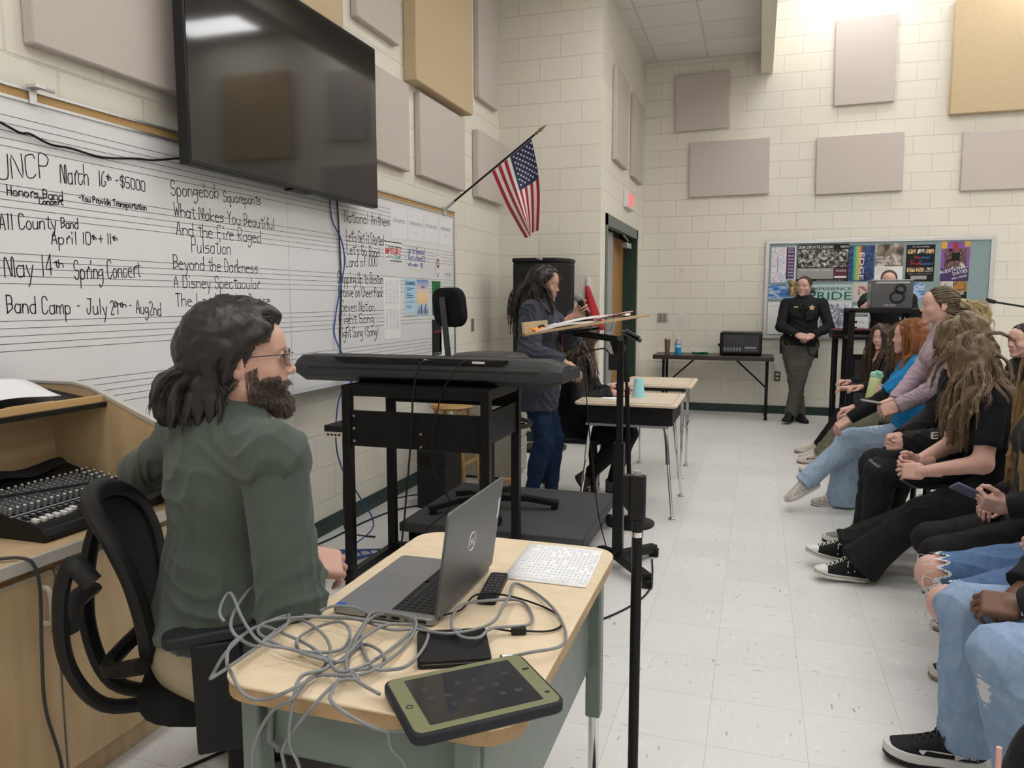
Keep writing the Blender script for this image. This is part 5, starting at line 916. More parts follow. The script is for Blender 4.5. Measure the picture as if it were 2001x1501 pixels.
# ---- bag and floor cables
tag(G().ell((-1.32, 1.99, .11), (.30, .15, .11), 24, 14).ell((-1.46, 2.02, .17), (.12, .10, .10), 20, 12).obj('backpack', M('black nylon', (.011, .011, .012), .6, bump=(30, .5)), smooth=180), 'slumped black bag on the floor under the worn desk', 'bag')
g = G()
for k in range(5):
    r0 = .12 + .018 * k; g.tube([(-2.18 + r0 * 1.0 * math.cos(a) + .02 * k, 3.56 + r0 * .9 * math.sin(a + .3 * k), .006 + .004 * k) for a in np.linspace(0, 2*PI, 37)[:-1]], .004, 6, True)
g.obj('x', BCBL).name = 'coiled_cable'; tag(bpy.data.objects['coiled_cable'], 'coil of blue network cable on the floor by the cart', 'cable')
tag(G().rod([(-2.40, 3.5, .012), (-2.35, 3.85, .006), (-2.33, 4.2, .006), (-2.27, 4.5, .006), (-2.17, 4.66, .006), (-2.1, 4.6, .01)], .005).obj('floor_cable', CBL), 'black cable running along the foot of the wall to the amplifier', 'cable')
tag(G().rod([(-2.34, 4.70, .006), (-2.40, 4.75, .006), (-2.36, 4.86, .006), (-2.25, 4.98, .006), (-2.1, 5.02, .01)], .004).obj('floor_cable', CBL), 'short black cable looped on the floor behind the amplifier', 'cable')
tag(G().rod([(-.76, 2.98, .005), (-.70, 3.10, .005), (-.60, 3.22, .005), (-.50, 3.42, .005), (-.455, 3.62, .005), (-.47, 3.85, .005), (-.50, 4.06, .005)], .0045).obj('floor_cable', CBL), 'black cable on the open floor running to the foot of the conductor stand', 'cable')
tag(G().tube([(-.72 + .055 * math.cos(a), 2.96 + .10 * math.sin(a), .005 + .004 * abs(math.sin(a))) for a in np.linspace(0, 2*PI, 30)[:-1]], .004, 6, True).obj('floor_cable', CBL), 'small loop of black cable on the floor beyond the worn desk', 'cable')
tag(G().rod([(-1.60, 1.75, .006), (-1.5, 1.95, .006), (-1.42, 2.1, .006), (-1.2, 2.2, .006), (-1.05, 2.12, .006)], .005).obj('floor_cable', CBL), 'black cable on the floor beside the slumped bag', 'cable')
# ---------------------------------------------------------------- skeletons
def dirv(yaw, pitch=0): a, b = math.radians(yaw), math.radians(pitch); return V(math.cos(a) * math.cos(b), math.sin(a) * math.cos(b), math.sin(b))
def two_bone(a, c, l1, l2, hint):
    """middle joint between a and c, bent towards hint; c is pulled in when out of reach"""
    a, c = V(a), V(c); d = c - a; L = np.linalg.norm(d)
    if L > (l1 + l2) * .995: c = a + d * ((l1 + l2) * .995 / L); d = c - a; L = np.linalg.norm(d)
    u = d / L; x = (l1 * l1 - l2 * l2 + L * L) / (2 * L); h = math.sqrt(max(l1 * l1 - x * x, 0))
    w = V(hint) - u * (V(hint) @ u); return a + u * x + unit(w) * h, c
def skeleton(H, pel, yaw, lean=0, side=0, syaw=None, fyaw=None, fpitch=0, froll=0, hands=None, elb=None, feet=None, kne=None, fem=True, neckf=.04, seat=False, wide=1., curve=0, shrug=(0, 0)):
    """H stature; pel pelvis centre; yaw body, syaw shoulders, fyaw face (degrees from +X); lean forward; hands/feet = left, right targets"""
    J = dict(H=H, fem=fem, wide=wide); F = dirv(yaw); Sd = V(F[1], -F[0], 0)          # Sd points to the body's right
    syaw = yaw if syaw is None else syaw; fyaw = syaw if fyaw is None else fyaw
    SF = dirv(syaw); SR = V(SF[1], -SF[0], 0)
    up1 = unit(Z_ * math.cos(math.radians(lean)) + F * math.sin(math.radians(lean)) + Sd * math.sin(math.radians(side)))
    l2 = lean + curve; up2 = unit(Z_ * math.cos(math.radians(l2)) + SF * math.sin(math.radians(l2)) + Sd * math.sin(math.radians(side)))
    J['pel'] = V(pel); J['waist'] = J['pel'] + up1 * .095 * H; J['chest'] = J['waist'] + up2 * .115 * H; J['nb'] = J['chest'] + up2 * .085 * H
    J['up'], J['upp'], J['F'], J['SF'], J['R'], J['SR'] = up2, up1, F, SF, Sd, SR
    hw = (.105 if fem else .118) * H * wide
    sh = J['nb'] - up2 * .028 * H
    J['sh'] = [sh - SR * hw + Z_ * shrug[0], sh + SR * hw + Z_ * shrug[1]]
    hip = J['pel'] - up1 * .02 * H; J['hip'] = [hip - Sd * .05 * H, hip + Sd * .05 * H]
    f = dirv(fyaw, fpitch); fr = unit(V(f[1], -f[0], 0)); fu = np.cross(fr, f)
    if froll: a = math.radians(froll); fr, fu = fr * math.cos(a) + fu * math.sin(a), fu * math.cos(a) - fr * math.sin(a)
    J['hf'], J['hr'], J['hu'] = f, fr, fu; J['hs'] = H / 1.72 * (1.0 if fem else 1.02)
    J['head'] = J['nb'] + up2 * .035 * H + Z_ * .052 * H + f * neckf * H * .6
    ua, fa = (.172 if fem else .178) * H, .148 * H
    J['el'], J['wr'] = [], []
    for i in (0, 1):
        t = hands[i] if hands and hands[i] is not None else J['sh'][i] - Z_ * .31 * H + F * .03; h = elb[i] if elb and elb[i] is not None else (-F * .6 - Z_ + (SR * .5 if i else -SR * .5))
        e, w = two_bone(J['sh'][i], t, ua, fa, h); J['el'].append(e); J['wr'].append(w)
    J['kn'], J['an'], J['foot'] = [], [], []
    for i in (0, 1):
        t, d = feet[i] if feet else (J['hip'][i] * V(1, 1, 0) + Z_ * .045 * H, yaw)
        e, w = two_bone(J['hip'][i], t, .245 * H, .235 * H, kne[i] if kne and kne[i] is not None else F + Z_ * .3); J['kn'].append(e); J['an'].append(w); J['foot'].append(d)
    return J
POSES = dict(
 man=dict(H=1.80, pel=(-1.22, 1.49, .575), yaw=76, syaw=66, lean=3, side=2, fyaw=35, fpitch=4, fem=False, neckf=.03, wide=.94, hands=[(-1.80, 1.92, .86), (-1.05, 1.60, .765)], elb=[(-.9, -.3, -.6), (.5, -.9, -.5)], feet=[((-1.32, 2.15, .09), 80), ((-1.0, 2.10, .09), 62)], kne=[(0, .3, 1), (.5, .3, 1)]),
 woman=dict(H=1.66, pel=(-1.41, 4.93, .88), yaw=10, syaw=2, lean=2, fyaw=5, fpitch=-8, hands=[(-1.12, 4.86, 1.31), (-1.14, 4.70, 1.00)], elb=[(0, .6, -1), (-1, -.6, -.2)], feet=[((-1.33, 5.06, .07), 20), ((-1.43, 4.87, .07), -10)]),
 seated=dict(H=1.63, pel=(-1.24, 5.36, .53), yaw=8, lean=4, syaw=8, fyaw=4, fpitch=-32, hands=[(-.90, 5.38, .785), (-.92, 5.16, .775)], elb=[(-.3, .3, -1), (-.3, -.3, -1)], feet=[((-.97, 5.46, .08), 10), ((-1.10, 5.20, .17), -8)], kne=[(.6, 0, .8), (.9, -.1, .5)]),
 officer=dict(H=1.71, pel=(.48, 9.52, .90), yaw=-95, syaw=-92, lean=-3, side=-4, fyaw=-112, fpitch=2, wide=1.1, hands=[(.60, 9.28, 1.0), (.45, 9.28, 1.0)], elb=[(.9, .3, -.3), (-.9, .3, -.3)], feet=[((.40, 9.25, .08), -110), ((.50, 9.40, .08), -70)]),
 deputy=dict(H=1.76, pel=(1.36, 9.25, .93), yaw=-100, syaw=-105, lean=8, fyaw=-100, fem=False, hands=[None, (1.07, 8.58, 1.36)], elb=[None, (-1, .2, -.6)], feet=[((1.44, 9.27, .08), -90), ((1.24, 9.27, .08), -95)]),
 darkgirl=dict(H=1.55, pel=(1.12, 7.25, .50), yaw=178, lean=8, syaw=190, fyaw=232, fpitch=-2, hands=[(.78, 7.05, .66), (.80, 7.35, .68)], feet=[((.58, 7.15, .08), 185), ((.56, 7.42, .08), 178)], kne=[(-.3, 0, 1), (-.3, 0, 1)]),
 olive=dict(H=1.56, pel=(1.10, 6.70, .52), yaw=178, lean=-3, fyaw=178, hands=[(.97, 6.5, .68), (.84, 6.85, .69)], feet=[((.56, 6.62, .08), 190), ((.56, 6.95, .08), 180)], kne=[(-.3, 0, 1), (-.3, 0, 1)]),
 red=dict(H=1.64, pel=(1.00, 5.50, .54), yaw=176, lean=-2, curve=5, fyaw=182, fpitch=2, hands=[(.54, 5.32, .60), (.66, 5.75, .66)], elb=[(.2, -.6, -1), None], feet=[((.60, 5.55, .08), 185), ((.36, 5.36, .22), 200)], kne=[(-.6, -.1, 1), (-.5, -.3, 1)]),
 lilac=dict(H=1.60, pel=(1.09, 4.96, .76), yaw=178, lean=6, fyaw=180, fpitch=2, hands=[(.78, 4.80, .80), (.78, 4.92, .81)], elb=[(.5, -.5, -1), (.5, .5, -1)], feet=[((.76, 4.85, .08), 180), ((.80, 5.05, .08), 180)], kne=[(-.8, 0, .4), (-.8, 0, .4)]),
 boy=dict(H=1.72, pel=(1.08, 4.58, .54), yaw=178, lean=-2, curve=5, fyaw=188, fpitch=0, fem=False, hands=[(.76, 4.42, .66), (.76, 4.53, .66)], elb=[(.4, -.5, -1), (.4, .5, -1)], feet=[((.62, 4.44, .08), 182), ((.62, 4.70, .08), 176)], kne=[(-.3, 0, 1), (-.3, 0, 1)]),
 converse=dict(H=1.64, pel=(1.17, 4.10, .53), yaw=176, lean=10, curve=12, fyaw=160, fpitch=-8, wide=1.05, hands=[(.76, 3.92, .61), (.76, 4.06, .63)], elb=[(.6, -.5, -1), (.5, .5, -1)], feet=[((.53, 4.06, .09), 190), ((.49, 4.26, .10), 186)], kne=[(-.3, 0, 1), (-.3, 0, 1)]),
 blonde=dict(H=1.64, pel=(1.12, 3.45, .53), yaw=178, lean=-3, fyaw=178, hands=[(.93, 3.28, .62), (.98, 3.55, .60)], elb=[(.5, -.5, -1), (.5, .5, -1)], feet=[((.96, 3.36, .08), 180), ((.96, 3.56, .08), 180)], kne=[(-1, 0, .5), (-1, 0, .5)]),
 ripped=dict(H=1.64, pel=(1.05, 2.95, .52), yaw=178, lean=-8, fyaw=178, hands=[(.98, 2.86, .61), (.99, 3.04, .60)], elb=[(.5, -.5, -1), (.5, .5, -1)], feet=[((.92, 2.86, .08), 180), ((.86, 3.08, .08), 180)], kne=[(-1, 0, .5), (-1, 0, .5)]),
 jeans=dict(H=1.74, pel=(1.04, 2.40, .54), yaw=180, lean=4, fyaw=180, hands=[(.70, 2.30, .585), (.73, 2.42, .59)], elb=[(.6, -.6, -.8), (.5, .5, -1)], feet=[((.72, 2.18, .09), 183), ((.64, 2.48, .09), 182)], fem=False, kne=[(-.4, 0, 1), (-.4, 0, 1)]),
 backrow=dict(H=1.60, pel=(1.72, 5.75, .53), yaw=185, lean=4, fyaw=205, fpitch=0, hands=[(1.4, 5.6, .66), (1.4, 5.9, .66)], feet=[((1.3, 5.66, .08), 180), ((1.3, 5.85, .08), 180)]),
)
# ================================================================ people: distance-field surfaces
class SD:
    def __init__(s): s.it = []
    def cone(s, a, b, ra, rb, k=.02, fl=None, cut=(0, 0), sub=0): s.it.append(('c', V(a), V(b), ra, rb, k, fl, cut, sub)); return s
    def ell(s, c, r, R=None, k=.02, sub=0): s.it.append(('e', V(c), V(r), np.eye(3) if R is None else R, k, sub)); return s
    def box(s, c, r, rd, R=None, k=.01, sub=0): s.it.append(('b', V(c), V(r), rd, np.eye(3) if R is None else R, k, sub)); return s
    def plane(s, p, n): s.it.append(('p', V(p), unit(n))); return s
    def bounds(s):
        lo, hi = np.full(3, 1e9), np.full(3, -1e9)
        for t in s.it:
            if t[0] == 'p' or t[-1] == 1: continue
            if t[0] == 'c': m = max(t[3], t[4]); l, h = np.minimum(t[1], t[2]) - m, np.maximum(t[1], t[2]) + m
            else: m = max(t[2]) + (t[3] if t[0] == 'b' else 0); m = m * (1.75 if t[0] == 'b' else 1); l, h = t[1] - m, t[1] + m
            lo, hi = np.minimum(lo, l), np.maximum(hi, h)
        return lo, hi
    def mesh(s, h):
        lo, hi = s.bounds(); lo = lo - 3 * h; n = np.ceil((hi + 3 * h - lo) / h).astype(int) + 1
        F = np.full(n, .3, np.float32)
        ax = [lo[i] + h * np.arange(n[i], dtype=np.float32) for i in range(3)]
        for t in s.it:
            if t[0] == 'p': continue
            k = t[5] if t[0] in 'cb' else t[4]; mg = k + 3 * h
            if t[0] == 'c': m = max(t[3], t[4]) + mg; l, u = np.minimum(t[1], t[2]) - m, np.maximum(t[1], t[2]) + m
            else: m = (max(t[2]) + (t[3] if t[0] == 'b' else 0)) * (1.75 if t[0] == 'b' else 1) + mg; l, u = t[1] - m, t[1] + m
            i0 = np.clip(np.floor((l - lo) / h).astype(int), 0, n - 1); i1 = np.clip(np.ceil((u - lo) / h).astype(int) + 1, 1, n)
            sl = tuple(slice(a, b) for a, b in zip(i0, i1))
            X, Y, Z = np.meshgrid(ax[0][sl[0]], ax[1][sl[1]], ax[2][sl[2]], indexing='ij', sparse=True)
            if t[0] == 'c':
                a, b, ra, rb, _, fl, cut, sub = t[1:]
                ab = b - a; L2 = ab @ ab + 1e-12; px, py, pz = X - a[0], Y - a[1], Z - a[2]
                tt = (px * ab[0] + py * ab[1] + pz * ab[2]) / L2; tc = np.clip(tt, 0, 1)
                qx, qy, qz = px - tc * ab[0], py - tc * ab[1], pz - tc * ab[2]
                if fl is not None:
                    nv, sc = fl; dn = (qx * nv[0] + qy * nv[1] + qz * nv[2]) * (1 / sc - 1); qx, qy, qz = qx + dn * nv[0], qy + dn * nv[1], qz + dn * nv[2]
                d = np.sqrt(qx * qx + qy * qy + qz * qz) - (ra + (rb - ra) * tc); L = math.sqrt(L2)
                if cut[0]: d = np.maximum(d, -tt * L)
                if cut[1]: d = np.maximum(d, (tt - 1) * L)
            else:
                R = t[3] if t[0] == 'e' else t[4]; c, r = t[1], t[2]; sub = t[-1]
                px, py, pz = X - c[0], Y - c[1], Z - c[2]
                q = [px * R[0, i] + py * R[1, i] + pz * R[2, i] for i in range(3)]
                if t[0] == 'e':
                    k0 = np.sqrt(sum((q[i] / r[i]) ** 2 for i in range(3))); k1 = np.sqrt(sum((q[i] / r[i] ** 2) ** 2 for i in range(3))) + 1e-9; d = k0 * (k0 - 1) / k1
                else:
                    a = [np.abs(q[i]) - r[i] for i in range(3)]
                    d = np.sqrt(sum(np.maximum(x, 0) ** 2 for x in a)) + np.minimum(np.maximum(np.maximum(a[0], a[1]), a[2]), 0) - t[3]
            f = F[sl]; d = d.astype(np.float32)
            if sub: hh = np.maximum(k - np.abs(f + d), 0) / k; F[sl] = np.maximum(f, -d) + hh * hh * k * .25
            else: hh = np.maximum(k - np.abs(f - d), 0) / k; F[sl] = np.minimum(f, d) - hh * hh * k * .25
        for t in s.it:
            if t[0] == 'p':
                p, nn = t[1], t[2]; d = (ax[0][:, None, None] - p[0]) * nn[0] + (ax[1][None, :, None] - p[1]) * nn[1] + (ax[2][None, None, :] - p[2]) * nn[2]
                F = np.maximum(F, d.astype(np.float32))
        return surface_nets(F, lo, h)
def surface_nets(F, lo, h):
    S_ = F < 0; c = [S_[i:S_.shape[0] - 1 + i, j:S_.shape[1] - 1 + j, k:S_.shape[2] - 1 + k] for i in (0, 1) for j in (0, 1) for k in (0, 1)]
    sm = sum(x.astype(np.int8) for x in c); I = np.argwhere((sm > 0) & (sm < 8)); del c, sm
    idx = np.full(np.array(F.shape) - 1, -1, np.int32); idx[tuple(I.T)] = np.arange(len(I))
    off = np.array([[i, j, k] for i in (0, 1) for j in (0, 1) for k in (0, 1)]); fv = np.stack([F[tuple((I + o).T)] for o in off], 1)
    acc = np.zeros((len(I), 3)); cnt = np.zeros(len(I))
    for a in range(8):
        for b in range(a + 1, 8):
            if np.abs(off[a] - off[b]).sum() != 1: continue
            m = (fv[:, a] < 0) != (fv[:, b] < 0); t = fv[m, a] / (fv[m, a] - fv[m, b])
            acc[m] += off[a] + t[:, None] * (off[b] - off[a]); cnt[m] += 1
    v = lo + h * (I + acc / cnt[:, None]); Q = []
    for axis in range(3):
        o = [0, 0, 0]; o[axis] = 1; A = S_[:S_.shape[0] - o[0], :S_.shape[1] - o[1], :S_.shape[2] - o[2]]; B = S_[o[0]:, o[1]:, o[2]:]
        e = np.argwhere(A != B); u, w = [(1, 2), (2, 0), (0, 1)][axis]
        e = e[(e[:, u] > 0) & (e[:, w] > 0) & (e[:, u] < idx.shape[u]) & (e[:, w] < idx.shape[w]) & (e[:, axis] < idx.shape[axis])]
        du, dw = np.zeros(3, int), np.zeros(3, int); du[u] = 1; dw[w] = 1
        q = np.stack([idx[tuple((e - du - dw).T)], idx[tuple((e - dw).T)], idx[tuple(e.T)], idx[tuple((e - du).T)]], 1)
        fl = ~A[tuple(e.T)]; q[fl] = q[fl][:, ::-1]; Q.append(q[(q >= 0).all(1)])
    return v, np.concatenate(Q)
def normals(v, q):
    n = np.cross(v[q[:, 2]] - v[q[:, 0]], v[q[:, 3]] - v[q[:, 1]]); N = np.zeros_like(v)
    for i in range(4): np.add.at(N, q[:, i], n)
    return N / (np.linalg.norm(N, axis=1, keepdims=True) + 1e-12)
def relax(v, q, it=1):
    for _ in range(it):
        A = np.zeros_like(v); c = np.zeros(len(v))
        for i in range(4): np.add.at(A, q[:, i], v[q[:, (i + 1) % 4]] + v[q[:, i - 1]]); np.add.at(c, q[:, i], 2)
        v = v * .5 + .5 * A / c[:, None]
    return v
def folds(v, q, amp, fr, seed, axis=None):
    """cloth creases: warped ridges"""
    r = np.random.default_rng(seed); N = normals(v, q); d = np.zeros(len(v))
    for k in range(3):
        w = r.normal(size=3); w /= np.linalg.norm(w)
        if axis is not None: w = unit(w * .75 + np.asarray(axis) * r.choice([-1, 1]))
        ph = sum(r.uniform(.5, 1.2) * np.sin(v @ (r.normal(size=3) * fr * .35) + r.uniform(0, 6)) for _ in range(3))
        m = .5 + .5 * np.sin(v @ (r.normal(size=3) * fr * .22) + r.uniform(0, 6)); x = np.sin(v @ w * fr * r.uniform(.8, 1.4) + 2.0 * ph)
        d += (1 - np.abs(x)) ** 1.6 * m
    return v + N * ((d - d.mean()) * amp / 1.2)[:, None]
def qobj(name, v, q, mats, parent, mi=None, smooth=True):
    me = bpy.data.meshes.new(name); v = np.asarray(v, float)
    Mi = XF.get(parent.name) if parent is not None else None
    if Mi is not None: v = v @ Mi[:3, :3].T + Mi[:3, 3]
    me.vertices.add(len(v)); me.vertices.foreach_set('co', v.astype(np.float32).ravel())
    me.loops.add(len(q) * 4); me.loops.foreach_set('vertex_index', q.astype(np.int32).ravel())
    me.polygons.add(len(q)); me.polygons.foreach_set('loop_start', (np.arange(len(q)) * 4).astype(np.int32)); me.polygons.foreach_set('loop_total', np.full(len(q), 4, np.int32))
    for m in (mats if isinstance(mats, (list, tuple)) else [mats]): me.materials.append(m)
    if mi is not None: me.polygons.foreach_set('material_index', mi.astype(np.int32))
    if smooth: me.polygons.foreach_set('use_smooth', np.ones(len(q), bool))
    me.update(calc_edges=True); me.validate()
    o = bpy.data.objects.new(name, me); COL.objects.link(o)
    if parent is not None:
        o.parent = parent
        if parent.name in XF: XF[o.name] = XF[parent.name]
    return o
# ---------------------------------------------------------------- heads
HEADS = {}
def head_mesh(kind):
    """x to the right, y forward, z up, metres; kinds f (woman), m (man)"""
    if kind in HEADS: return HEADS[kind]
    f = kind == 'f'; s = SD()
    s.ell((0, -.012, .034), (.073, .093, .082), None, .02); s.ell((0, .036, -.02), (.057, .056, .075), None, .03); s.ell((0, -.01, -.02), (.062, .07, .06), None, .03)
    for x in (-1, 1):
        s.cone((x * (.046 if f else .051), .0, -.055), (x * .010, .064, -.096), .019, .0135 if f else .016, .022); s.ell((x * .036, .056, -.028), (.023, .021, .022), None, .02)
        s.cone((x * .013, .083, .022), (x * .043, .069, .020), .0075, .007, .012)
    s.ell((0, .070, -.100), (.019 if f else .023, .015, .014), None, .015)
    s.ell((0, .060, .045), (.05, .03, .035), None, .03)
    for x in (-1, 1): s.ell((x * .031, .094, .004), (.0165, .014, .0115), None, .012, 1)
    nz = -.005 if f else .0; s.cone((0, .083, .010), (0, .101 + nz, -.026), .0062, .0082, .012); s.ell((0, .102 + nz, -.029), (.0088, .0095, .0078), None, .009)
    for x in (-1, 1): s.ell((x * .0112, .092 + nz * .6, -.033), (.007, .0095, .006), None, .006); s.ell((x * .0065, .097 + nz, -.0395), (.0032, .0045, .003), None, .002, 1)
    s.ell((0, .074, -.062), (.028, .016, .024), None, .015)
    for a, b, z in ((-.022, -.007, -.0605), (-.007, .007, -.0585), (.007, .022, -.0605)): s.cone((a, .0905 - abs(a) * .42, -.0615 if abs(a) > .01 else z), (b, .0905 - abs(b) * .42, -.0615 if abs(b) > .01 else z), .0035 if abs(a) > .01 else .0048, .0048 if abs(b) < .01 else .0035, .004)
    s.cone((-.013, .086, -.069), (.013, .086, -.069), .0058, .0058, .005); s.cone((-.023, .084, -.0648), (.0, .097, -.0642), .0011, .0013, .0025, None, (0, 0), 1); s.cone((.023, .084, -.0648), (.0, .097, -.0642), .0011, .0013, .0025, None, (0, 0), 1)
    for x in (-1, 1):
        for a, b in (((.018, .0815, .004), (.0245, .0865, .0105)), ((.0245, .0865, .0105), (.034, .0865, .0115)), ((.034, .0865, .0115), (.0445, .078, .005))): s.cone((x * a[0], a[1], a[2]), (x * b[0], b[1], b[2]), .003, .003, .004)
        for a, b in (((.018, .0815, .001), (.027, .0845, -.0045)), ((.027, .0845, -.0045), (.036, .083, -.0045)), ((.036, .083, -.0045), (.0445, .077, .001))): s.cone((x * a[0], a[1], a[2]), (x * b[0], b[1], b[2]), .0026, .0026, .005)
        R = rot('Z', x * -18) @ rot('X', 8)
        s.ell((x * .077, -.012, .0), (.0065, .0185, .031), R, .006); s.ell((x * .083, -.008, .003), (.005, .011, .02), R, .006, 1); s.ell((x * .079, -.004, -.004), (.0045, .006, .008), R, .004)
    s.cone((0, -.012, -.035), (0, -.03, -.115), .052 if f else .06, .05 if f else .058, .03)
    v, q = s.mesh(.0027); v = relax(v, q, 1)
    fc = v[q].mean(1); mi = np.zeros(len(q), int)
    lip = (np.abs(fc[:, 0]) < .0225) & (fc[:, 1] > .078) & (fc[:, 2] < -.0555 - np.abs(fc[:, 0]) * .12) & (fc[:, 2] > -.0755 + np.abs(fc[:, 0]) * .42); mi[lip] = 1
    HEADS[kind] = (v, q, mi); return HEADS[kind]
def hframe(J): return np.array([J['hr'], J['hf'], J['hu']]).T * J['hs']
# ---------------------------------------------------------------- hands
def hand_mesh(wr, d, pn, side, sc=1., curl=(25, 30, 20), thumb=.4, spread=1., h=.003, curls=None):
    """hand from the wrist along d, palm facing pn; side +1 = right hand"""
    y = unit(d); z = unit(-V(pn) + y * (V(pn) @ y)); x = np.cross(y, z)    # z is the back of the hand
    tx = -side                                                             # thumb lies on this side
    s = SD(); s.cone((0, -.07, 0), (0, .01, 0), .0262, .0265, .02, (V(0, 0, 1), .80)); s.box((0, .045, 0), (.029, .036, .003), .0105, None, .012)
    s.ell((tx * .022, .03, -.008), (.018, .032, .014), None, .012); s.ell((-tx * .026, .035, -.006), (.012, .034, .012), None, .012)
    fx = [(.030, .074, .0092), (.0105, .082, .0095), (-.010, .076, .009), (-.0285, .060, .008)]
    for i, (xx, L, r) in enumerate(fx):
        c = curls[i] if curls is not None else curl; p = V(tx * xx, .081 - abs(i - 1.2) * .004, 0); a = 0; sa = math.radians((1.2 - i) * 5 * spread)
        for k, (fr, cc) in enumerate(zip((.44, .31, .25), c)):
            a += math.radians(cc + (i * 3 if k == 0 else 0)); st = L * fr
            dv = V(tx * math.sin(sa) * math.cos(a), math.cos(sa) * math.cos(a), -math.sin(a)); n = p + dv * st
            s.cone(p, n, r * (1 - .1 * k), r * (.92 - .12 * k), .004); p = n
    p = V(tx * .022, .018, -.008); q1 = V(tx * (.034 + .022 * thumb), .052, -.018 - .012 * (1 - thumb)); q2 = V(tx * (.036 + .034 * thumb), .083, -.022 - .016 * (1 - thumb)); q3 = V(tx * (.034 + .032 * thumb), .105, -.022 - .022 * (1 - thumb))
    s.cone(p, q1, .0145, .0115, .01); s.cone(q1, q2, .011, .0098, .005); s.cone(q2, q3, .0098, .0078, .005)
    v, q = s.mesh(h / sc); v = relax(v, q, 1)
    M_ = np.array([x, y, z]).T * sc
    if np.linalg.det(M_) < 0: q = q[:, ::-1]
    return v @ M_.T + V(wr), q
# ---------------------------------------------------------------- bodies and clothes
def torso(s, J, t, fem, lo=None, k=.05, belly=0):
    H, w, F, R, up = J['H'], J['wide'], J['F'], J['R'], J['up']; SF, SR = J['SF'], J['SR']
    s.ell(J['pel'], (.098 * H * w + t, .068 * H + t, .07 * H + t), np.array([R, F, J['upp']]).T, k)
    s.cone(J['pel'], J['waist'], .084 * H * w + t, .074 * H * w + t + belly, k, (F, .74)); s.cone(J['waist'], J['chest'], .073 * H * w + t + belly * .6, .086 * H * w + t, k, (SF, .74))
    s.cone(J['chest'], J['nb'] - up * .03 * H, .082 * H * w + t, .055 * H + t, k, (SF, .74)); s.cone(J['sh'][0], J['sh'][1], (.031 if fem else .036) * H + t, (.031 if fem else .036) * H + t, k)
    s.cone(J['nb'] - up * .045 * H, J['nb'] + up * .005 * H, .062 * H + t, .040 * H + t, .04)
    if fem:
        for i in (-1, 1): s.ell(J['chest'] - up * .012 * H + SR * i * .044 * H + SF * .044 * H, (.037 * H + t * .7,) * 3, None, .05)
def arm(s, J, i, t, a=0., b=1., cut=1, flare=0):
    """sleeve along the arm; a..b measured shoulder 0, elbow .5, wrist 1"""
    H, sh, el, wr = J['H'], J['sh'][i], J['el'][i], J['wr'][i]
    if b <= .5: e = sh + (el - sh) * b * 2; s.cone(sh, e, .033 * H + t, .030 * H + t + flare, .03, None, (0, cut)); return
    s.cone(sh, el, .031 * H + t, .0255 * H + t, .03); e = el + (wr - el) * (b * 2 - 1); s.cone(el, e, .0265 * H + t, (.0185 if t > .002 else .0155) * H + t + flare + (1 - b) * .012, .025, None, (0, cut))
def leg(s, J, i, t, b=1., cut=1, flare=0, tk=0):
    H, hp, kn, an = J['H'], J['hip'][i], J['kn'][i], J['an'][i]
    s.cone(hp, kn, .053 * H + t + tk, .036 * H + t, .04); u = unit(an - kn); bk = -J['F']
    if b > .5: e = kn + (an - kn) * (b * 2 - 1); s.cone(kn, e, .035 * H + t, .022 * H + t + flare, .03, None, (0, cut)); s.ell(kn + (an - kn) * .3 + bk * .012 * H, (.030 * H + t,) * 2 + (.08 * H,), np.array(Vector(u).to_track_quat('Z', 'Y').to_matrix()), .03)
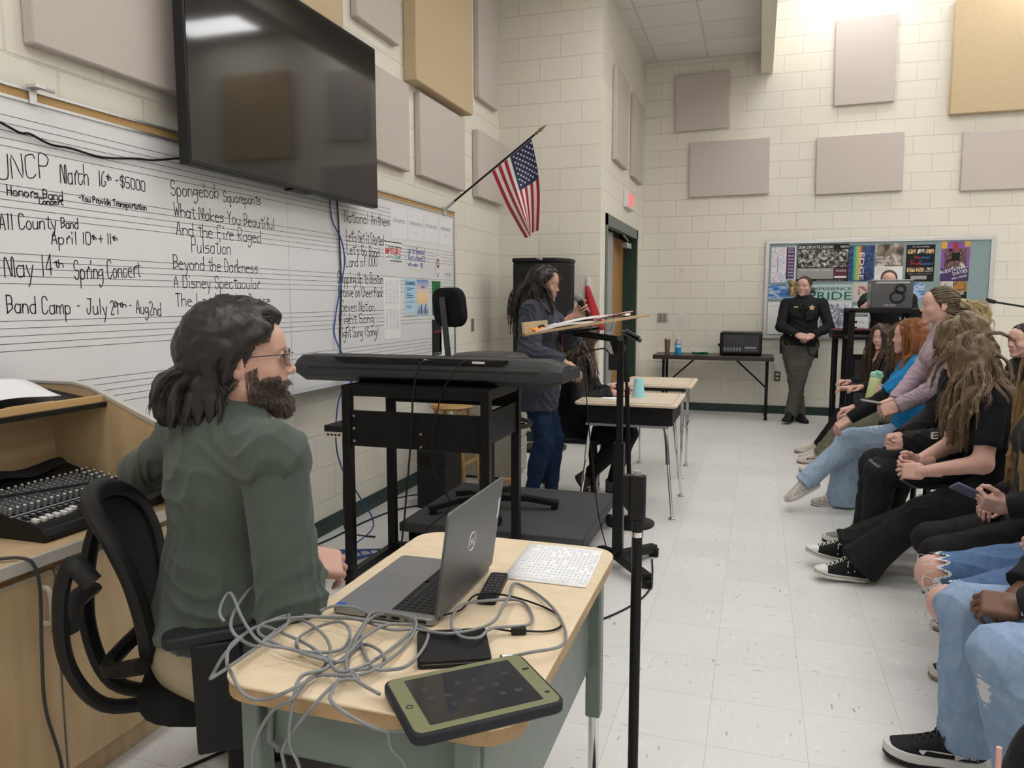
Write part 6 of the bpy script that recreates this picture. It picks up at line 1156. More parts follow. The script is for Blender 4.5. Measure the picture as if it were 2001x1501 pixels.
def shoe_parts(par, an, yaw, st, sc=1., pitch=0, roll=0):
    """st: dict(upper, sole, lace, toe, kind) materials; heel under the ankle"""
    f = dirv(yaw, pitch); r = unit(np.cross(f, Z_)); u = np.cross(r, f); o = V(an) - f * .055 * sc - u * .085 * sc
    L = .272; T = lambda x, y, z: o + (r * x + f * y + u * z) * sc
    ys = [0, .012, .03, .06, .10, .14, .18, .215, .24, .258, .268, .272]; ws = [.012, .026, .033, .036, .036, .040, .0455, .046, .042, .033, .02, .004]
    hi_ = st['kind'] == 'high'; sl = .036 if st['kind'] == 'runner' else .024
    tp = [.10, .108, .112, .112, .107, .088, .070, .058, .050, .044, .038, .034] if not hi_ else [.13, .142, .145, .145, .130, .100, .074, .058, .049, .043, .038, .034]
    bot = lambda y: (.0 + max(0, (y - .20)) * .16 + (.004 if y < .02 else 0))
    g = G(); n = 14; vs = []
    for y, w, h in zip(ys, ws, tp):
        b = bot(y) + sl * .8
        for k in range(n + 1):
            a = PI * k / n; cw = math.copysign(abs(math.cos(a)) ** .6, math.cos(a)); op = .80 if y < .10 else 1
            vs.append(T(w * .93 * cw * (op if math.sin(a) > .8 else 1), y, b + (h - b) * math.sin(a) ** .75))
    g.add(vs, [(i*(n+1)+k, i*(n+1)+k+1, (i+1)*(n+1)+k+1, (i+1)*(n+1)+k) for i in range(len(ys)-1) for k in range(n)])
    if st.get('toe'):
        for i in range(len(g.f)):
            yy = ys[i // n]
            if yy >= .215: g.m[i] = 1
    up = g.obj('shoe', [st['upper'], st.get('toe') or st['upper']], par, smooth=180)
    g = G(); pts = [(w * 1.04, y) for y, w in zip(ys, ws)] + [(-w * 1.04, y) for y, w in zip(ys[::-1], ws[::-1])]
    nn = len(pts); vs = [T(x, y, bot(y)) for x, y in pts] + [T(x, y, bot(y) + sl) for x, y in pts]
    g.add(vs, [tuple(range(nn))[::-1], tuple(range(nn, 2*nn))] + [(i, (i+1) % nn, nn+(i+1) % nn, nn+i) for i in range(nn)])
    if st['kind'] == 'runner':
        g.mat(1); vs = [T(x * 1.01, y, bot(y) - .001) for x, y in pts] + [T(x * 1.02, y, bot(y) + .012) for x, y in pts]; g.add(vs, [tuple(range(nn))[::-1]] + [(i, (i+1) % nn, nn+(i+1) % nn, nn+i) for i in range(nn)])
    if hi_ or st['kind'] == 'slip':
        g.mat(1); vs = [T(x * 1.006, y, bot(y) + sl * .6) for x, y in pts] + [T(x * 1.006, y, bot(y) + sl * .72) for x, y in pts]; g.add(vs, [(i, (i+1) % nn, nn+(i+1) % nn, nn+i) for i in range(nn)])
    g.obj('sole', [st['sole'], st.get('tread', RUB)], up, smooth=40)
    if st.get('lace'):
        g = G()
        for k in range(6 if hi_ else 5):
            y = .105 + k * .019; h = np.interp(y, ys, tp); w = .020
            for s_ in (-1, 1): g.tube(catmull([T(-s_ * w, y, h - .006), T(0, y + .006, h + .003), T(s_ * w, y + .014, h - .010)], 3), .0025 * sc, 6)
        for s_ in (-1, 1): g.tube(catmull([T(0, .10, .115 if hi_ else .105), T(s_ * .03, .085, .125 if hi_ else .115), T(s_ * .045, .10, .10), T(s_ * .02, .115, .10), T(0, .10, .11)], 5), .0026 * sc, 6); g.tube(catmull([T(0, .10, .11), T(s_ * .03, .12, .10), T(s_ * .048, .125, .075)], 5), .0024 * sc, 6)
        g.obj('lace', st['lace'], up)
    if hi_:
        g = G()
        for s_ in (-1, 1):
            for k in range(5): y = .085 + k * .02; h = np.interp(y, ys, tp); p = T(s_ * np.interp(y, ys, ws) * .66, y, h - .018); g.ell(p, (.0038, .0038, .0038), 8, 6)
            for y, z in ((.085, .055), (.115, .045)): g.ell(T(s_ * np.interp(y, ys, ws) * .96, y, z), (.004,) * 3, 8, 6)
        g.obj('eyelets', st['sole'], up)
    if st.get('swoosh'):
        for s_ in (-1, 1):
            cv = lambda t: (.045 + .125 * t, .058 + .022 * (1 - t) ** 2 - .012 * math.sin(PI * t))
            g = G(); N_ = 14; a_, b_ = [], []
            for k in range(N_ + 1):
                t = k / N_; y = .03 + .155 * t; c = .082 - .040 * math.sin(PI * min(1, .12 + t * .62)); th_ = .002 + .013 * math.sin(PI * min(1, t ** 1.6 * .98)) ; w = np.interp(y, ys, ws)
                pz = lambda z: s_ * w * .93 * max(.3, 1 - ((z - sl) / np.interp(y, ys, tp)) ** 2.2) ** .5 + s_ * .0035
                z1, z2 = c + th_, c - th_; a_.append(T(pz(z1), y, z1)); b_.append(T(pz(z2), y, z2))
            g.add(a_ + b_, [(k, k + 1, N_ + 2 + k, N_ + 1 + k) for k in range(N_)]); g.obj('side_swoosh', st['swoosh'], up, smooth=0)
    if st.get('letter'):
        g = G(); x = .0415
        for s_ in (-1, 1):
            for a, b in (((.125, .042), (.125, .075)), ((.125, .075), (.155, .042)), ((.155, .042), (.155, .075))): g.bar(T(s_ * x, *a), T(s_ * (x + (.001)), *b), .008 * sc, .004 * sc, r)
        g.obj('side_letter', st['letter'], up)
    return up
# ---------------------------------------------------------------- hair
def strands(J, n, steps, step, flow, grav, curl, wave, rad, seed, region=None, lift=(.004, .016), taper=.25, body=True, sides=3, jit=.15, length=None, obst=None, gravf=None, hug=8):
    """locks grown from the scalp; flow(local root) gives the starting direction in head coordinates"""
    r = np.random.default_rng(seed); Mh = hframe(J); hc = J['head']; hs = J['hs']
    P = []
    while len(P) < n:
        d = r.normal(size=3); d /= np.linalg.norm(d); p = V(0, -.012, .034) + d * V(.073, .093, .082)
        hz = p[2]; lim = .018 + (.72 * hz if hz > 0 else .55 * hz)
        ok = (p[1] < lim and hz > -.085) if region is None else region(p)
        if ok: P.append(p)
    P = np.array(P); Nn = (P - V(0, -.012, .034)) / V(.073, .093, .082) ** 2; Nn /= np.linalg.norm(Nn, axis=1, keepdims=True)
    D = np.array([unit(flow(p) + r.normal(size=3) * jit) for p in P]); D = D - Nn * (D * Nn).sum(1, keepdims=True) * 1.0; D /= np.linalg.norm(D, axis=1, keepdims=True); D = D + Nn * .12
    lf = r.uniform(*lift, n)[:, None] * hs; X = P @ Mh.T + hc; D = D @ (Mh / hs).T
    ph = r.uniform(0, 6.28, (n, 3)); ax_ = r.normal(size=(n, 3)); ax_ /= np.linalg.norm(ax_, axis=1, keepdims=True)
    ln = (r.uniform(.8, 1.1, n) if length is None else np.array([length(p) for p in P]) * r.uniform(.85, 1.1, n))[:, None]
    cs = [(hc + Mh @ V(0, -.012, .034), V(.073, .093, .082) * hs, Mh / hs), (hc + Mh @ V(0, .02, -.03), V(.06, .072, .075) * hs, Mh / hs)]
    H = J['H']; up = J['up']
    caps = []
    if body: caps = [(J['nb'] - up * .03 * H, J['head'] - up * .03, .038 * H, .034 * H), (J['sh'][0], J['sh'][1], .044 * H, .044 * H), (J['chest'], J['nb'] - up * .03 * H, .075 * H * J['wide'], .058 * H), (J['waist'], J['chest'], .08 * H, .08 * H)] + [(J['sh'][i], J['el'][i], .046 * H, .038 * H) for i in (0, 1)]
    if obst: caps += obst
    out = [X.copy()]
    for k in range(steps):
        t = k / steps
        gv = grav(t) if callable(grav) else grav
        g_ = V(0, 0, -1) if gravf is None else gravf
        D = D + g_ * gv + curl * (np.sin(ph[:, :1] + wave * k) * ax_ + np.cos(ph[:, 1:2] + wave * k) * np.cross(ax_, D))
        D /= np.linalg.norm(D, axis=1, keepdims=True); X = X + D * step * ln
        for c, rr_, R in cs:
            q = (X - c) @ R; e = (q / (rr_ + lf)); m = np.linalg.norm(e, axis=1, keepdims=True); ins = m < 1
            q2 = np.where(ins, q / np.maximum(m, 1e-6), q); X = np.where(ins, c + q2 @ R.T, X)
        if k < hug:
            c, rr_, R = cs[0]; q = (X - c) @ R; m = np.linalg.norm(q / (rr_ + lf), axis=1, keepdims=True); far = (m > 1) & (q[:, 2:3] > -.04 * hs); X = np.where(far, c + (q / np.maximum(m, 1e-6) * (1 + (m - 1) * .35)) @ R.T, X)
        for a, b, ra, rb in caps:
            ab = b - a; tt = np.clip(((X - a) @ ab) / (ab @ ab), 0, 1)[:, None]; q = X - a - tt * ab; m = np.linalg.norm(q, axis=1, keepdims=True); rr_ = ra + (rb - ra) * tt + lf * .8
            X = np.where(m < rr_, a + tt * ab + q / np.maximum(m, 1e-6) * rr_, X)
        D2 = X - out[-1]; nn = np.linalg.norm(D2, axis=1, keepdims=True); D = np.where(nn > 1e-6, D2 / np.maximum(nn, 1e-6), D); out.append(X.copy())
    A = np.stack(out, 1); K = steps + 1                                     # n x K x 3
    T = np.gradient(A, axis=1); T /= np.linalg.norm(T, axis=2, keepdims=True) + 1e-9
    rad_ = rad * r.uniform(.7, 1.25, (n, 1)) * np.interp(np.linspace(0, 1, K), [0, .15, .7, 1], [.6, 1, .85, taper])[None]
    ref = np.broadcast_to((A - hc) / (np.linalg.norm(A - hc, axis=2, keepdims=True) + 1e-9), A.shape); x = np.cross(T, ref); x /= np.linalg.norm(x, axis=2, keepdims=True) + 1e-9; y = np.cross(T, x)
    vs = np.stack([A + rad_[..., None] * (x * math.cos(2*PI*j/sides) * 1.5 + y * math.sin(2*PI*j/sides) * .7) for j in range(sides)], 2).reshape(-1, 3)
    b0 = (np.arange(n)[:, None, None] * K + np.arange(K - 1)[None, :, None]) * sides; j = np.arange(sides)[None, None]; j2 = (j + 1) % sides
    q = np.stack([b0 + j, b0 + j2, b0 + sides + j2, b0 + sides + j], -1).reshape(-1, 4)
    mi = np.repeat(r.integers(0, 3, n), (K - 1) * sides)
    return vs, q, mi, A
def mass(st, m=60, r=.016, h=.006, seg=6, amp=.002, r1=.5):
    """solid body of hair under the loose locks"""
    A = st[3]; n, K = A.shape[:2]; s = SD(); ks = np.linspace(0, K - 1, seg + 1).astype(int)
    for i in np.linspace(0, n - 1, min(m, n)).astype(int):
        for a, b in zip(ks[:-1], ks[1:]): s.cone(A[i, a], A[i, b], r * (1 - (1 - r1) * a / K), r * (1 - (1 - r1) * b / K), .02)
    v, q = s.mesh(h); v = relax(v, q, 2); v = folds(v, q, amp, 90, 5, None); return v, q, np.random.default_rng(1).integers(0, 2, len(q)) * 0
def cap_mesh(J, grow=.006, low=-.075, h=.004, front=.012, extra=None):
    s = SD(); s.ell((0, -.012, .034), (.073 + grow, .093 + grow, .082 + grow)); s.cone((0, -.03, -.02), (0, -.035, low + .02), .06 + grow, .05 + grow, .03)
    if extra: extra(s)
    v, q = s.mesh(h)
    lim = front + np.where(v[:, 2] > 0, .72 * v[:, 2], .55 * v[:, 2]); keep = ((v[:, 1] < lim) & (v[:, 2] > low))[q].all(1); q = q[keep]
    return v @ hframe(J).T + J['head'], q
def merge(parts):
    vs, qs, ms, o = [], [], [], 0
    for p in parts:
        v, q = p[0], p[1]; vs.append(v); qs.append(q + o); ms.append(p[2] if len(p) > 2 else np.zeros(len(q), int)); o += len(v)
    return np.concatenate(vs), np.concatenate(qs), np.concatenate(ms)
def hair_mats(name, a, b, c): return [M(f'{name} hair {i}', x, .42, spec=.45) for i, x in enumerate((a, b, c))]
SKIN = {k: M('skin ' + k, c, .48, spec=.4, noise=(35, d, .5)) for k, c, d in (('fair', (.60, .36, .28), (.56, .30, .23)), ('pink', (.62, .38, .31), (.60, .32, .26)), ('warm', (.52, .30, .21), (.47, .25, .17)), ('brown', (.16, .075, .045), (.12, .055, .033)))}
LIP = {k: M('lip ' + k, c, .4) for k, c in (('fair', (.46, .16, .14)), ('pink', (.50, .19, .18)), ('warm', (.42, .15, .12)), ('brown', (.16, .06, .045)))}
EYE = [M('eye white', (.70, .68, .66), .15), M('iris brown', (.05, .028, .015), .12), M('pupil', (.004, .004, .004), .08)]
BROW = M('brow dark', (.035, .02, .013), .8)
def person(label, J, tone, hv=.0055, hands=None, arms_bare=(0, 0), head=True, hand_h=.003, brow=BROW, eyes=True, legs=True):
    """root mesh: the whole body; hands = per side None or dict(d, pn, curl, thumb...)"""
    s = SD(); t = -.006; kind = 'f' if J['fem'] else 'm'
    torso(s, J, t, J['fem'])
    for i in (0, 1):
        arm(s, J, i, .0 if arms_bare[i] else t, 0, 1, 0); H = J['H']
        if legs: leg(s, J, i, t, 1, 0)
    s.cone(J['nb'] - J['up'] * .03 * J['H'], J['head'] - J['hu'] * .055 * J['hs'] - J['hf'] * .012 * J['hs'], .036 * J['H'], .033 * J['H'], .03)
    v, q = s.mesh(hv); v = relax(v, q, 1); parts = [(v, q, np.zeros(len(q), int))]
    if head: hv_, hq, hm = head_mesh(kind); parts.append((hv_ @ hframe(J).T + J['head'], hq, hm))
    for i in (0, 1):
        h = hands[i] if hands else None
        if h is False: continue
        h = dict(h or {}); d = h.pop('d', None); d = unit(J['wr'][i] - J['el'][i]) if d is None else d; pn = h.pop('pn', V(0, 0, -1))
        hv2, hq2 = hand_mesh(J['wr'][i], d, pn, 1 if i else -1, J['H'] / 1.72, h=hand_h, **h); parts.append((hv2, hq2, np.zeros(len(hq2), int)))
    v, q, mi = merge(parts); o0 = V(J['pel'][0], J['pel'][1], 0)
    o = qobj('person', v - o0, q, [SKIN[tone], LIP[tone]], None, mi); o.location = o0; XF[o.name] = np.array(Matrix.Translation(Vector(-o0)))
    tag(o, label, 'person')
    if head and eyes:
        Mh = hframe(J); hs = J['hs']
        for x in (-1, 1):
            g = G(); R = Mh / hs; g.ell(J['head'] + Mh @ V(x * .031, .0765, .0035), (.0118 * hs,) * 3, 20, 16, R @ rot('X', -90) @ rot('Y', 0))
            c = np.array([np.mean([g.v[i] for i in f], 0) for f in g.f]) - (J['head'] + Mh @ V(x * .031, .0765, .0035)); c /= np.linalg.norm(c, axis=1, keepdims=True); dt = c @ J['hf']
            g.m = [2 if d > .972 else 1 if d > .86 else 0 for d in dt]; g.obj('eye', EYE, o, smooth=180)
        g = G()
        for x in (-1, 1):
            g.tube([J['head'] + Mh @ V(x * a, b, c) for a, b, c in ((.012, .0905, .0225), (.022, .0905, .0275), (.034, .084, .0285), (.046, .0735, .022))], [.002 * hs, .0034 * hs, .003 * hs, .001 * hs], 6)
            g.tube([J['head'] + Mh @ V(x * a, b, c) for a, b, c in ((.019, .0855, .0055), (.026, .0895, .0085), (.034, .0892, .0088), (.044, .082, .005))], [.0009 * hs, .0014 * hs, .0014 * hs, .0009 * hs], 5)
        g.obj('eyebrows', brow, o)
    return o
def top(o, J, name, mats, t=.014, sleeves=(1., 1.), hem=.0, hemf=.012, collar=.0, fold=.006, h=.006, seed=1, extra=None, zone=None, cuff=0, fr=26, belly=0, neck=1):
    """shirt, hoodie or jacket over the body; hem = metres below the pelvis centre"""
    s = SD(); torso(s, J, t, J['fem'], None, .05, belly); H = J['H']
    he = J['pel'] - J['upp'] * hem; s.cone(J['waist'], he, .080 * H * J['wide'] + t + belly, .098 * H * J['wide'] + t + hemf, .05, (J['F'], .76), (0, 1))
    s.it.append(('p', he, -J['upp']))
    v1 = None
    a = SD()
    for i in (0, 1): 
        if sleeves[i]: arm(a, J, i, t, 0, sleeves[i], 1)
    if extra: extra(s, a)
    v, q = s.mesh(h); parts = [(v, q)]
    if a.it:
        va, qa = a.mesh(h); parts.append((va, qa))
    parts = [(folds(relax(x[0], x[1], 1), x[1], fold * (1 if k == 0 else .85), fr, seed + k, -Z_ * .2 if k == 0 else None), x[1]) for k, x in enumerate(parts)]
    v, q, mi = merge(parts)
    if zone is not None: mi = zone(v[q].mean(1), mi)
    return qobj(name, v, q, mats, o, mi)
def pants(o, J, name, mats, t=.010, length=(1., 1.), flare=(0, 0), fold=.004, h=.006, seed=1, zone=None, top_=.035, fr=30, tk=0, ext=0):
    s = SD(); H = J['H']; s.ell(J['pel'] - J['upp'] * .01, (.100 * H * J['wide'] + t, .070 * H + t, .072 * H + t), np.array([J['R'], J['F'], J['upp']]).T, .04); s.cone(J['pel'], J['pel'] + J['upp'] * top_ * H, .088 * H * J['wide'] + t, .080 * H * J['wide'] + t, .04, (J['F'], .76), (0, 1))
    for i in (0, 1):
        leg(s, J, i, t, length[i], 1, flare[i], tk)
        if ext: u = unit(J['an'][i] - J['kn'][i]); s.cone(J['an'][i] - u * .03, J['an'][i] + u * ext, .022 * H + t + flare[i], .022 * H + t + flare[i] * 1.2, .02, None, (0, 1))
    v, q = s.mesh(h); v = folds(relax(v, q, 1), q, fold, fr, seed)
    mi = np.zeros(len(q), int)
    if zone is not None: mi = zone(v[q].mean(1), mi)
    return qobj(name, v, q, mats, o, mi)
def fiber_mat(mats):
    """strand colour varies from lock to lock between the three shades"""
    nm = mats[0].name + ' strands'
    if nm in MATS: return MATS[nm]
    m = M(nm, (.1, .1, .1), .45, spec=.4); N, L, b = nodes_of(m); cr = N.new('ShaderNodeValToRGB'); el = cr.color_ramp.elements; el.new(.5); hi = N.new('ShaderNodeHairInfo')
    for i, x in enumerate(mats): el[i].position = (.15, .55, .95)[i]; el[i].color = x.diffuse_color
    L.new(hi.outputs['Random'], cr.inputs[0]); L.new(cr.outputs[0], b.inputs['Base Color']); return m
def fibers(o, sts, mats, m=16, crad=.010, frad=.0009, name='hair_strands', seed=1, wig=.004, tip=.35):
    r = np.random.default_rng(seed); Mi = XF.get(o.name); allA = []
    for st in sts:
        A = st[3]; n, K = A.shape[:2]
        if m > 1:
            T = np.gradient(A, axis=1); T /= np.linalg.norm(T, axis=2, keepdims=True) + 1e-9; x = np.cross(T, V(.31, .23, .92)); x /= np.linalg.norm(x, axis=2, keepdims=True) + 1e-9; y = np.cross(T, x)
            pr = np.interp(np.linspace(0, 1, K), [0, .3, 1], [1, .85, tip])[None, None, :, None]; an = r.uniform(0, 6.28, (n, m)); rr_ = crad * np.sqrt(r.uniform(0, 1, (n, m)))
            t = np.linspace(0, 1, K)[None, None]; w = wig * t * np.sin(t * r.uniform(6, 16, (n, m, 1)) + r.uniform(0, 6, (n, m, 1)))
            B = A[:, None] + (x[:, None] * (rr_ * np.cos(an))[..., None, None] + y[:, None] * (rr_ * np.sin(an))[..., None, None]) * pr + x[:, None] * w[..., None]
            cut = r.uniform(.80, 1.0, (n, m)); ii = np.arange(K)[None, None] * cut[..., None]; i0 = np.minimum(ii.astype(int), K - 2); fr_ = (ii - i0)[..., None]
            B = np.take_along_axis(B, i0[..., None], 2) * (1 - fr_) + np.take_along_axis(B, i0[..., None] + 1, 2) * fr_; A = B.reshape(-1, K, 3)
        allA.append(A)
    cv = bpy.data.hair_curves.new(name); cv.add_curves([A.shape[1] for A in allA for _ in range(len(A))])
    P = np.concatenate([A.reshape(-1, 3) for A in allA])
    if Mi is not None: P = P @ Mi[:3, :3].T + Mi[:3, 3]
    rad = np.concatenate([np.tile(np.interp(np.linspace(0, 1, A.shape[1]), [0, .6, 1], [1, .9, .25]) * frad, len(A)) for A in allA])
    cv.points.foreach_set('position', P.astype(np.float32).ravel()); cv.points.foreach_set('radius', rad.astype(np.float32)); cv.materials.append(fiber_mat(mats))
    ob = bpy.data.objects.new(name, cv); COL.objects.link(ob); ob.parent = o; return ob
def hair(o, parts, mats, name='hair', fib=None, **k):
    v, q, mi = merge(parts); h = qobj(name, v, q, mats, o, mi)
    if fib: fibers(h, fib, mats, **k)
    return h
# ---------------------------------------------------------------- the people
def beard(J, kind, n, region, ln, down, rad, seed, spread=.5):
    v, q, _ = head_mesh(kind); N = normals(v, q); r = np.random.default_rng(seed); ok = np.where([region(p) for p in v])[0]; pick = r.choice(ok, n)
    Mh = hframe(J); hs = J['hs']; P = v[pick] @ Mh.T + J['head']; D = N[pick] @ (Mh / hs).T + (Mh / hs) @ V(0, .15, -down) + r.normal(size=(n, 3)) * .3 * spread
    D /= np.linalg.norm(D, axis=1, keepdims=True); L = r.uniform(.6, 1.15, n)[:, None] * np.array([ln(p) for p in v[pick]])[:, None] * hs
    A = np.stack([P - D * .003, P + D * L * .35, P + D * L * .7 + Z_ * -.12 * L, P + D * L - Z_ * .3 * L], 1)
    T = np.gradient(A, axis=1); T /= np.linalg.norm(T, axis=2, keepdims=True); x = np.cross(T, V(.3, .5, .8)); x /= np.linalg.norm(x, axis=2, keepdims=True) + 1e-9; y = np.cross(T, x)
    return None, None, None, A
    rd = rad * np.array([1, 1, .8, .3])[None, :, None] * r.uniform(.7, 1.2, (n, 1, 1))
    vs = np.stack([A + rd * (x * math.cos(2*PI*j/3) + y * math.sin(2*PI*j/3)) for j in range(3)], 2).reshape(-1, 3); K = 4
    b0 = (np.arange(n)[:, None, None] * K + np.arange(K - 1)[None, :, None]) * 3; j = np.arange(3)[None, None]; j2 = (j + 1) % 3
    return vs, np.stack([b0 + j, b0 + j2, b0 + 3 + j2, b0 + 3 + j], -1).reshape(-1, 4), np.repeat(r.integers(0, 3, n), (K - 1) * 3)
def SK(n): return skeleton(**POSES[n])
def belt(o, J, m, zz=.03, th=.018, gap=.018):
    H = J['H']; c = J['pel'] + J['upp'] * zz * H; w, d = .086 * H * J['wide'] + gap, .066 * H + gap
    g = G(); pts = [c + J['R'] * w * math.cos(a) + J['F'] * d * math.sin(a) for a in np.linspace(0, 2*PI, 37)[:-1]]; vs = [p + J['upp'] * s for s in (-th, th) for p in pts] 
    g.add(vs, [(i, (i+1) % 36, 36+(i+1) % 36, 36+i) for i in range(36)]); return g.obj('belt', m, o, smooth=180)
# --- the man in the green sweater
J = SK('man')
man = person('bearded man in glasses and green sweater seated in the office chair', J, 'fair', .006, [dict(d=(.02, .5, -.15), pn=(.2, 0, -1), curl=(30, 25, 15), thumb=.5), dict(d=(.62, .72, -.32), pn=(-.5, .35, -.8), curl=(34, 40, 25), thumb=.35)], (0, 1), hand_h=.0024, brow=M('greying brow', (.09, .06, .045), .8))
SW = M('green knit', (.066, .085, .070), .95, noise=(7, (.092, .113, .095), .8), bump=(420, .35), stretch=(1, 1, .45), spec=.1, sheen=.15)
top(man, J, 'sweater', SW, .020, (1, .86), -.03, .006, fold=.009, h=.0055, seed=5, fr=42, belly=.004)
top(man, J, 'undershirt', M('royal blue cotton', (.02, .05, .30), .8), .004, (0, 0), -.02, .0, fold=.003, seed=6, extra=lambda s, a: (s.ell(J['waist'] + J['SF'] * .075, (.085, .07, .20), None, .05), s.ell(J['nb'] - Z_ * .04 + J['SF'] * .05, (.06, .05, .05), None, .03)))
pants(man, J, 'trousers', M('khaki cotton', (.40, .34, .235), .85, bump=(300, .2)), .014, fold=.006, seed=4)
belt(man, J, M('brown leather', (.05, .028, .02), .45), .022)
for i in (0, 1): shoe_parts(man, J['an'][i], J['foot'][i], dict(upper=M('dark brown leather', (.03, .018, .012), .4), sole=RUB, kind='slip'))
Hm = hair_mats('dark greying', (.014, .011, .010), (.030, .025, .022), (.085, .078, .072))
ml = lambda p: 1.0 if p[2] > .0 else .8
noear = lambda p: not (abs(p[0]) > .055 and -.035 < p[1] and p[2] < .035)
fl1 = lambda p: V(p[0] * 2.2, -1, .25 if p[1] > 0 else -.45); r1 = lambda p: p[1] < .022 + .72 * p[2] and p[2] > -.02 and noear(p)
fl2 = lambda p: V(p[0] * 2.5, -.6, -1.0); r2 = lambda p: p[1] < -.03 and p[2] < .05 and p[2] > -.08
lm = lambda p: 1.0 + .35 * max(0, p[2] / .1)
sa = strands(J, 480, 16, .0098, fl1, lambda t: .02 + .34 * t, .15, .6, .0036, 1, lift=(.008, .020), hug=14, region=r1, length=lm)
sc_a = strands(J, 340, 11, .0090, fl2, .26, .42, .85, .0036, 2, lift=(.008, .020), hug=8, region=r2)
hp = [cap_mesh(J, .010, -.085, .004, .012), mass(sa, 130, .009, .005), mass(sc_a, 110, .009, .005)]
hair(man, hp, Hm, fib=[sa, sc_a], m=22, crad=.011, frad=.0008, wig=.005)
bd = lambda p: p[1] > .004 and p[2] < -.034 - .35 * max(0, .05 - p[1]) + (.03 if p[1] < .03 else 0) and p[2] > -.118 and not (abs(p[0]) < .024 and -.074 < p[2] < -.056) and not (p[1] > .075 and p[2] > -.048)
bp = [beard(J, 'm', 12000, bd, lambda p: .005 + .015 * max(0, min(1, (p[1] - .02) / .06)) * (1 if p[2] < -.08 else .3), 1.0, .0009, 3, .3)]
fibers(man, bp, hair_mats('beard', (.035, .022, .015), (.085, .052, .034), (.20, .17, .15)), 1, 0, .0006, 'beard')
Mh = hframe(J); L_ = lambda a, b, c: J['head'] + Mh @ V(a, b, c); g = G(); g2 = G()
for x in (-1, 1):
    rim = [L_(x * (.034 + a * .024), .1035 - .004 * abs(a) - (.010 if a > .8 else 0), .001 + b * .0165) for a, b in ((-.85, .8), (0, 1), (.85, .85), (1, .2), (.85, -.75), (.2, -1), (-.6, -.95), (-.95, -.3))]
    g.tube(catmull(rim, 3, True), .0009, 5, True); g.tube([L_(x * .058, .098, .010), L_(x * .074, .070, .012), L_(x * .079, .0, .012), L_(x * .078, -.02, -.005)], .0014, 6); g2.add(rim, [tuple(range(8))])
g.tube([L_(-.012, .106, .008), L_(0, .110, .010), L_(.012, .106, .008)], .0009, 5); gl = g.obj('glasses', M('dark navy frame', (.03, .03, .06), .3, .5), man)
g2.obj('lenses', M('spectacle lens', (1, 1, 1), .02, trans=1, ior=1.05), gl, smooth=0)
# --- helpers for the audience
DEN = lambda n, c, c2: M(n, c, .85, noise=(40, c2, .7), bump=(350, .25), spec=.15, stretch=(1, 1, .4))
BKC = M('black cotton', (.012, .012, .013), .9, bump=(250, .2), spec=.15, sheen=.1); BKS = M('black stretch', (.009, .009, .010), .75, spec=.2)
SHOE = dict(cream=dict(upper=M('cream canvas', (.55, .50, .43), .7), sole=M('shoe white', (.62, .59, .54), .6), lace=M('lace white', (.70, .68, .64), .7), kind='runner', tread=M('gum sole', (.30, .2, .12), .7)), boot=dict(upper=M('boot black', (.014, .013, .013), .45), sole=RUB, kind='high'), grey=dict(upper=M('shoe grey', (.20, .20, .20), .7), sole=MATS['shoe white'], lace=MATS['lace white'], kind='runner'))
def audience_chair(x, y, yaw, label, z=.455, back=True):
    c = thing('chair', label, 'chair', (x, y, 0), yaw - 90, 'black chairs of the audience')
    G().prism(rrect(.44, .42, .06), (0, 0, z - .03), X_, Y_, .03).obj('seat', BLK, c, bevel=.008, local=True)
    if back: G().grid(lambda a, b: ((a - .5) * .42, -.20 - .05 * b + .04 * (2 * a - 1) ** 2, z + .14 + .27 * b), 10, 6, .014).obj('backrest', BLK, c, smooth=60, local=True)
    for i, (sx, sy) in enumerate(((-1, -1), (1, -1), (-1, 1), (1, 1))):
        l = G().bar((sx * .19, sy * .17, z - .03), (sx * .21, sy * .20, .02), .024, .024).obj('leg', BLKM, c, local=True); G().cyl((sx * .21, sy * .20, 0), (sx * .21, sy * .20, .03), .016).obj('glide', ST, l, local=True)
    if back: [G().bar((sx, -.18, z - .02), (sx, -.25, z + .40), .024, .02).obj('back_post', BLKM, c, local=True) for sx in (-.19, .19)]
    return c
def shoes(o, J, st, pitch=(0, 0)):
    for i in (0, 1): shoe_parts(o, J['an'][i], J['foot'][i], st, J['H'] / 1.74, pitch[i])
def long_hair(J, n, seg, mats, o, curl=.05, wave=.5, rad=.0035, seed=1, grow=.007, fall=-.10, front=0, grav=.42, back=0, lift=(.004, .016), low=None, lenf=None, capfront=.012):
    reg = lambda p: p[1] < capfront + .006 + (.72 * p[2] if p[2] > 0 else .55 * p[2]) and p[2] > (-.05 if low is None else low)
    flow = lambda p: V(math.copysign(1.0, p[0]) * (1 if abs(p[0]) < .05 else .6), .25 * front - back * 1.2, -.5)
    st = strands(J, n, 20, seg, flow, lambda t: grav, curl, wave, rad, seed, reg, lift, hug=7, length=lenf)
    return hair(o, [cap_mesh(J, grow, fall, .0045, capfront), mass(st, 120, .008)], mats, fib=[st], m=12, crad=.011, frad=.0009, wig=.003 + curl * .04)
def hold(J, i): return unit(J['wr'][i] - J['el'][i])
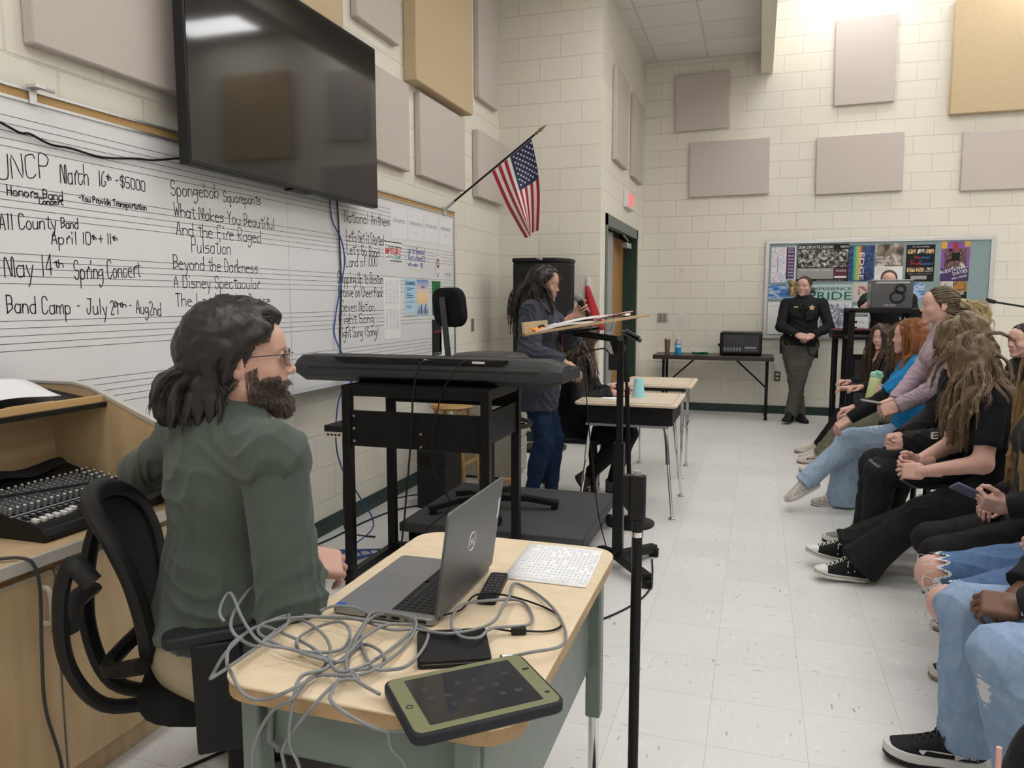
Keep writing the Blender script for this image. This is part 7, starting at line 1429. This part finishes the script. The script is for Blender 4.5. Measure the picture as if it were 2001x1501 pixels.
# --- woman speaking into a microphone
J = SK('woman'); P = person('woman with long dark hair in a charcoal hoodie, standing and speaking into a microphone', J, 'warm', hands=[dict(d=(.35, .1, .25), pn=(.4, -.6, .2), curl=(70, 70, 40), thumb=.2), dict(d=(.75, -.1, -.55), pn=(-.6, .5, -.6), curl=(25, 30, 20))])
HO = M('charcoal fleece', (.040, .044, .060), .9, noise=(12, (.055, .060, .078), .6), bump=(260, .2), spec=.1, sheen=.15)
top(P, J, 'hoodie', HO, .026, (.97, .95), .20, .012, fold=.011, seed=11, fr=48, extra=lambda s, a: (s.cone(J['nb'] - J['SF'] * .05 - Z_ * .02, J['nb'] - J['SF'] * .06 - Z_ * .08, .085, .07, .04, (J['SF'], .6)), s.cone(J['pel'] - Z_ * .10 + J['F'] * .06, J['pel'] + Z_ * .05 + J['F'] * .06, .10, .09, .05)))
pants(P, J, 'jeans', DEN('dark denim', (.016, .032, .078), (.026, .05, .11)), .008, fold=.005, seed=3, fr=34)
shoes(P, J, SHOE['grey'])
long_hair(J, 520, .0200, hair_mats('dark brown', (.016, .010, .008), (.03, .019, .014), (.055, .036, .026)), P, .06, .45, .0034, 21, grav=.24, back=1.3, low=-.06, capfront=.004)
g = G(); c0 = J['nb'] + J['SF'] * .05 - J['SR'] * .04; g.tube(catmull([c0 + Z_ * .02, J['chest'] + J['SF'] * .165 - Z_ * .02, J['waist'] + J['SF'] * .175 + Z_ * .04, J['waist'] + J['SF'] * .172 - Z_ * .06], 6), .006, 6, flat=.3); g.mat(1).bx(*(J['waist'] + J['SF'] * .172 - Z_ * .16 - V(.003, .03, 0)), *(J['waist'] + J['SF'] * .178 - Z_ * .07 + V(.0, .03, 0))); g.obj('lanyard', [M('maroon ribbon', (.16, .03, .04), .7), M('white plastic')], P)
w = J['wr'][0]; md = unit(V(-.45, -.22, .80)); mc = w + V(.055, -.02, .05)
o = thing('microphone', 'wireless microphone with grey ball head held by the woman in the charcoal hoodie', 'microphone', tuple(mc)); G().lathe([(.012, -.13), (.0125, -.05), (.018, .02), (.021, .045)], mc, 16, np.array(Vector(md).to_track_quat('Z', 'Y').to_matrix())).obj('body', BLK, o); G().ell(mc + md * .068, (.027, .027, .027), 20, 14).obj('ball_grille', M('grille steel', (.30, .30, .31), .45, .6, bump=(900, .5)), o)
# --- woman seated at the school desk
J = SK('seated'); P = person('woman in a black jacket seated at the school desk, looking down', J, 'fair', hands=[dict(d=(.95, .1, -.1), pn=(0, 0, -1), curl=(18, 20, 12)), dict(d=(.97, -.05, -.12), pn=(0, 0, -1), curl=(14, 16, 10))])
top(P, J, 'jacket', [M('black jacket', (.013, .013, .014), .7, spec=.3), M('white tee', (.62, .62, .64), .8)], .016, (.98, .98), .10, .01, fold=.006, seed=12, zone=lambda c, mi: ((((c - J['nb']) @ J['SF']) > .045) & (np.abs((c - J['nb']) @ J['SR']) < .035 + .25 * np.maximum(0, (c - J['nb']) @ J['up'] + .05)) & (((c - J['nb']) @ J['up']) > -.20) & (mi == 0)).astype(int))
pants(P, J, 'trousers', BKS, .008, fold=.004, seed=5); 
shoe_parts(P, J['an'][0], J['foot'][0], dict(upper=M('sneaker charcoal', (.075, .073, .072), .7), sole=M('sneaker sole', (.05, .05, .05), .6), kind='runner', letter=M('letter white', (.65, .63, .62), .5), lace=M('sneaker charcoal')), .95)
shoe_parts(P, J['an'][1], J['foot'][1], dict(upper=M('sneaker charcoal'), sole=M('sneaker sole'), kind='runner', letter=M('letter white'), lace=M('sneaker charcoal')), .95, -52)
long_hair(J, 380, .0165, hair_mats('streaked brown', (.05, .030, .018), (.10, .065, .038), (.20, .135, .08)), P, .07, .4, .0034, 23, grav=.2, front=.2)
audience_chair(-1.26, 5.27, 8, 'black chair under the woman seated at the school desk')
tag(G().box((-.845, 5.33, .772), (.014, .07, .05), rot('Z', 12)).obj('phone', BLK, bevel=.003), 'black phone in the hand of the woman seated at the school desk', 'phone')
# --- uniformed woman at the wall
J = SK('officer'); P = person('uniformed woman with a gold star badge leaning against the far wall', J, 'pink', hands=[dict(d=(-.75, -.35, -.25), pn=(-.1, .6, -.6), curl=(30, 30, 15)), dict(d=(.85, -.3, -.15), pn=(0, .7, -.5), curl=(30, 35, 20))])
UNI = M('uniform black', (.014, .014, .017), .8, spec=.2); top(P, J, 'uniform_shirt', UNI, .014, (.97, .97), .03, .004, fold=.006, seed=13)
s = SD(); s.cone(J['waist'] - J['up'] * .01, J['chest'] + J['up'] * .02, .165, .16, .04, (J['SF'], .72), (1, 1)); s.cone(J['chest'] - J['SR'] * .09, J['chest'] + J['up'] * .09 - J['SR'] * .09, .055, .04, .03, (J['SF'], 1.9), (0, 1)); s.cone(J['chest'] + J['SR'] * .09, J['chest'] + J['up'] * .09 + J['SR'] * .09, .055, .04, .03, (J['SF'], 1.9), (0, 1))
v, q = s.mesh(.007); vest = qobj('vest', folds(v, q, .004, 30, 3), q, M('vest black', (.010, .010, .012), .6), P)
fr = lambda x, z, d: J['chest'] + J['SR'] * x + J['up'] * z + J['SF'] * d
g = G(); n_ = J['SF']; bc_ = fr(-.085, .055, .148); st_ = [((.036 if k % 2 == 0 else .018) * math.sin(k * PI / 5), (.036 if k % 2 == 0 else .018) * math.cos(k * PI / 5)) for k in range(10)]
g.prism(st_, bc_, -J['SR'], J['up'], .004, True).cyl(bc_, bc_ + n_ * .006, .012).obj('star_badge', M('badge gold', (.75, .55, .28), .3, .7), P)
G().box(fr(-.02, .06, .145), (.05, .03, .06)).box(fr(-.07, -.045, .15), (.075, .04, .085), rot('Y', -12)).rod([fr(.05, .11, .12), fr(.03, .05, .155), fr(-.02, .0, .16), fr(-.06, -.02, .155)], .009).obj('radio', BLK, P, bevel=.006)
G().box(fr(.085, .062, .142), (.05, .003, .012)).obj('name_bar', M('badge gold'), P)
CG = M('olive grey twill', (.085, .085, .070), .85, spec=.15); pants(P, J, 'trousers', CG, .016, fold=.008, seed=6, fr=48, tk=.010, ext=.03, flare=(.018, .018))
belt(P, J, M('duty belt', (.008, .008, .008), .5), .025, .026, .024); hr_ = J['pel'] + J['R'] * .185 + J['F'] * .02; hl_ = J['pel'] - J['R'] * .18
G().box(hr_ - Z_ * .03, (.06, .09, .19)).box(hr_ + Z_ * .05 + J['F'] * .02, (.04, .05, .07)).obj('holster', BLK, P, bevel=.01); G().box(hl_ - Z_ * .06, (.05, .09, .22)).box(J['pel'] - J['R'] * .09 + J['F'] * .13 + Z_ * .03, (.08, .05, .08)).rod([J['pel'] - J['R'] * .09 + J['F'] * .15, J['pel'] - J['R'] * .12 + J['F'] * .14 - Z_ * .12, J['pel'] - J['R'] * .17 + J['F'] * .10 - Z_ * .13], .006).obj('pouch', BLK, P, bevel=.008)
shoes(P, J, SHOE['boot'])
hm_ = hair_mats('ash brown', (.035, .024, .018), (.06, .042, .031), (.10, .075, .055))
hair(P, [cap_mesh(J, .006, -.08, .004, .016), strands(J, 420, 12, .0105, lambda p: V(p[0] * .8, -1, .2 if p[1] > 0 else -.1), .02, .02, .3, .0028, 5, lift=(.003, .008), hug=13)], hm_)
hair(P, [(lambda m: (m[0], m[1]))(SD().ell(J['head'] - J['hf'] * .115 - J['hu'] * .01, (.04, .035, .045), None).mesh(.004))], hm_, 'hair_bun')
# --- uniformed man behind the rack
J = SK('deputy'); P = person('uniformed man standing behind the rack, face half hidden by the smoky box', J, 'pink', hands=[None, dict(d=(-.5, -.75, -.35), pn=(.2, -.3, -.9), curl=(25, 50, 30), thumb=.8)], brow=MATS['brow dark'])
top(P, J, 'uniform_shirt', UNI, .018, (.98, .96), .02, .004, fold=.007, seed=14); pants(P, J, 'trousers', CG, .016, fold=.006, seed=7, ext=.03); belt(P, J, MATS['duty belt'], .025, .026, .028); shoes(P, J, SHOE['boot'])
hair(P, [cap_mesh(J, .004, -.05, .004, .010), strands(J, 500, 5, .008, lambda p: V(p[0], -1, .1), .05, .05, .3, .002, 6, lift=(.002, .005), region=lambda p: p[1] < .014 + .7 * p[2] and p[2] > -.03)], hair_mats('short brown', (.03, .02, .014), (.05, .034, .024), (.10, .08, .06)))
# --- audience, far to near
J = SK('darkgirl'); P = person('girl with long brown hair in a black top at the far end of the row', J, 'pink', hands=[dict(curl=(25, 25, 15)), dict(curl=(20, 25, 15))])
top(P, J, 'black_top', [BKC, SKIN['pink']], .012, (.99, .99), .10, .01, fold=.006, seed=15, zone=lambda c, mi: ((((c - J['nb']) @ J['SF']) > .03) & (np.abs((c - J['nb']) @ J['SR']) < .055 + .5 * ((c - J['nb']) @ J['up'] + .03)) & (((c - J['nb']) @ J['up']) > -.14) & (mi == 0)).astype(int))
pants(P, J, 'leggings', BKS, .006, fold=.003, seed=8); shoes(P, J, SHOE['cream'])
long_hair(J, 420, .0225, hair_mats('chestnut', (.040, .021, .013), (.075, .040, .024), (.12, .068, .042)), P, .03, .3, .0034, 31, front=.6)
audience_chair(1.12, 7.25, 178, 'black chair under the girl at the far end of the row')
J = SK('olive'); P = person('person in olive trousers holding a bottle, mostly hidden behind the red-haired girl', J, 'pink', hands=[dict(d=(-.75, .1, .35), pn=(-.1, .9, .1), curl=(45, 50, 30), thumb=.5), dict(curl=(30, 30, 20))])
top(P, J, 'dark_top', BKC, .014, (.98, .98), .10, .01, fold=.006, seed=16); pants(P, J, 'trousers', M('olive cotton', (.135, .130, .085), .85), .018, fold=.007, seed=9, flare=(.02, .02), tk=.008); shoes(P, J, dict(SHOE['cream'], swoosh=BLK))
long_hair(J, 300, .020, MATS and hair_mats('brown', (.06, .036, .02), (.10, .06, .034), (.15, .095, .055)), P, .05, .3, .0036, 33, front=.6)
audience_chair(1.15, 6.70, 178, 'black chair under the person in olive trousers')
bw = J['wr'][0] + V(-.085, .035, .04); ba = np.array(Vector((.22, .02, 1)).to_track_quat('Z', 'Y').to_matrix()); o = thing('drink_bottle', 'pale green and yellow drink bottle held in front of the red-haired girl', 'bottle', tuple(bw))
G().lathe([(.030, -.10), (.036, -.09), (.044, .06), (.045, .085)], bw, 24, ba).obj('bottle_body', grad_mat('lime fade', [(0, (.52, .58, .22)), (1, (.62, .72, .38))], 2, -.1, .1), o); G().lathe([(.048, .083), (.050, .10), (.046, .118), (.03, .125)], bw, 24, ba).box(bw + ba @ V(-.035, 0, .125), (.05, .045, .025), ba).obj('lid', M('mint lid', (.32, .62, .45), .4), o, bevel=.004); G().tube([bw + ba @ V(.04, 0, .10), bw + ba @ V(.075, 0, .11), bw + ba @ V(.075, 0, .07), bw + ba @ V(.045, 0, .06)], .008).obj('carry_loop', BLK, o)
J = SK('red'); P = person('girl with straight copper hair in a blue tee over black sleeves', J, 'pink', hands=[dict(d=(-.75, -.1, -.6), pn=(-.4, .1, -.9), curl=(30, 35, 25)), dict(curl=(30, 30, 20))])
top(P, J, 'long_sleeved_shirt', BKS, .008, (.98, .98), .08, .006, fold=.005, seed=17); top(P, J, 'blue_tee', M('blue tee', (.012, .20, .46), .8, spec=.2), .016, (.42, .42), .10, .012, fold=.008, seed=18)
pants(P, J, 'jeans', [DEN('light denim', (.28, .38, .50), (.38, .47, .58)), M('denim white threads', (.60, .62, .64), .9)], .013, flare=(.05, .012), fold=.006, seed=10, ext=.05, zone=lambda c, mi: ((np.linalg.norm((c - (J['hip'][1] * .35 + J['kn'][1] * .65 + Z_ * .08)) * V(1, 1.2, 1), axis=1) < .05 + .02 * np.sin(c[:, 0] * 190))).astype(int))
VAN = dict(upper=M('checked canvas', (.52, .48, .42), .8), sole=MATS['shoe white'], kind='slip'); nn_, ll_, bb_ = nodes_of(VAN['upper']); ck_ = nn_.new('ShaderNodeTexChecker'); ck_.inputs['Scale'].default_value = 70; ck_.inputs['Color1'].default_value = (.62, .59, .54, 1); ck_.inputs['Color2'].default_value = (.36, .33, .29, 1); tc_n = nn_.new('ShaderNodeTexCoord'); ll_.new(tc_n.outputs['Object'], ck_.inputs['Vector']); ll_.new(ck_.outputs['Color'], bb_.inputs['Base Color'])
shoe_parts(P, J['an'][0], J['foot'][0], VAN, .95); shoe_parts(P, J['an'][1], J['foot'][1], VAN, .95, -28)
long_hair(J, 520, .0195, hair_mats('copper', (.22, .075, .022), (.30, .115, .035), (.38, .17, .06)), P, .025, .3, .0034, 35, back=.7, capfront=.006)
audience_chair(1.05, 5.5, 176, 'black chair under the girl with copper hair')
J = SK('lilac'); P = person('girl with a blond ponytail in a lilac hoodie, sitting higher than the others', J, 'pink', hands=[dict(d=(-.75, .15, -.35), pn=(.2, .8, -.4), curl=(35, 35, 20), thumb=.3), dict(d=(-.75, -.15, -.35), pn=(.2, -.8, -.4), curl=(35, 35, 20))])
top(P, J, 'hoodie', M('lilac jersey', (.40, .31, .36), .85, bump=(300, .15), spec=.15, sheen=.1), .013, (.98, .98), .075, .006, fold=.008, seed=19, fr=48, extra=lambda s, a: s.cone(J['nb'] - J['SF'] * .055 - Z_ * .0, J['nb'] - J['SF'] * .075 - Z_ * .08, .075, .06, .03, (J['SF'], .55)))
pp = pants(P, J, 'track_pants', BKS, .016, fold=.005, seed=11, flare=(.02, .02)); th_d = unit(J['kn'][0] - J['hip'][0]); sd_ = -J['R']; up_ = unit(np.cross(th_d, sd_)); up_ = up_ if up_[2] > 0 else -up_
g = G(); c0 = J['hip'][0] + (J['kn'][0] - J['hip'][0]) * .45 + sd_ * .098 + up_ * .02
for k, ch in enumerate('UNC'): g.text(ch, c0 + th_d * (-.10 + k * .085) - up_ * .03, th_d, up_, .07, 'LEFT', .06, .004, .02) if np.cross(th_d, up_) @ sd_ > 0 else g.text(ch, c0 + th_d * (.10 - k * .085) - up_ * .03, -th_d, up_, .07, 'LEFT', .06, .004, .02)
g.obj('lettering', M('print silver', (.35, .34, .33), .6), pp, smooth=0); shoes(P, J, SHOE['grey'])
pony = J['head'] - J['hf'] * .105 + J['hu'] * .005
hair(P, [cap_mesh(J, .006, -.07, .004, .014), strands(J, 520, 12, .0105, lambda p: V(p[0] * .6, -1, .25 if p[1] > 0 else .05), .0, .015, .3, .0028, 7, lift=(.003, .008), hug=13)], hair_mats('ash blond', (.075, .05, .032), (.12, .085, .055), (.19, .14, .095)))
rp = np.random.default_rng(8); A = []
def pony_fn():
    n = 320; K = 15; t = np.linspace(0, 1, K); o0 = pony[None, None] + rp.normal(size=(n, 1, 3)) * .007
    base = -J['hf'][None] * (np.sin(t * 1.9)[:, None] * .085) - Z_[None] * ((t ** 1.5)[:, None] * .17) ; spread = rp.normal(size=(n, 1, 3)) * (np.sin(t * PI * .8)[:, None] * .032)[None]
    A = o0 + base[None] * rp.uniform(.75, 1.1, (n, 1, 1)) + spread + .006 * np.sin(t[None, :, None] * 9 + rp.uniform(0, 6, (n, 1, 3))); T = np.gradient(A, axis=1); T /= np.linalg.norm(T, axis=2, keepdims=True); x = np.cross(T, V(.3, .9, .2)); x /= np.linalg.norm(x, axis=2, keepdims=True); y = np.cross(T, x); rd = (.0036 * np.interp(t, [0, .2, 1], [.7, 1, .3]))[None, :, None]
    return 0, 0, 0, A
    vs = np.stack([A + rd * (x * math.cos(PI*j/2) + y * math.sin(PI*j/2)) for j in range(4)], 2).reshape(-1, 3); b0 = (np.arange(n)[:, None, None] * K + np.arange(K - 1)[None, :, None]) * 4; j = np.arange(4)[None, None]; j2 = (j + 1) % 4
    return vs, np.stack([b0 + j, b0 + j2, b0 + 4 + j2, b0 + 4 + j], -1).reshape(-1, 4), np.repeat(rp.integers(0, 3, n), (K - 1) * 4)
hm4 = hair_mats('bleached', (.38, .28, .15), (.52, .40, .23), (.62, .50, .31)); st = pony_fn(); hair(P, [mass(st, 60, .010, r1=.7)], hm4, 'ponytail', [st], m=10, crad=.008, frad=.0009); G().tube([pony - J['hf'] * .002 + (J['hr'] * math.cos(a) + J['hu'] * math.sin(a)) * .017 for a in np.linspace(0, 2*PI, 17)[:-1]], .006, 6, True).obj('hair_tie', BLK, P)
audience_chair(1.14, 4.96, 178, 'tall black seat under the girl in the lilac hoodie', .66, False)
pw = (J['wr'][0] + J['wr'][1]) / 2 + V(-.13, .0, .01); tag(G().box(pw, (.11, .065, .009), rot('Y', 8)).obj('phone', M('phone silver', (.28, .29, .30), .3, .5), bevel=.003), 'grey phone held by the girl in the lilac hoodie', 'phone')
J = SK('boy'); P = person('boy with wavy sandy hair in a black hoodie, half hidden behind curly hair', J, 'pink', hands=[dict(d=(-.75, .45, -.2), pn=(.0, .8, -.3), curl=(50, 45, 25), thumb=.3), dict(d=(-.75, -.45, -.1), pn=(0, -.8, -.3), curl=(50, 45, 25), thumb=.3)])
hd = top(P, J, 'hoodie', BKC, .022, (.99, .99), .10, .012, fold=.010, seed=20, fr=48); g = G(); fa_ = unit(J['wr'][0] - J['el'][0]); c0 = J['el'][0] * .45 + J['wr'][0] * .55 - J['R'] * .0 + V(0, -.064, .02); g.text('E F', c0, -fa_ if fa_[0] > 0 else -fa_, Z_, .035, 'LEFT', .09, .004, .03); g.obj('sleeve_print', M('letter white'), hd, smooth=0)
pants(P, J, 'ripped_jeans', [DEN('black denim', (.016, .016, .018), (.03, .03, .034)), M('frayed grey', (.14, .14, .15), .9)], .014, fold=.006, seed=12, zone=lambda c, mi: ((np.abs((c - J['kn'][0]) @ V(.5, 0, .86) - .03) < .006) & (np.abs(c[:, 1] - J['kn'][0][1]) < .07)).astype(int)); shoes(P, J, SHOE['grey'])
fb = lambda p: V(p[0] * 1.4, .25 if p[1] > .02 else -.8, -.25); rb = lambda p: p[1] < .024 + .72 * p[2] and p[2] > -.05
sa = strands(J, 380, 13, .0115, fb, .14, .18, .6, .0038, 41, lift=(.006, .022), hug=8, region=rb)
hair(P, [cap_mesh(J, .012, -.085, .004, .018), mass(sa, 110, .009)], hair_mats('sandy', (.13, .085, .045), (.22, .15, .085), (.33, .24, .145)), fib=[sa], m=18, crad=.012, frad=.001, wig=.006)
audience_chair(1.13, 4.58, 178, 'black chair under the boy with sandy hair')
J = SK('converse'); P = person('girl with long curly light brown hair in a black tee, hands clasped', J, 'pink', .0055, hands=[dict(d=(-.85, .30, -.1), pn=(.1, .8, -.3), curl=(30, 30, 20), thumb=.5), dict(d=(-.85, -.3, .0), pn=(.1, -.8, -.2), curl=(35, 35, 20), thumb=.8)], arms_bare=(1, 1), hand_h=.0026)
top(P, J, 'black_tee', M('navy black tee', (.013, .014, .018), .9, spec=.15), .014, (.36, .36), .10, .012, fold=.008, seed=21)
pants(P, J, 'flared_trousers', BKS, .014, flare=(.048, .045), fold=.007, seed=13, tk=.008, ext=.005)
CON = dict(upper=M('black canvas', (.014, .014, .016), .8), sole=M('shoe white'), lace=M('lace white'), toe=M('toe cap white', (.68, .67, .65), .4), kind='high', tread=BLK); shoe_parts(P, J['an'][0], J['foot'][0], CON, .98, 6); shoe_parts(P, J['an'][1], J['foot'][1], CON, .98, 12)
hm_ = hair_mats('light brown', (.12, .075, .042), (.19, .125, .072), (.27, .19, .115))
rgc = lambda p: p[1] < .026 + .72 * p[2] and p[2] > -.06
sa = strands(J, 420, 22, .0200, lambda p: V(math.copysign(1, p[0] + .01) * .9, -.15, -.4), .18, .16, .62, .0040, 43, lift=(.006, .028), hug=8, region=rgc)
hair(P, [cap_mesh(J, .012, -.10, .0045, .02), mass(sa, 140, .009)], hm_, fib=[sa], m=20, crad=.013, frad=.001, wig=.008)
audience_chair(1.22, 4.12, 176, 'black chair under the girl with curly light brown hair')
J = SK('blonde'); P = person('girl with very long straight blond hair, looking at a phone', J, 'pink', hands=[dict(d=(-.8, .1, .15), pn=(-.2, .75, .55), curl=(40, 45, 30), thumb=.9), dict(curl=(30, 30, 20))], hand_h=.0026)
top(P, J, 'black_top', BKC, .018, (.99, .99), .10, .012, fold=.008, seed=22); pants(P, J, 'leggings', BKS, .010, fold=.004, seed=14); shoes(P, J, dict(SHOE['cream'], upper=BLK, toe=MATS['toe cap white']))
long_hair(J, 620, .0275, hair_mats('golden', (.24, .15, .06), (.36, .24, .10), (.48, .34, .16)), P, .05, .35, .0036, 45, front=.5)
audience_chair(1.16, 3.45, 178, 'black chair under the girl with long blond hair')
pw = J['wr'][0] + V(-.105, .045, .035); R_ = rot('Y', 24) @ rot('X', -30); o = thing('phone', 'dark phone in a bluish case held by the girl with long blond hair', 'phone', tuple(pw)); G().box(pw, (.155, .075, .010), R_).obj('case', M('slate case', (.10, .11, .17), .4), o, bevel=.004); G().box(pw + R_ @ V(0, 0, .0055), (.142, .066, .001), R_).obj('screen', SC, o)
J = SK('ripped'); P = person('person in a green sweatshirt with knees showing through torn blue jeans', J, 'pink', .0055, hands=[dict(curl=(25, 25, 15), d=(-.75, .1, -.55)), dict(curl=(25, 25, 15))], hand_h=.0026)
top(P, J, 'sweatshirt', M('bottle green fleece', (.015, .055, .03), .9), .020, (.96, .96), .11, .012, fold=.008, seed=23)
BD = DEN('mid blue denim', (.085, .155, .29), (.13, .21, .36)); FRY = M('frayed white', (.62, .64, .66), .9)
def torn(J, c, rad, pn_): return np.linalg.norm((c - (J['kn'][pn_] + V(-.035, 0, .012))) * V(1, .75, .8), axis=1) - rad - .012 * np.sin(c[:, 1] * 160 + c[:, 2] * 90)
s = SD(); H = J['H']; s.ell(J['pel'], (.100 * H, .085 * H, .085 * H), np.array([J['R'], J['F'], J['upp']]).T, .04)
for i in (0, 1): leg(s, J, i, .013, 1, 1, .012)
v, q = s.mesh(.0055); v = folds(relax(v, q, 1), q, .005, 30, 15); c = v[q].mean(1); d = np.minimum(torn(J, c, .075, 0), torn(J, c, .070, 1)); keep = d > 0; qobj('torn_jeans', v, q[keep], [BD, FRY], P, (d[keep] < .010).astype(int))
s = SD()
for i in (0, 1): s.cone(J['kn'][i] + (J['hip'][i] - J['kn'][i]) * .32, J['kn'][i], .064, .058, .03); s.cone(J['kn'][i], J['kn'][i] + (J['an'][i] - J['kn'][i]) * .35, .058, .052, .03); s.ell(J['kn'][i] + V(-.012, 0, .008), (.055, .053, .058), None, .02)
v, q = s.mesh(.005); qobj('knees', relax(v, q, 1), q, SKIN['pink'], P); g = G()
for i in (0, 1):
    for k in range(16):
        a = 2 * PI * k / 16; b0 = J['kn'][i] + V(-.02, .068 * math.cos(a), .012 + .068 * math.sin(a) - .01); g.tube(catmull([b0, b0 + V(-.03 + rnd.uniform(-.01, .01), rnd.uniform(-.012, .012), rnd.uniform(-.02, .005)), b0 + V(-.035, rnd.uniform(-.02, .02), -.03)], 3), .0011, 4)
g.obj('frayed_threads', FRY, P); shoes(P, J, dict(SHOE['cream'], upper=BLK))
hair(P, [cap_mesh(J, .01, -.08, .006, .014)], hair_mats('brown', 0, 0, 0) if 0 else [MATS['brown hair 0']])
audience_chair(1.04, 2.95, 178, 'black chair under the person in the torn blue jeans')
J = SK('jeans'); P = person('person in black jacket and faded jeans with a smart watch, hands over the knees', J, 'brown', .0055, hands=[dict(d=(-.9, .25, -.05), pn=(.1, .5, -.8), curl=(40, 45, 30), thumb=.3), dict(d=(-.72, -.35, -.55), pn=(.3, -.4, -.8), curl=(35, 40, 25), thumb=.4)], hand_h=.0024)
top(P, J, 'jacket', M('black rib jacket', (.016, .016, .018), .85, bump=(150, .3)), .020, (.97, .97), .11, .012, fold=.009, seed=24)
FD_ = DEN('faded denim', (.23, .33, .50), (.33, .42, .56)); pants(P, J, 'jeans', [FD_, MATS['denim white threads']], .010, flare=(.018, .02), fold=.009, seed=16, tk=.0, ext=.02, zone=lambda c, mi: (np.linalg.norm((c - (J['kn'][0] + (J['an'][0] - J['kn'][0]) * .22 + V(-.07, -.035, 0))) * V(1, 1.6, .8), axis=1) < .030 + .006 * np.sin(c[:, 2] * 300)).astype(int))
NK = dict(upper=M('nike black', (.012, .012, .013), .7, bump=(300, .2)), sole=M('shoe midsole', (.66, .65, .63), .5), lace=BLK, swoosh=M('swoosh white', (.72, .72, .72), .4), kind='runner', tread=BLK); NK['upper'].name = 'black mesh'
shoe_parts(P, J['an'][0], J['foot'][0], NK, 1.03); u1 = shoe_parts(P, J['an'][1], J['foot'][1], NK, 1.03, 2)
fy = dirv(J['foot'][1]); ry = V(fy[1], -fy[0], 0); o1 = J['an'][1] - fy * .057 - Z_ * .085; G().text('AIR MAX', o1 - ry * .047 + fy * .075 + Z_ * .052, -fy, Z_, .008, 'LEFT', .042, .004, .02).obj('side_lettering', MATS['swoosh white'], u1, smooth=0)
w = J['wr'][0]; fd = unit(w - J['el'][0]); wc = w - fd * .012; xs_ = unit(np.cross(fd, Z_)); G().tube([wc + xs_ * .034 * math.cos(a) + np.cross(xs_, fd) * .027 * math.sin(a) for a in np.linspace(0, 2*PI, 25)[:-1]], .009, 8, True, flat=.35).obj('watch_strap', M('strap grey', (.05, .05, .055), .5), P); ow = np.array([fd, -xs_, np.cross(fd, -xs_)]).T
G().box(wc - V(0, .037, -.008), (.038, .010, .044)).obj('watch_case', M('watch silver', (.55, .55, .56), .25, .8), P, bevel=.004)
hair(P, [cap_mesh(J, .01, -.06, .006, .014)], [M('black hair', (.01, .009, .008), .6)])
audience_chair(1.05, 2.40, 180, 'black chair under the person in faded jeans')
J = SK('backrow'); P = person('girl with dark hair tied back in the row behind, at the picture edge', J, 'pink', arms_bare=(1, 1), hands=[None, None])
top(P, J, 'dark_top', BKC, .012, (.3, .3), .10, .01, fold=.005, seed=25); pants(P, J, 'trousers', BKS, .012, seed=17); shoes(P, J, SHOE['grey'])
hair(P, [cap_mesh(J, .006, -.08, .004, .014), strands(J, 360, 12, .0105, lambda p: V(p[0] * .8, -1, .2 if p[1] > 0 else -.1), .02, .02, .3, .0028, 9, lift=(.003, .008), hug=13)], hair_mats('dark brown', 0, 0, 0) if 0 else [MATS['dark brown hair %d' % i] for i in range(3)])
audience_chair(1.77, 5.75, 185, 'black chair under the girl in the row behind')
o = thing('drinking_straw', 'pink drinking straw in a small cup by the black bag', 'straw', (.565, 1.90, 0)); G().cyl((.565, 1.90, .07), (.555, 1.89, .40), .006).obj('tube', M('pink straw', (.70, .38, .34), .5), o); G().lathe([(.028, 0), (.036, .12)], (.565, 1.90, 0), 18).obj('cup', M('clear plastic'), o)
tag(G().ell((.68, 1.93, .24), (.11, .10, .24), 24, 16).obj('backpack', M('black nylon'), smooth=180), 'rounded black bag at the lower corner of the picture', 'bag')
